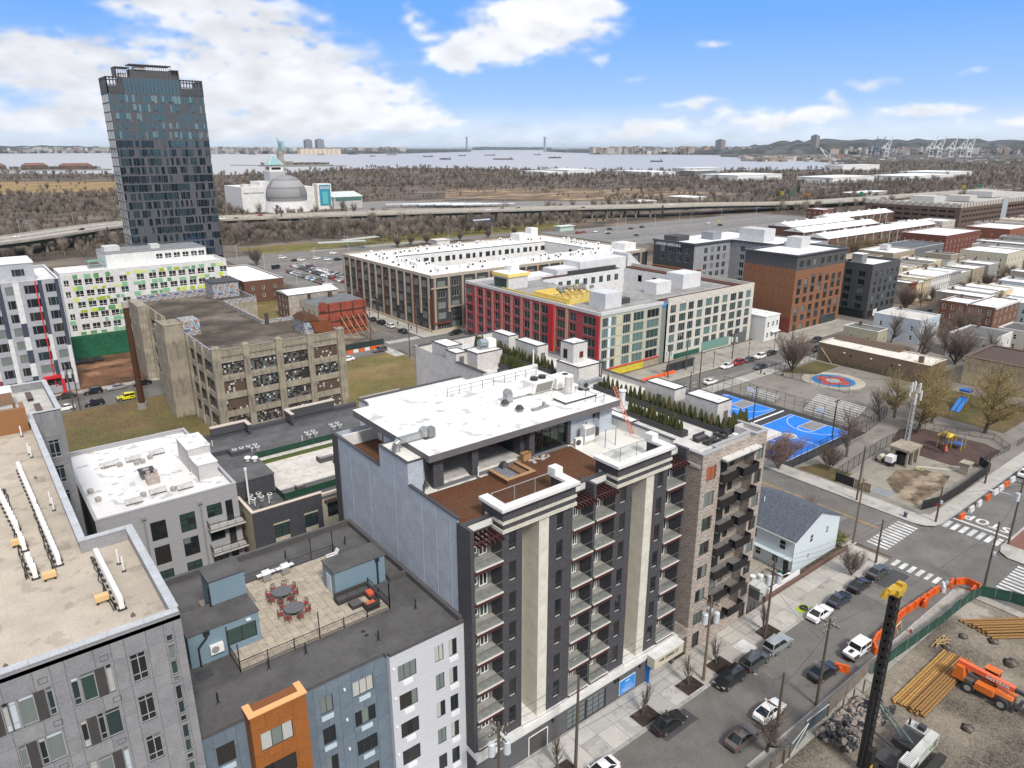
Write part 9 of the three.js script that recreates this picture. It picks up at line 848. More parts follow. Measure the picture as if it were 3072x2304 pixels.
// -- science museum with dome and pyramid tower
{
let t=$t('museum','white museum with large grey dome and glass pyramid tower','museum',[290,0,745]),W=M(.8,.79,.77,'pl',14,.8),gr=M(.33,.33,.335,'brick',7,.7);$p(t,'hall',$b().box(242,268,0,24.5,738,790).box(300,318,0,23,738,780),W);$p(t,'hall',bb(266,302,0,28.5,752,780),W);$p(t,'drum',$b().Q(285,0,732,285,9,732,23,21,24),W);$p(t,'drum_ring',$b().Q(285,9,732,285,10.5,732,20.5,20.5,24),W);
let dg=new THREE.SphereGeometry(20.2,36,18,0,PI*2,0,PI*.68);dg.translate(285,15.4,-732);$p(t,'dome',dg,gr);$p(t,'tower',$b().box(277,293.4,26,38,752,768),M(.45,.46,.47,'si',3,.7));$p(t,'tower_head',$b().box(278,292,38,40,753,767).box(279.4,290.6,42.4,44.6,754,766).box(278.2,280,40,42.4,753.2,755).box(290,291.8,40,42.4,753.2,755).box(278.2,280,40,42.4,765,766.8).box(290,291.8,40,42.4,765,766.8),W);$p(t,'tower_glass',$b().box(280,290,40,42.4,754,766),$D);$p(t,'pyramid',$b().F(277.4,44.8,752.4,292.6,767.6,284.8,55,759.8,285.2,760.2),$N(.3,.48,.48,.2,{metalness:.4}));$p(t,'tower_frame',$b().R(277.4,44.9,752.4,285,55,760,.5,.5).R(292.6,44.9,752.4,285,55,760,.5,.5),W);
$p(t,'entrance_wing',$b().box(333,366,0,12,726,760),M(.55,.54,.52,'co',9,.85));$p(t,'wing_roof',$b().F(332,12,725,367,761,334,16.5,745,366,747),M(.62,.66,.64,'si',4,.6));$p(t,'wing_glass',bb(335,365,8,11,725.7,725.98),$N(.07,.16,.14,.2));$p(t,'poster_wall',$b().box(317.4,333,0,25.8,730,742),W);let ps=$p(t,'poster',bb(319.6,331.6,4,24.6,729.6,729.98),M(.03,.3,.42,'pl',9,.7));$p(ps,'poster_field',bb(322.4,328.4,5.5,18,729.5,729.58),$N(.1,.38,.42,.7));{let g=$q('PIXAR',2.6,.1);g.translate(325.6,21.8,-729.55);$p(ps,'poster_lettering',g,$i);}{let g=$q('LIBERTY SCIENCE CENTER',1.2,.1);g.translate(254,18.6,-737.9);$p(t,'lettering',g,$N(.1,.12,.2,.7));}
$p(t,'roof_unit',$b().box(246,252,24.5,27,744,752).box(256,262,24.5,26.4,750,758).box(304,310,23,25.2,748,756),$N(.5,.48,.46,.8));
for(let i=0;i<5;i++){let u0=386+i*13,v0=706-i*13,tt=$t('solar_canopy','long white carport canopy, '+['nearest the museum','second from the museum','third from the museum','fourth from the museum','farthest from the museum'][i],'carport',[u0+25,0,v0+20],'carport canopies by the museum'),A=P(u0,3.4,v0+6),C=P(u0+66,3.4,v0+26-44);$p(tt,'roof',$b().bar(A,C,7,.25),$N(.7,.71,.72,.4));for(let k=0;k<=8;k++){let c=A.clone().lerp(C,k/8);$p(tt,'post',$b().bar(c,c.clone().setY(0),.3,.3),$v);}}
}
{
let wh=(l,u0,u1,v0,v1,h,m=M(.82,.82,.8,'pl',30,.8))=>{let t=$t('warehouse',l,'warehouse',[(u0+u1)/2,0,(v0+v1)/2],'white warehouses in the woods');$p(t,'wall',bb(u0,u1,0,h,v0,v1),m);$p(t,'roof',bb(u0-.5,u1+.5,h,h+.5,v0-.5,v1+.5),M(.85,.85,.84,'me',40,.6));$p(t,'dock_band',bb(u0+4,u1-4,.5,4,v0-.3,v0),$N(.34,.35,.36,.8));};
wh('long white warehouse behind the woods, left one',1100,1150,1270,1366,9);wh('stepped white warehouse behind the woods, taller middle one',1180,1270,1290,1390,11);wh('long white warehouse behind the woods, right one',1280,1360,1120,1240,9);wh('glass fronted pale office by the waterline',1480,1640,1190,1230,12,M(.55,.58,.6,'si',6,.6));wh('wide white warehouse at the right beyond the highway',1230,1380,860,950,10);wh('white warehouse with green doors right of the highway',1270,1420,690,760,10);wh('low white roofed depot at the far right',1500,1700,660,740,8);wh('white roofed hall right of the depot',1760,1900,700,800,9);wh('grey dark warehouse left of the inlet',1340,1420,1050,1090,12,M(.16,.17,.17,'si',6,.8));wh('pavilion with overhanging roof at the right shore',1900,2100,1010,1060,16);wh('small cream depot building beside the highway',706,736,556,592,5,M(.6,.48,.3,'pl',8,.8));wh('low service building beside the highway, left of the cream one',622,650,560,580,4,M(.48,.4,.33,'pl',8,.8));wh('toll booth roof on the far highway',930,1010,470,492,6,M(.4,.36,.32,'pl',8,.8));
for(let[u,w,m,l]of[[815,505,$N(.72,.5,.03,.6),'yellow sign board beside the far highway'],[830,500,$N(.04,.32,.22,.6),'green sign board beside the yellow one'],[880,440,$N(.04,.32,.22,.6),'small green sign farther along the highway'],[1150,430,$N(.72,.5,.03,.6),'yellow board in the woods at the right'],[1180,420,$N(.04,.32,.22,.6),'green board in the woods at the right'],[800,462,$N(.7,.28,.02,.6),'orange warning board by the near highway ramp']]){let t=$t('road_sign',l,'road sign',[u,0,w]);$p(t,'board',$b().R(u-1,9,w-2.6,u+1,9,w+2.6,.3,4.4),m);$p(t,'post',$b().Q(u-.8,0,w-2,u-.8,8,w-2,.2,.2,5).Q(u+.8,0,w+2,u+.8,8,w+2,.2,.2,5),$v);}
let st=(l,u0,u1,v0,v1,yy)=>{let t=$t('platform_canopy',l,'canopy',[(u0+u1)/2,0,(v0+v1)/2],'station canopies'),A=P(u0,yy,v0),C=P(u1,yy,v1);$p(t,'roof',$b().bar(A,C,6,.3),M(.5,.52,.51,'si',4,.7));for(let k=0;k<=6;k++){let c=A.clone().lerp(C,k/6);$p(t,'post',$b().bar(c,c.clone().setY(0),.25,.25),$N(.3,.32,.3,.7));}};st('long grey station canopy, left one',187,216,436,428,4.6);st('grey station canopy, right one',205,233,438,444,4.6);$s('station_platform',$b().box(180,260,0,.5,430,434),$C);
{let t=$t('substation_fence','row of dark stacked poles behind the courtyard roof','fence',[300,0,300]);for(let i=0;i<34;i++)$p(t,'pole',$b().tube(P(262+i*1.9,0,312-i*.5),P(262+i*1.9,9+rr(-.6,.6),312-i*.5),.35,.3,6),$N(.22,.2,.18,.9));}
{let t=$t('kiosk','small green glazed kiosk on the far parking lot','kiosk',[384,0,424]);$p(t,'box',bb(378,392,0,3.6,420,426),$N(.42,.52,.46,.5));$p(t,'roof',bb(377,393,3.6,3.9,419,427),$N(.6,.62,.6,.7));}
{let t=$t('brick_kiosk','small white building beside the avenue','kiosk',[262,0,412]);$p(t,'wall',bb(258,268,0,3.2,408,416),$i);$p(t,'roof',bb(257.6,268.4,3.2,3.5,407.6,416.4),$N(.6,.58,.55,.8));}
{let t=$t('billboard','dark billboard on posts behind the courtyard complex','billboard',[330,0,460]);$p(t,'board',bb(322,342,6,10,460,460.6),$N(.05,.06,.08,.7));$p(t,'print',bb(324,340,8.2,9.2,459.9,459.99),$N(.6,.62,.66,.7));$p(t,'post',$b().box(326,326.6,0,6,460,460.5).box(338,338.6,0,6,460,460.5),dark);}
}
// -- vehicles (local axes: x forward, z across)
let tyreM=$N(.022,.022,.023,.85),rimM=$N(.36,.37,.38,.35,{metalness:.7}),carGlass=$N(.014,.018,.02,.05),lampW=$N(.7,.72,.74,.15),lampR=$N(.35,.015,.012,.3),plateM=$N(.55,.5,.3,.5);
function loft(st,smooth=45){
let b=$b(),ring=s=>[L3(s[0],s[1],-s[4]),L3(s[0],s[2],-s[5]),L3(s[0],s[3],-s[6]),L3(s[0],s[3],s[6]),L3(s[0],s[2],s[5]),L3(s[0],s[1],s[4])];
for(let i=0;i<st.length-1;i++){let A=ring(st[i]),C=ring(st[i+1]),c=L3((st[i][0]+st[i+1][0])/2,(st[i][1]+st[i][3])/2,0);for(let k=0;k<6;k++){let j=(k+1)% 6,m=A[k].clone().add(A[j]).add(C[k]).add(C[j]).multiplyScalar(.25).sub(c);b.quad(A[k],A[j],C[j],C[k],m);}}
for(let[s,d]of[[st[0],1],[st[st.length-1],-1]]){let A=ring(s);for(let k=1;k<5;k++){_a.subVectors(A[k],A[0]);_b.subVectors(A[k+1],A[0]);_n.crossVectors(_a,_b);if(_n.x*(s[0]>0?1:-1)>=0)b.tri(A[0],A[k],A[k+1]);else b.tri(A[0],A[k+1],A[k]);}}
return b.geo(smooth);
}
let CARS={
sedan:{body:[[2.36,.36,.5,.6,.62,.68,.6],[2.22,.26,.5,.71,.78,.82,.72],[1.5,.2,.55,.84,.86,.91,.8],[.85,.2,.6,.93,.88,.92,.82],[-.9,.2,.62,.96,.88,.92,.82],[-1.7,.2,.62,1.0,.87,.91,.8],[-2.2,.28,.6,.97,.8,.84,.72],[-2.36,.42,.6,.86,.7,.74,.64]],gb:[[.95,.92],[-1.85,.98]],gt:[[.05,1.42],[-1.0,1.40]],w:[.8,.6],wb:[1.42,-1.4],r:.33},
suv:{body:[[2.3,.42,.6,.74,.66,.74,.66],[2.18,.32,.6,.92,.82,.86,.76],[1.4,.28,.66,1.04,.9,.94,.84],[.8,.28,.7,1.08,.91,.95,.86],[-1.6,.28,.72,1.12,.9,.94,.86],[-2.18,.34,.7,1.1,.86,.9,.8],[-2.32,.5,.7,1.0,.74,.8,.7]],gb:[[.95,1.06],[-2.2,1.1]],gt:[[.25,1.66],[-1.85,1.64]],w:[.85,.66],wb:[1.4,-1.38],r:.37},
jeep:{body:[[2.05,.55,.8,1.06,.62,.64,.6],[1.95,.5,.8,1.1,.78,.8,.74],[.7,.5,.8,1.18,.8,.82,.76],[.6,.45,.8,1.2,.84,.86,.82],[-2.0,.45,.8,1.2,.84,.86,.82],[-2.1,.5,.8,1.18,.82,.84,.8]],gb:[[.6,1.2],[-2.08,1.2]],gt:[[.35,1.82],[-2.02,1.82]],w:[.82,.74],wb:[1.45,-1.4],r:.42},
van:{body:[[2.6,.4,.7,.9,.8,.84,.76],[2.4,.3,.7,1.2,.92,.95,.86],[-2.6,.3,.8,1.3,.95,.98,.94],[-2.7,.4,.8,1.2,.9,.95,.9]],gb:[[2.1,1.2],[-2.66,1.3]],gt:[[1.2,2.2],[-2.6,2.25]],w:[.94,.84],wb:[1.7,-1.7],r:.36}
};
function greenhouse(c){
let[w0,w1]=c.w,f0=c.gb[0],r0=c.gb[1],f1=c.gt[0],r1=c.gt[1];let bot=[L3(f0[0],f0[1],-w0),L3(f0[0],f0[1],w0),L3(r0[0],r0[1],w0*.96),L3(r0[0],r0[1],-w0*.96)],top=[L3(f1[0],f1[1],-w1),L3(f1[0],f1[1],w1),L3(r1[0],r1[1],w1),L3(r1[0],r1[1],-w1)];
let glass=$b().hull(bot,top),roof=$b(),up=L3(0,.035,0),mid=top.map(q=>q.clone().add(L3(0,.01,0)));roof.hull(mid,mid.map((q,i)=>L3(q.x+(q.x>(f1[0]+r1[0])/2?-.12:.12),q.y+.06,q.z*.88)));
let pil=$b();for(let i=0;i<4;i++)pil.bar(bot[i].clone().multiplyScalar(1.001),top[i].clone().add(L3(0,.01,0)),.07,.07);for(let s of[-1,1]){let a=L3((f0[0]+r0[0])/2-.05,(f0[1]+r0[1])/2,s*w0*.985),e=L3((f1[0]+r1[0])/2,(f1[1]+r1[1])/2,s*w1*1.0);pil.bar(a,e,.06,.05);pil.bar(bot[s<0?0:1],bot[s<0?3:2],.05,.04);pil.bar(top[s<0?0:1],top[s<0?3:2],.06,.05);}return{glass:glass.geo(),roof:roof.geo(50),pil:pil.geo()};
}
let carParts={};let wheelG=(r,w=.22)=>{let g=$b().tube(L3(0,0,-w/2),L3(0,0,w/2),r,r,16).geo(40);return g;};
for(let k in CARS){let c=CARS[k];carParts[k]={body:loft(c.body),...greenhouse(c),wheel:wheelG(c.r),rim:$b().tube(L3(0,0,-.125),L3(0,0,.125),c.r*.62,c.r*.62,10).geo()};}
let paint={white:$N(.78,.78,.77,.25),black:$N(.014,.014,.016,.18),grey:$N(.09,.095,.1,.25,{metalness:.4}),silver:$N(.42,.43,.44,.28,{metalness:.6}),navy:$N(.02,.028,.05,.22),red:$N(.26,.015,.02,.25),yellow:$N(.72,.62,.01,.3),blue:$N(.02,.16,.5,.25),brown:$N(.13,.105,.095,.28,{metalness:.3}),dark:$N(.03,.032,.034,.22)};
for(let k in paint){let m=paint[k];paint[k]=new THREE.MeshPhysicalMaterial({color:m.color,roughness:m.roughness+.1,metalness:m.metalness,clearcoat:.8,clearcoatRoughness:.08});}
let protos={};
function car(kind,col,u,v,ry,label,group,y=0,far=false){
let key=kind+(far?'f':''),t;
if(!protos[key]){
t=$t('parked_car',label,kind==='van'?'van':'car',[0,0,0],group);let c=CARS[kind],p=carParts[kind];sub(t,'body',p.body,paint[col]);sub(t,'window_glass',p.glass,carGlass);sub(t,'roof',p.roof,paint[col]);sub(t,'pillar',p.pil,paint[col]);
for(let x of c.wb)for(let s of[-1,1]){let w=sub(t,'wheel',p.wheel,tyreM,x,c.r,s*(c.body[2][5]-.12));if(!far)sub(w,'rim',p.rim,rimM);}
if(!far){let f=c.body[1],r=c.body[c.body.length-2];for(let s of[-1,1]){sub(t,'headlight',new THREE.BoxGeometry(.22,.14,.34),lampW,f[0]-.02,f[3]-.14,s*(f[5]-.22));sub(t,'taillight',new THREE.BoxGeometry(.16,.16,.34),lampR,r[0]+.02,r[3]-.16,s*(r[5]-.2));sub(t,'mirror',new THREE.BoxGeometry(.14,.12,.2),paint[col],c.gb[0][0]-.25,c.gb[0][1]+.1,s*(c.w[0]+.2));}sub(t,'number_plate',new THREE.BoxGeometry(.04,.13,.4),plateM,c.body[0][0]+.01,.48,0);sub(t,'grille',new THREE.BoxGeometry(.06,.16,.9),$k,f[0]+.06,f[2]+.02,0);if(kind==='jeep'){sub(t,'spare_wheel',wheelG(.38,.24).rotateY(PI/2),tyreM,-2.2,1.05,0);for(let x of c.wb)for(let s of[-1,1])sub(t,'fender',new THREE.BoxGeometry(1.05,.1,.3),$k,x,.92,s*.86);sub(t,'hood_stripe',new THREE.BoxGeometry(.9,.02,.5),$k,1.25,1.16,0);sub(t,'bumper',new THREE.BoxGeometry(.22,.2,1.6),$k,2.12,.62,0);}}
protos[key]=t;t.position.copy(P(u,y,v));t.rotation.y=ry;return t;
}
t=copy(protos[key],[u,y,v],ry,label,group);t.userData.category=kind==='van'?'van':'car';if(!group)delete t.userData.group;for(let m of t.children)if(/^(body|roof|pillar|mirror)/.test(m.name))m.material=paint[col];return t;
}
let W_=PI,g1='cars parked along the near street',g2='cars on the street by the park',g3='cars on the street left of the warehouse',g4='cars on the street by the brown complex';
car('sedan','white',43.0,39.9,W_,'white sedan at the bottom picture edge',g1);car('sedan','black',53.9,40.0,W_+.02,'glossy black sedan parked alone beside a tree pit',g1);car('suv','black',65.2,40.0,W_,'black SUV parked at the utility pole with transformers',g1);car('suv','grey',70.4,40.0,W_,'dark grey SUV between a black and a silver one',g1);car('suv','silver',75.4,40.0,W_+.03,'silver SUV parked by a tree pit',g1);car('sedan','white',86.0,40.1,W_,'white sedan parked below the low white garden wall',g1);car('sedan','navy',91.2,40.1,W_,'dark sedan directly behind the parked white one',g1);car('sedan','black',97.0,40.1,W_,'black sedan parked second from the crossing',g1);car('sedan','grey',102.6,40.1,W_,'charcoal sedan parked nearest the crossing',g1);
car('jeep','white',82.2,33.0,W_-.04,'white off road car with black hood stripe by the orange barrier',null);car('sedan','black',75.4,33.6,W_+.08,'black sedan driving on the far lane behind the drill rig',null);car('sedan','white',64.4,34.0,W_,'white sedan under the bare tree on the site side',g1);car('sedan','brown',58.6,33.6,W_,'brownish grey sedan at the bottom on the site side',g1);
car('sedan','white',160.4,38.9,W_,'white sedan beyond the barriers at the right picture edge',null);
car('sedan','white',175.6,120.4,0,'white sedan at the near end of the kerb row by the cream facade',g2);car('suv','red',181,120.4,0,'dark red SUV in the kerb row by the cream facade',g2);car('sedan','grey',186.4,120.3,0,'grey sedan behind the dark red SUV',g2);car('suv','white',192.2,120.3,0,'white SUV in the kerb row by the cream facade',g2);car('sedan','black',198.2,120.4,0,'black sedan at the far end of the kerb row',g2);car('sedan','navy',182.6,114,0,'dark sedan driving past the splash pad',null);car('sedan','white',159.6,114.1,W_,'white sedan driving past the ball courts',null);car('suv','black',214,114,0,'black SUV parked by the brick hall',g2);car('suv','dark',224,120,0,'black SUV in front of the orange brick block',g2);car('suv','grey',270.6,118,1.57,'grey SUV by the charcoal block',g2);car('suv','black',258,114,0,'dark SUV at the pale blue flat roofed house',g2);
car('jeep','yellow',29.8,199,0,'bright yellow off road car beside the grass lot',null);car('suv','black',22.6,199.4,0,'black hatchback left of the yellow car',g3);car('sedan','white',16.2,200.2,0,'white sedan at the left end of the grass lot kerb',g3);car('sedan','dark',17.8,210,0,'dark sedan under the red entrance frame',g3);car('suv','black',24,210,0,'black SUV by the red earth excavation',g3);car('sedan','silver',29.6,210,0,'silver sedan by the red earth excavation',g3);car('sedan','black',36,210,0,'black car half hidden by the chimney',g3);
car('sedan','dark',121.9,240,1.57,'dark sedan farthest up the street by the brown complex',g4);car('suv','black',121.9,233,1.57,'black SUV second from the crossing by the brown complex',g4);car('suv','white',121.9,226.5,1.57,'white car in the row by the brown complex',g4);car('suv','navy',121.4,216.4,1.57,'dark blue SUV nearest the crossing by the brown complex',g4);car('suv','black',134.6,203,0,'black SUV parked at the corner of the brown complex',null);car('suv','grey',103.4,199.6,0,'dark SUV at the far corner of the lawn',null);car('sedan','white',90.5,196.5,0,'white car half hidden behind the warehouse corner',null);car('suv','grey',121.9,247,1.57,'grey SUV at the lamp post by the brown complex',g4);
[['white',342,124],['white',357,122.4],['white',366,122.6],['dark',330,118.6],['grey',306,118.6],['red',378,119],['silver',392,122]].forEach(([c,u,v],i)=>car(i % 2?'suv':'sedan',c,u,v-1.2,0,c+' car parked in the street of row houses, '+['by the long pale row','by the grey clapboard row','past the grey clapboard row','opposite the yellow row','at the near end','at the far end','farthest along'][i],'cars in the street of row houses',0,true));
{let cols=['white','white','black','grey','silver','white','navy','dark','silver','red'],lot=(n,u,v0,dv,l,g,ry=0)=>{for(let i=0;i<n;i++){let c=l.includes('fence')&&i===6?'blue':pick(cols);car(R()<.5?'suv':'sedan',c,u+rr(-.25,.25),v0+i*dv,ry+rr(-.03,.03)+(R()<.4?W_:0),ORD(i)+' car from the near end, '+c+', '+l,g,.01,true);}};lot(17,140,319,2.85,'in the parking lot row along the fence','cars in the row along the fence');lot(23,149.6,320,2.85,'in the second row of the parking lot','cars in the second row');lot(20,155.2,326,2.85,'in the third row of the parking lot','cars in the third row');[['black',157.4,401],['white',160.5,399.6],['white',170,400],['blue',174.4,397],['white',173,392],['black',178,388.6],['black',171,361],['grey',176,365],['white',180,369],['white',187.6,415.4],['white',155.4,415]].forEach(([c,u,v],i)=>car(i % 3?'suv':'sedan',c,u,v,rr(-.1,.1),c+' car standing loose on the parking lot, '+['leftmost','second','third','fourth','fifth','sixth','nearest the complex','second nearest the complex','third nearest the complex','by the avenue kerb','by the far gate'][i],'loose cars on the parking lot',.01,true));car('van','black',138.8,381,.5,'dark van at the left end of the parking lot',null,.01);}
[['navy',417,405],['black',396,386],['red',380,402],['red',386.5,403],['white',396,400],['black',433.6,398],['dark',448.4,399.5],['dark',404,365],['white',517,387],['yellow',539,392],['black',511,370],['white',400,391]].forEach(([c,u,v],i)=>car(i % 2?'sedan':'suv',c,u,v,rr(-.2,.2),c+' vehicle on the far open lot, '+['back row','front of the back row','left pair left','left pair right','right of the left pair','middle','right of the middle','alone in front','far right','yellow machine side','near the sheds','beside the dark pair'][i],'vehicles on the far open lot',.01,true));
{let L=[['white',4.05,6],['black',4.13,10],['red',4.27,-8],['silver',4.68,-4],['silver',4.72,-8],['silver',5.02,6],['white',5.55,5],['dark',5.68,-7],['dark',5.8,-6],['black',6.25,8],['silver',6.7,6],['white',7.0,-6],['black',2.6,5],['white',2.2,-6]];L.forEach(([c,k,s],i)=>{let o=hwQ(k),p=o.p.clone().addScaledVector(o.n,s);car(c==='red'?'suv':'sedan',c,p.x,-p.z,atan2(-o.n.x,-o.n.z),c+' car on the viaduct, '+['first right of the tower','second right of the tower','in front of the dome','left of a pair near the carports','right of a pair near the carports','by the carports','past the carports','left of two dark ones','right of two dark ones','in the long straight','far along the straight','at the far bend','left of the tower','at the left edge'][i],'cars on the viaduct',p.y+.02,true);});}
// -- poles and wires
let mPole=M(.13,.1,.075,'wood',2,.9),mPole2=M(.24,.17,.1,'wood',2,.9);
let poles={};
function pole(id,u,v,h,label,o={}){
let t=$t('utility_pole',label,'utility pole',[u,0,v],'wooden utility poles');poles[id]=[u,h,v];$p(t,'shaft',$b().Q(u,0,v,u,h,v,.19,.12,8),o.pale?mPole2:mPole,40);
for(let[y,ax]of o.arms||[]){let d=ax==='v'?[0,1.15]:[1.15,0],a=$p(t,'crossarm',$b().R(u-d[0],y,v-d[1],u+d[0],y,v+d[1],.11,.13),o.pale?mPole2:mPole),ins=$b();for(let k of[-.9,-.45,.45,.9])ins.Q(u+d[0]*k,y+.06,v+d[1]*k,u+d[0]*k,y+.28,v+d[1]*k,.05,.04,6);$p(a,'insulator',ins,$N(.5,.5,.5,.4));}
for(let i=0;i<(o.tf||0);i++){let a=[[-.75,.1],[.55,-.55],[.6,.5]][i],tf=$p(t,'transformer',$b().Q(u+a[0],h-3.4,v+a[1],u+a[0],h-2.1,v+a[1],.36,.36,12).Q(u+a[0],h-2.1,v+a[1],u+a[0],h-2.0,v+a[1],.3,.2,12),$N(.5,.53,.55,.45),40);$p(tf,'bracket',$b().R(u,h-2.6,v,u+a[0],h-2.6,v+a[1],.1,.1),$e);}
if(o.lamp){let[lu,lv]=o.lamp;let a=$p(t,'lamp_arm',$b().path([P(u,h*.7,v),P(u+lu*.5,h*.7+.8,v+lv*.5),P(u+lu,h*.7+.9,v+lv)],.05),$N(.55,.56,.57,.4));$p(a,'lamp_head',$b().R(u+lu,h*.7+.9,v+lv,u+lu*1.25,h*.7+.85,v+lv*1.25,.28,.14),$N(.6,.61,.62,.4));}
if(o.box)$p(t,'meter_box',bb(u-.25,u+.25,h*.55,h*.55+.5,v-.42,v-.14),$N(.42,.48,.5,.5));
return t;
}
let A2=[[10.9,'v'],[10.2,'v']];
pole('a',31.5,42.0,12.2,'utility pole with tangled equipment at the bottom centre',{arms:[[11.6,'v'],[10.8,'v'],[11.2,'u']],tf:3});pole('b',41.6,42.1,12,'plain leaning utility pole in front of the garage doors',{});pole('c',62.9,42.1,12,'pale utility pole with three transformers by the entrance',{arms:[[11.3,'v']],tf:3,pale:1});pole('d',75.7,42.0,12.1,'utility pole with two transformers beside the driveway',{arms:A2,tf:2,lamp:[2.4,-.6]});pole('e',70,31.4,12,'utility pole with double crossarms on the site side',{arms:[[11.4,'u'],[11.3,'v'],[10.6,'u']]});pole('f',61.1,31.2,9.4,'short bare utility pole beside the tree on the site side',{});pole('g',105.4,41.8,7.7,'utility pole at the near corner of the crossing',{arms:[[7.2,'u']],box:1});pole('h',110,28.3,11.7,'utility pole at the barrier ring on the site corner',{box:1});pole('i',123.7,54.3,11,'dark utility pole on the pump yard pavement',{});pole('j',108.4,47,11.8,'pale utility pole at the zebra crossing',{arms:[[11.3,'u']],pale:1});pole('k',126.6,41.7,6.8,'short utility pole at the rounded park corner',{box:1});pole('l',128.2,31.1,11.6,'tall utility pole with lamp at the far right corner',{arms:[[11,'v']],tf:1,lamp:[-1.4,3]});pole('m',150,42.4,7,'utility pole behind the screened fence',{});pole('n',154.3,124.8,9.8,'utility pole with transformers at the half finished block',{arms:[[9.3,'v']],tf:2});pole('o',152.4,112.5,11,'utility pole on the park pavement by the courts',{arms:[[10.5,'v']]});pole('p',148.2,112.2,6,'short pole on the park pavement by the courts',{});pole('q',164.2,126.4,10,'utility pole in front of the green hoarding',{});pole('r',17.9,198.2,12,'left one of two utility poles at the grass lot',{arms:[[11.4,'v']],tf:2});pole('s',19.2,197.9,11,'right one of two utility poles at the grass lot',{});pole('t',107.8,214,11,'utility pole at the far street corner by the red building',{arms:[[10.4,'u']],lamp:[2,0]});pole('u',124.6,212,10,'utility pole at the corner of the brown complex',{arms:[[9.5,'u']]});pole('v',124.6,240,10,'utility pole farther up beside the brown complex',{arms:[[9.5,'u']],lamp:[-2,0]});pole('w',107.6,188,11,'utility pole at the corner of the lawn',{arms:[[10.4,'v']]});pole('x',216,124,10,'utility pole by the small white house',{arms:[[9.5,'v']]});pole('y',184.6,125,9,'pole with meter cabinets on the pavement by the cream facade',{tf:2});
function wire(l,a,b,dy=0,dv=0,sag=.6){let A=poles[a],C=poles[b],pts=[];for(let i=0;i<=10;i++){let f=i/10;pts.push(P(A[0]+(C[0]-A[0])*f,A[1]-.5-dy+(C[1]-A[1])*f-sag*4*f*(1-f),A[2]+dv+(C[2]-A[2])*f));}$o('overhead_wire',$b().path(pts,.022,4),$k,l,'wire','overhead wires');}
for(let[k,dv]of[[0,-.9],[1,0],[2,.9]]){let w=['street side','middle','house side'][k];wire(w+' power wire from the bottom pole to the plain pole','a','b',0,dv);wire(w+' power wire between the plain pole and the transformer pole','b','c',0,dv);wire(w+' power wire from the pale pole to the driveway pole','c','d',0,dv);wire(w+' power wire from the driveway pole to the near corner pole','d','g',0,dv,.9);}
wire('thick lower cable from the bottom pole to the plain pole','a','b',5.6,0,.5);wire('thick lower cable from the plain pole to the pale pole','b','c',6.4,0,.7);wire('thick lower cable from the pale pole to the driveway pole','c','d',6.2,0,.6);wire('wire from the site pole with crossarms to the short site pole','e','f',1.2,0,.4);wire('wire crossing the near street from the driveway pole','d','e',3,0,.5);wire('wire from the site corner pole to the far right pole','h','l',.6,0,.7);wire('wire from the near corner pole to the park corner pole','g','k',.2,0,.6);wire('wire along the pump yard from the park corner','k','m',.2,0,.6);wire('upper wire from the zebra crossing pole to the pump yard pole','j','i',.3,0,.5);wire('lower wire from the zebra crossing pole to the pump yard pole','j','i',2.2,0,.6);wire('wire from the pump yard pole to the park corner pole','i','k',.3,0,.8);wire('wire from the site pole to the site corner pole','e','h',.6,0,1);wire('wire from the far right pole toward the park corner','l','k',.3,0,.5);wire('wire between two poles by the half finished block','n','q',.3,0,.5);
let lampPost=$m((l,c,g)=>{let t=local('street_lamp',l,c,g);$p(t,'post',$b().tube(L3(0,0,0),L3(0,4.2,0),.09,.06,7),$k,40);$p(t,'lantern',$b().tube(L3(0,4.2,0),L3(0,4.8,0),.16,.24,8).tube(L3(0,4.8,0),L3(0,5.05,0),.26,.04,8),$N(.14,.14,.15,.4),40);return t;});[[172.5,122.9,'black lantern post beside the white kerb car'],[163.1,122.8,'black lantern post near the green hoarding'],[190,122.9,'black lantern post beside the white kerb SUV'],[204,122.9,'black lantern post at the garage of the cream facade']].forEach(([u,v,l])=>lampPost([u,.13,v],0,l,'street lamp','black lantern posts'));
let lotLamp=$m((l,c,g)=>{let t=local('lot_lamp',l,c,g);$p(t,'pole',$b().tube(L3(0,0,0),L3(0,9,0),.11,.08,6),$N(.5,.5,.5,.5));$p(t,'arm',$b().bar(L3(0,9,0),L3(1.8,9.3,0),.09,.09),$N(.5,.5,.5,.5));$p(t,'lamp_head',$x(1.6,2.4,9.24,9.4,-.18,.18),$N(.55,.55,.55,.5));return t;});
[[133,382],[129.1,329],[143,326],[132.3,424],[160,380],[175,350],[200,420],[240,428],[280,428],[320,430],[380,410],[420,400],[460,396],[500,392],[430,360],[470,350],[520,420],[560,405],[600,396],[350,445],[390,436],[455,424]].forEach(([u,v],i)=>lotLamp([u,0,v],R()*6,ORD(i<6?i:i<10?i-6:i-10)+' grey lamp standard met walking round the '+(i<6?'near parking lot':i<10?'avenue behind the complex':'far open lot'),'lamp standard',i<6?'lamps on the near parking lot':i<10?'lamps along the avenue':'lamps on the far open lot'));
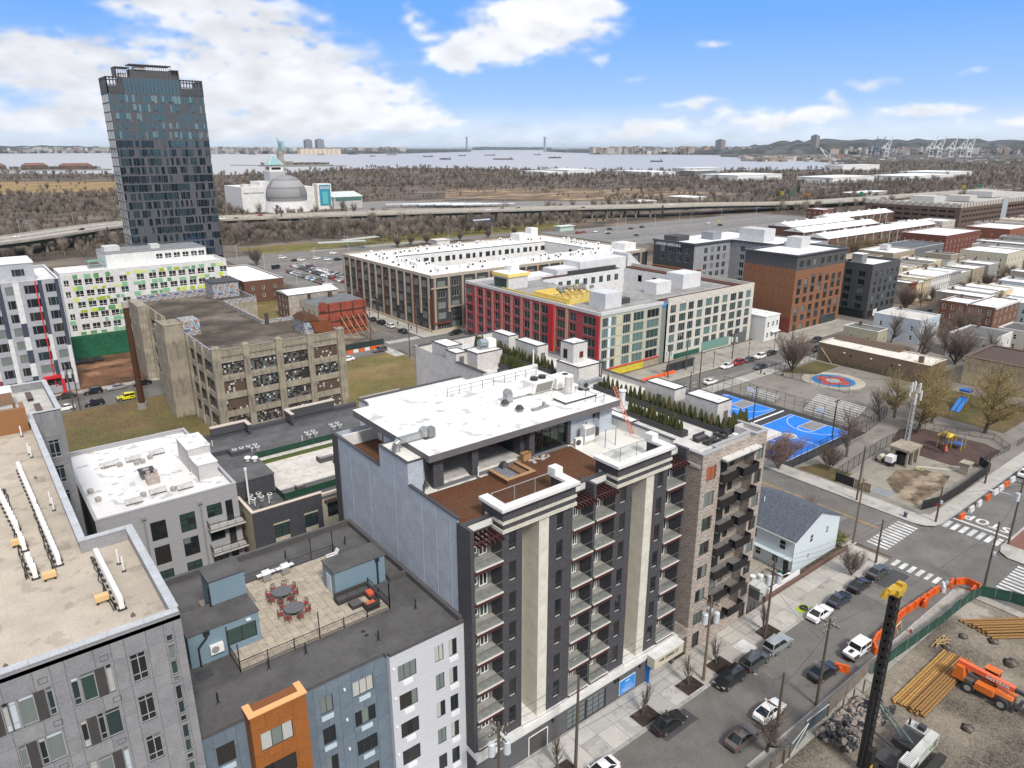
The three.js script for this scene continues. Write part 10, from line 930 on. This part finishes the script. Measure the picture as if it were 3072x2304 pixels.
// -- trees
function $r(seed,H,o={}){
let q=rng(seed),wood=$b(),twig=$b(),bud=[],V=L3;
let grow=(p,d,len,r,lv)=>{
let n=lv===0?4:3,a=p.clone(),dir=d.clone(),seg=len/n;
for(let i=0;i<n;i++){dir.add(V((q()-.5)*.28,lv>1?.05:.08,(q()-.5)*.28)).normalize();let e=a.clone().addScaledVector(dir,seg),r0=r*(1-i/n*.5),r1=r*(1-(i+1)/n*.5);(lv<2?wood:twig).tube(a,e,r0,r1,lv<2?6:3,false);if(lv<o.lv&&(i>0||lv>0)){let k=lv===0?o.k0:lv===1?3:2+(q()<.5);for(let m=0;m<k;m++){let t=q()*6.283,sp=o.sp*(.7+.6*q()),b=V(cos(t)*sp,.25+.45*q(),sin(t)*sp).add(dir.clone().multiplyScalar(.5)).normalize();grow(a.clone().lerp(e,q()),b,len*(lv===0?.62:.56)*(.75+.5*q()),max(.009,r1*.55),lv+1);}}else if(lv>=o.lv)bud.push(e.clone());a=e;}
if(lv<o.lv)for(let m=0;m<2;m++){let b=dir.clone().add(V((q()-.5)*o.sp*1.4,.1,(q()-.5)*o.sp*1.4)).normalize();grow(a,b,len*.6,max(.009,r*.45),lv+1);}
};
grow(V(0,0,0),V(0,1,0),H*.38,H*.022,0);if(o.multi)for(let i=0;i<o.multi;i++){let t=i/o.multi*6.283+q();grow(V(0,.2,0),V(cos(t)*.7,1,sin(t)*.7).normalize(),H*.4,H*.016,0);}
let lf=$b();if(o.leaf)for(let p of bud)for(let i=0;i<o.leaf;i++){let c=p.clone().add(V((q()-.5)*.7,(q()-.5)*.6,(q()-.5)*.7)),s=.05+q()*.07,a=V(q()-.5,q()-.5,q()-.5).normalize().multiplyScalar(s),b=V(q()-.5,q()-.5,q()-.5).normalize().multiplyScalar(s);lf.tri(c,c.clone().add(a),c.clone().add(b));}
return{wood:wood.geo(40),twig:twig.geo(),leaf:o.leaf?lf.geo():null};
}
let bark=M(.13,.105,.085,'wood',1,.95),twigM=$N(.155,.118,.095,.95),twigP=$N(.17,.115,.11,.95),twigY=$N(.21,.155,.085,.95),budM=$N(.3,.24,.06,.9),budP=$N(.22,.15,.13,.9);
let TG=[$r(3,10,{lv:3,k0:3,sp:.9}),$r(8,10,{lv:3,k0:4,sp:1.5,leaf:1}),$r(21,9,{lv:3,k0:3,sp:.8,multi:3}),$r(44,8,{lv:3,k0:3,sp:1.3,multi:2,leaf:2}),$r(60,6.4,{lv:2,k0:4,sp:.4})];
function tree(kind,u,v,s,label,group,tw,lf){let g=TG[kind],t=$t('bare_tree',label,'tree',[u,0,v],group);sub(t,'trunk',g.wood,bark);let c=sub(t,'crown',g.twig,tw||twigM);if(g.leaf)sub(c,'buds',g.leaf,lf||budM);t.rotation.y=R()*6.28;s*=kind===4?1:1.12;t.scale.set(s,s*rr(.92,1.08),s);return t;}
let pk='bare trees in the park';tree(0,141.3,65.6,1.2,'bare tree between the ball court and the pump yard',pk);tree(1,167.3,62.5,1.7,'large budding tree left of the antenna mast backdrop',pk,twigY);tree(1,179,52.8,1.85,'large yellowish budding tree at the right of the park',pk,twigY);tree(2,132,64.4,.7,'small multi stemmed bare tree at the park pavement',pk);tree(3,124.6,71,1.25,'purplish budding tree beside the brown brick house',pk,twigP,budP);tree(2,107.3,55,.75,'low spreading bare tree behind the pale blue house',pk);tree(2,187.5,106.4,1.4,'broad brown bare tree at the far park corner',pk);tree(0,168,71.6,.95,'bare tree at the corner of the court fence, nearer one',pk);tree(1,172.6,70.2,1.4,'budding tree at the corner of the court fence, farther one',pk,twigY);tree(0,159.6,53.6,.7,'bare tree in front of the playground frame',pk);tree(1,197,58,1.6,'budding tree behind the blue slide',pk,twigY);tree(1,184,68,1.5,'budding tree left of the blue slide',pk,twigY);tree(2,204,47,1.3,'bare tree at the right picture edge of the park',pk);tree(1,176,63,1.5,'budding tree between bleachers and slide',pk,twigY);
let bh='bare trees between the halls and houses';tree(0,226,88,1.35,'tall dark bare tree behind the brick hall, left one',bh);tree(2,232,80,1.6,'tall dark bare tree behind the brick hall, middle one',bh);tree(0,238,93,1.3,'tall dark bare tree behind the brick hall, right one',bh);tree(0,243,104,1.2,'bare tree in front of the pale blue flat roofed house',bh);tree(2,268,108,1.0,'bare tree left of the red brick corner house',bh);tree(2,266,90,1.3,'bare tree in front of the brown bay fronted house',bh);tree(0,236,72,1.3,'bare tree behind the beige hall',bh);tree(2,258,64,1.2,'bare tree by the cream house at the right edge',bh);tree(0,250,90,1.2,'bare tree in the yard right of the pale blue flat roofed house',bh);
let rs='bare trees along the street of row houses';[[298,124.6,1.1],[312,124.4,.8],[326,126,.8],[336,124.6,.7],[350,124.6,.7],[364,125,.8],[380,124.8,.8],[398,125,.9],[415,126,.9],[320,112,.8],[300,110,.9]].forEach(([u,v,s],i)=>tree(i % 2?0:2,u,v,s,'bare street tree number '+['one','two','three','four','five','six','seven','eight','nine','ten','eleven'][i]+' along the street of row houses, counted from the charcoal block',rs));[[352,200,1.2],[364,202,1.3],[376,204,1.2],[390,206,1.3],[404,208,1.2],[420,208,1.2],[436,210,1.2],[452,210,1.1],[330,182,1.2],[342,190,1.3],[318,176,1.2],[410,196,1.1]].forEach(([u,v,s],i)=>tree(pick([0,2]),u,v,s*1.15,ORD(i)+' bare tree in the clump before the long brick sheds','bare trees before the brick sheds',twigY));
tree(2,134.5,398,1.2,'bare tree at the far end of the parking lot fence',null);tree(2,110.5,297,.95,'bare tree beside the long brown brick building',null);[[234,418,.9],[246,422,.8],[257,419,.9],[284,420,.8],[310,422,.8],[336,424,.8]].forEach(([u,v,s],i)=>tree(2,u,v,s,ORD(i)+' round bare tree from the left along the avenue behind the complex','bare trees along the avenue'));
tree(0,59.4,31.0,.8,'bare tree at the board fence over the parked white car',null,twigM,budP);{let t=tree(2,99,42.4,.55,'small pollarded tree in the pavement by the black sedans',null);}
[[40.2,43.4,'leftmost'],[52.9,43.0,'second from left'],[60.8,42.7,'third from left'],[66.6,43.0,'fourth from left'],[77.2,43.2,'rightmost']].forEach(([u,v,l],i)=>{tree(4,u,v,.95,'slender bare sapling in a pavement tree pit, '+l,'saplings in the pavement');let t=$t('tree_pit','square of dark soil around the '+l+' sapling','tree pit',[u,.13,v],'tree pits');$p(t,'soil',bb(u-1.5,u+1.5,.1,.165,41.5,43.6),M(.07,.052,.04,'dirt',4,.98));$p(t,'edging',$b().box(u-1.58,u+1.58,.1,.18,43.6,43.68).box(u-1.58,u-1.5,.1,.18,41.5,43.6).box(u+1.5,u+1.58,.1,.18,41.5,43.6),mKerb);});
{let q=rng(88),b=$b(),y=$b();for(let i=0;i<2600;i++){let u=105.4+q()*2.4,v=47.4+q()*5,h=.2+q()*1.6,c=P(u,h,v),s=.1;(q()<.3?y:b).tri(c,c.clone().add(L3((q()-.5)*.3,q()*.25,(q()-.5)*.3)),c.clone().add(L3((q()-.5)*.3,q()*.25,(q()-.5)*.3)));}let t=$t('hedge','rounded yellow green hedge at the corner of the pale blue house','hedge',[106.6,0,50]);$p(t,'foliage',b,$N(.07,.09,.02,.9));$p(t,'blossom',y,$N(.34,.3,.03,.9));}
{
let mk=(seed,n,ever)=>{let q=rng(seed),b=$b();b.tube(L3(0,0,0),L3(0,5,0),.22,.1,4,false);for(let i=0;i<n;i++){let t=q()*6.283,h=ever?1+q()*8:2.2+q()*3.4,r=ever?2.6*(1-h/10)+.3:1.6+q()*2.6,y2=ever?h-.3:h+1.4+q()*4.2,w=ever?.5:.035+q()*.07,A=L3(cos(t)*(ever?.1:r*.18),h,sin(t)*(ever?.1:r*.18)),C=L3(cos(t+.2)*r,y2,sin(t+.2)*r),s=L3(-sin(t),.2,cos(t)).multiplyScalar(w);b.tri(A.clone().add(s),A.clone().sub(s),C);if(!ever)for(let k=0;k<2;k++){let m=A.clone().lerp(C,.45+.3*q()),e=m.clone().add(L3((q()-.5)*2.2,.5+q()*1.6,(q()-.5)*2.2));b.tri(m.clone().add(s),m.clone().sub(s),e);}}return b.geo();};
let inPoly=(p,x,y)=>{let c=false;for(let i=0,j=p.length-1;i<p.length;j=i++)if((p[i][1]>y)!==(p[j][1]>y)&&x<(p[j][0]-p[i][0])*(y-p[i][1])/(p[j][1]-p[i][1])+p[i][0])c=!c;return c;};
let bay=[[-6000,2420],[-400,2330],[150,2240],[400,1980],[570,1800],[760,1880],[1000,2040],[1245,2080],[1400,1700],[1440,1450],[1500,1260],[1640,1240],[1760,1310],[2020,1180],[2350,1190],[2700,1500],[3300,1640],[4100,1900],[9000,4200],[16000,9000],[9000,16000],[-6000,14000]],bad=[[232,376,700,800],[330,640,560,800],[1090,1160,1210,1366],[1170,1275,1240,1390],[1270,1365,1060,1240],[1470,1650,1100,1240],[1220,1390,800,950],[1260,1430,640,760],[1490,1710,600,740],[1750,1910,660,800],[1330,1430,1010,1090],[690,750,520,600],[600,660,530,590],[1890,2110,980,1060]];
let hwD=(u,v)=>{let m=1e9;for(let k=0;k<10;k+=.08){let p=hwAt(k);m=min(m,hypot(p[0]-u,p[1]-v));}return m;};
let lists=[[],[],[],[]],q=rng(4242),tries=0;
while(tries++<60000&&lists[0].length+lists[1].length+lists[2].length<15000){
let a=-44+92*q(),D=440*pow(9,pow(q(),.85)),[u,v]=az(a,D);if(inPoly(bay,u,v))continue;if(u<640&&v<(u>240?446:478))continue;if(u<1000&&v<345)continue;if(u<655&&v<430&&u>350)continue;if(D>3000&&a<20)continue;if(bad.some(r=>u>r[0]&&u<r[1]&&v>r[2]&&v<r[3]))continue;if(hwD(u,v)<21)continue;let m=fbm(u*.008+3,v*.008+9,3);if(m<.4&&q()<.8)continue;if(u<290&&v>1190&&v<1700&&u>-120&&q()<.93)continue;if(u>520&&u<900&&v>640&&v<980&&q()<.62)continue;if(v>478&&v<496&&q()<.6)continue;
let s=(.5+1.05*q()*q())*(D>1500?1.15:1);(q()<.035?lists[2]:q()<.5?lists[0]:lists[1]).push([u,v,s,q()*6.28,q()]);
}
for(let i=0;i<190;i++){let[u,v]=az(-18.5+q()*4.8,2720+q()*170);if(hypot(u-1018,v-2640)>48)lists[0].push([u,v,1.1,q()*6,q()]);}for(let i=0;i<260;i++){let u=-40+q()*440,v=2560-u*.35+(q()-.3)*70;lists[1].push([u,v,1.2,q()*6,q()]);}
let geos=[mk(1,120),mk(2,105),mk(3,130,true)],m4=new THREE.Matrix4(),qt=new THREE.Quaternion(),cc=new THREE.Color(),up=L3(0,1,0),names=['bare brown wood covering the park land behind the viaduct','paler bare trees mixed through the wood behind the viaduct','dark evergreens scattered through the bare wood'];
geos.forEach((g,k)=>{let im=new THREE.InstancedMesh(g,k===2?$N(.06,.075,.04,.95):$N(.46,.4,.345,.95),lists[k].length);lists[k].forEach(([u,v,s,r,c],i)=>{qt.setFromAxisAngle(up,r);m4.compose(P(u,0,v),qt,L3(s,s,s));im.setMatrixAt(i,m4);let b=k===2?.6+.8*c:(.2+.42*c);cc.setRGB(b,b*(k===1?.97:.94),b*(k===1?.87:.9));im.setColorAt(i,cc);});stuff('bare_wood',im,names[k],'wood');});
}
// -- people
{
let body=(joints,bones)=>{let mc=new MarchingCubes(52,new THREE.MeshStandardMaterial(),false,false,60000),n=52,S=1.05;mc.isolation=0;for(let z=0;z<n;z++)for(let y=0;y<n;y++)for(let x=0;x<n;x++){let p=L3((x/n*2-1)*S,(y/n*2-1)*S,(z/n*2-1)*S),d=9;for(let[a,b,ra,rb]of bones){let A=joints[a],C=joints[b],ab=L3(C[0]-A[0],C[1]-A[1],C[2]-A[2]),ap=L3(p.x-A[0],p.y-A[1],p.z-A[2]),t=clamp(ap.dot(ab)/(ab.lengthSq()||1)),r=ra+(rb-ra)*t,e=ap.sub(ab.multiplyScalar(t)).length()-r,h=clamp(.5+.5*(d-e)/.05);d=d+(e-d)*h-.05*h*(1-h);}mc.field[x+y*n+z*n*n]=-d;}mc.update();let b=$b(),pa=mc.positionArray;for(let i=0;i<mc.count;i++)b.p.push(pa[i*3]*S,pa[i*3+1]*S,pa[i*3+2]*S);return b.geo(80);};
let bones=[['hip','chest',.15,.18],['chest','neck',.16,.07],['neck','head',.06,.06],['head','crown',.1,.1],['ls','le',.06,.045],['le','lh',.045,.035],['rs','re',.06,.045],['re','rh',.045,.035],['chest','ls',.12,.07],['chest','rs',.12,.07],['hip','lk',.1,.065],['lk','la',.065,.045],['hip','rk',.1,.065],['rk','ra',.065,.045],['la','lt',.05,.04],['ra','rt',.05,.04]];
let stand={hip:[0,.05,0],chest:[0,.42,0],neck:[0,.6,0],head:[.02,.72,0],crown:[.02,.8,0],ls:[0,.52,.2],le:[-.04,.26,.25],lh:[.06,.02,.24],rs:[0,.52,-.2],re:[.03,.26,-.25],rh:[.12,.04,-.24],lk:[.1,-.36,.1],la:[.14,-.8,.1],lt:[.28,-.84,.11],rk:[.02,-.38,-.1],ra:[-.14,-.8,-.1],rt:[0,-.85,-.11]};
let bend={hip:[-.1,-.05,0],chest:[.18,.24,0],neck:[.32,.32,0],head:[.42,.36,0],crown:[.47,.4,0],ls:[.26,.26,.2],le:[.34,.0,.22],lh:[.4,-.26,.16],rs:[.26,.26,-.2],re:[.34,0,-.22],rh:[.42,-.26,-.16],lk:[.1,-.42,.12],la:[-.04,-.8,.12],lt:[.12,-.85,.13],rk:[.0,-.42,-.12],ra:[-.2,-.8,-.12],rt:[-.05,-.85,-.13]};
let gS=body(stand,bones),gB=body(bend,bones),person=(g,u,v,ry,m,l)=>{let t=$t('person',l,'person',[u,0,v]),b=sub(t,'figure',g,m,0,.9,0),hc=g===gS?[.02,1.66,0]:[.46,1.3,0];sub(t,'hair',new THREE.SphereGeometry(.115,8,6),$N(.02,.016,.012,.8),hc[0]-.02,hc[1]+.03,0);t.rotation.y=ry;};person(gB,177.4,110.2,.4,$N(.03,.03,.035,.9),'person in dark clothes bending over on the park pavement');person(gS,184.6,112.2,1.2,$N(.45,.44,.42,.9),'person in pale top standing beside the dark passing car');person(gS,125.4,226.8,1.5,$N(.03,.03,.035,.9),'person in black walking past the brown complex');person(gS,125.6,217.6,1.7,$N(.025,.025,.03,.9),'person in black standing at the corner of the brown complex');
for(let[u,w,l]of[[178.4,109.6,'dark bag on the pavement beside the bending person'],[181.8,106,'dark bag lying inside the play square']])$o('bag',$b().F(u-.3,.12,w-.2,u+.3,w+.2,u-.2,.55,w-.1,u+.2,w+.1),$k,l,'bag');
{let k=$t('litter_bin','dark litter bin at the rounded park corner','bin',[122.4,.12,47.4]);$p(k,'drum',$b().Q(124.2,.12,45.8,124.2,1.05,45.8,.28,.32,10),$N(.05,.06,.08,.6),40);$p(k,'rim',$b().Q(124.2,1.05,45.8,124.2,1.12,45.8,.35,.35,10),$e);}
{let k=$t('stop_sign','stop sign on a thin post at the park corner','road sign',[127.8,0,41.6]);$p(k,'post',$b().Q(127.9,0,42.2,127.9,2.6,42.2,.04,.04,6),$e);let oc=[];for(let i=0;i<8;i++){let a=(i+.5)/8*6.283;oc.push([cos(a)*.38,sin(a)*.38]);}$p(k,'plate',$b().hull(oc.map(q=>P(127.86,2.7+q[1],42.2+q[0])),oc.map(q=>P(127.9,2.7+q[1],42.2+q[0]))),$N(.5,.02,.02,.5));}
}
scene.fog=new THREE.FogExp2(new THREE.Color(.62,.8,1),0.00002);
renderer.render(scene,camera);
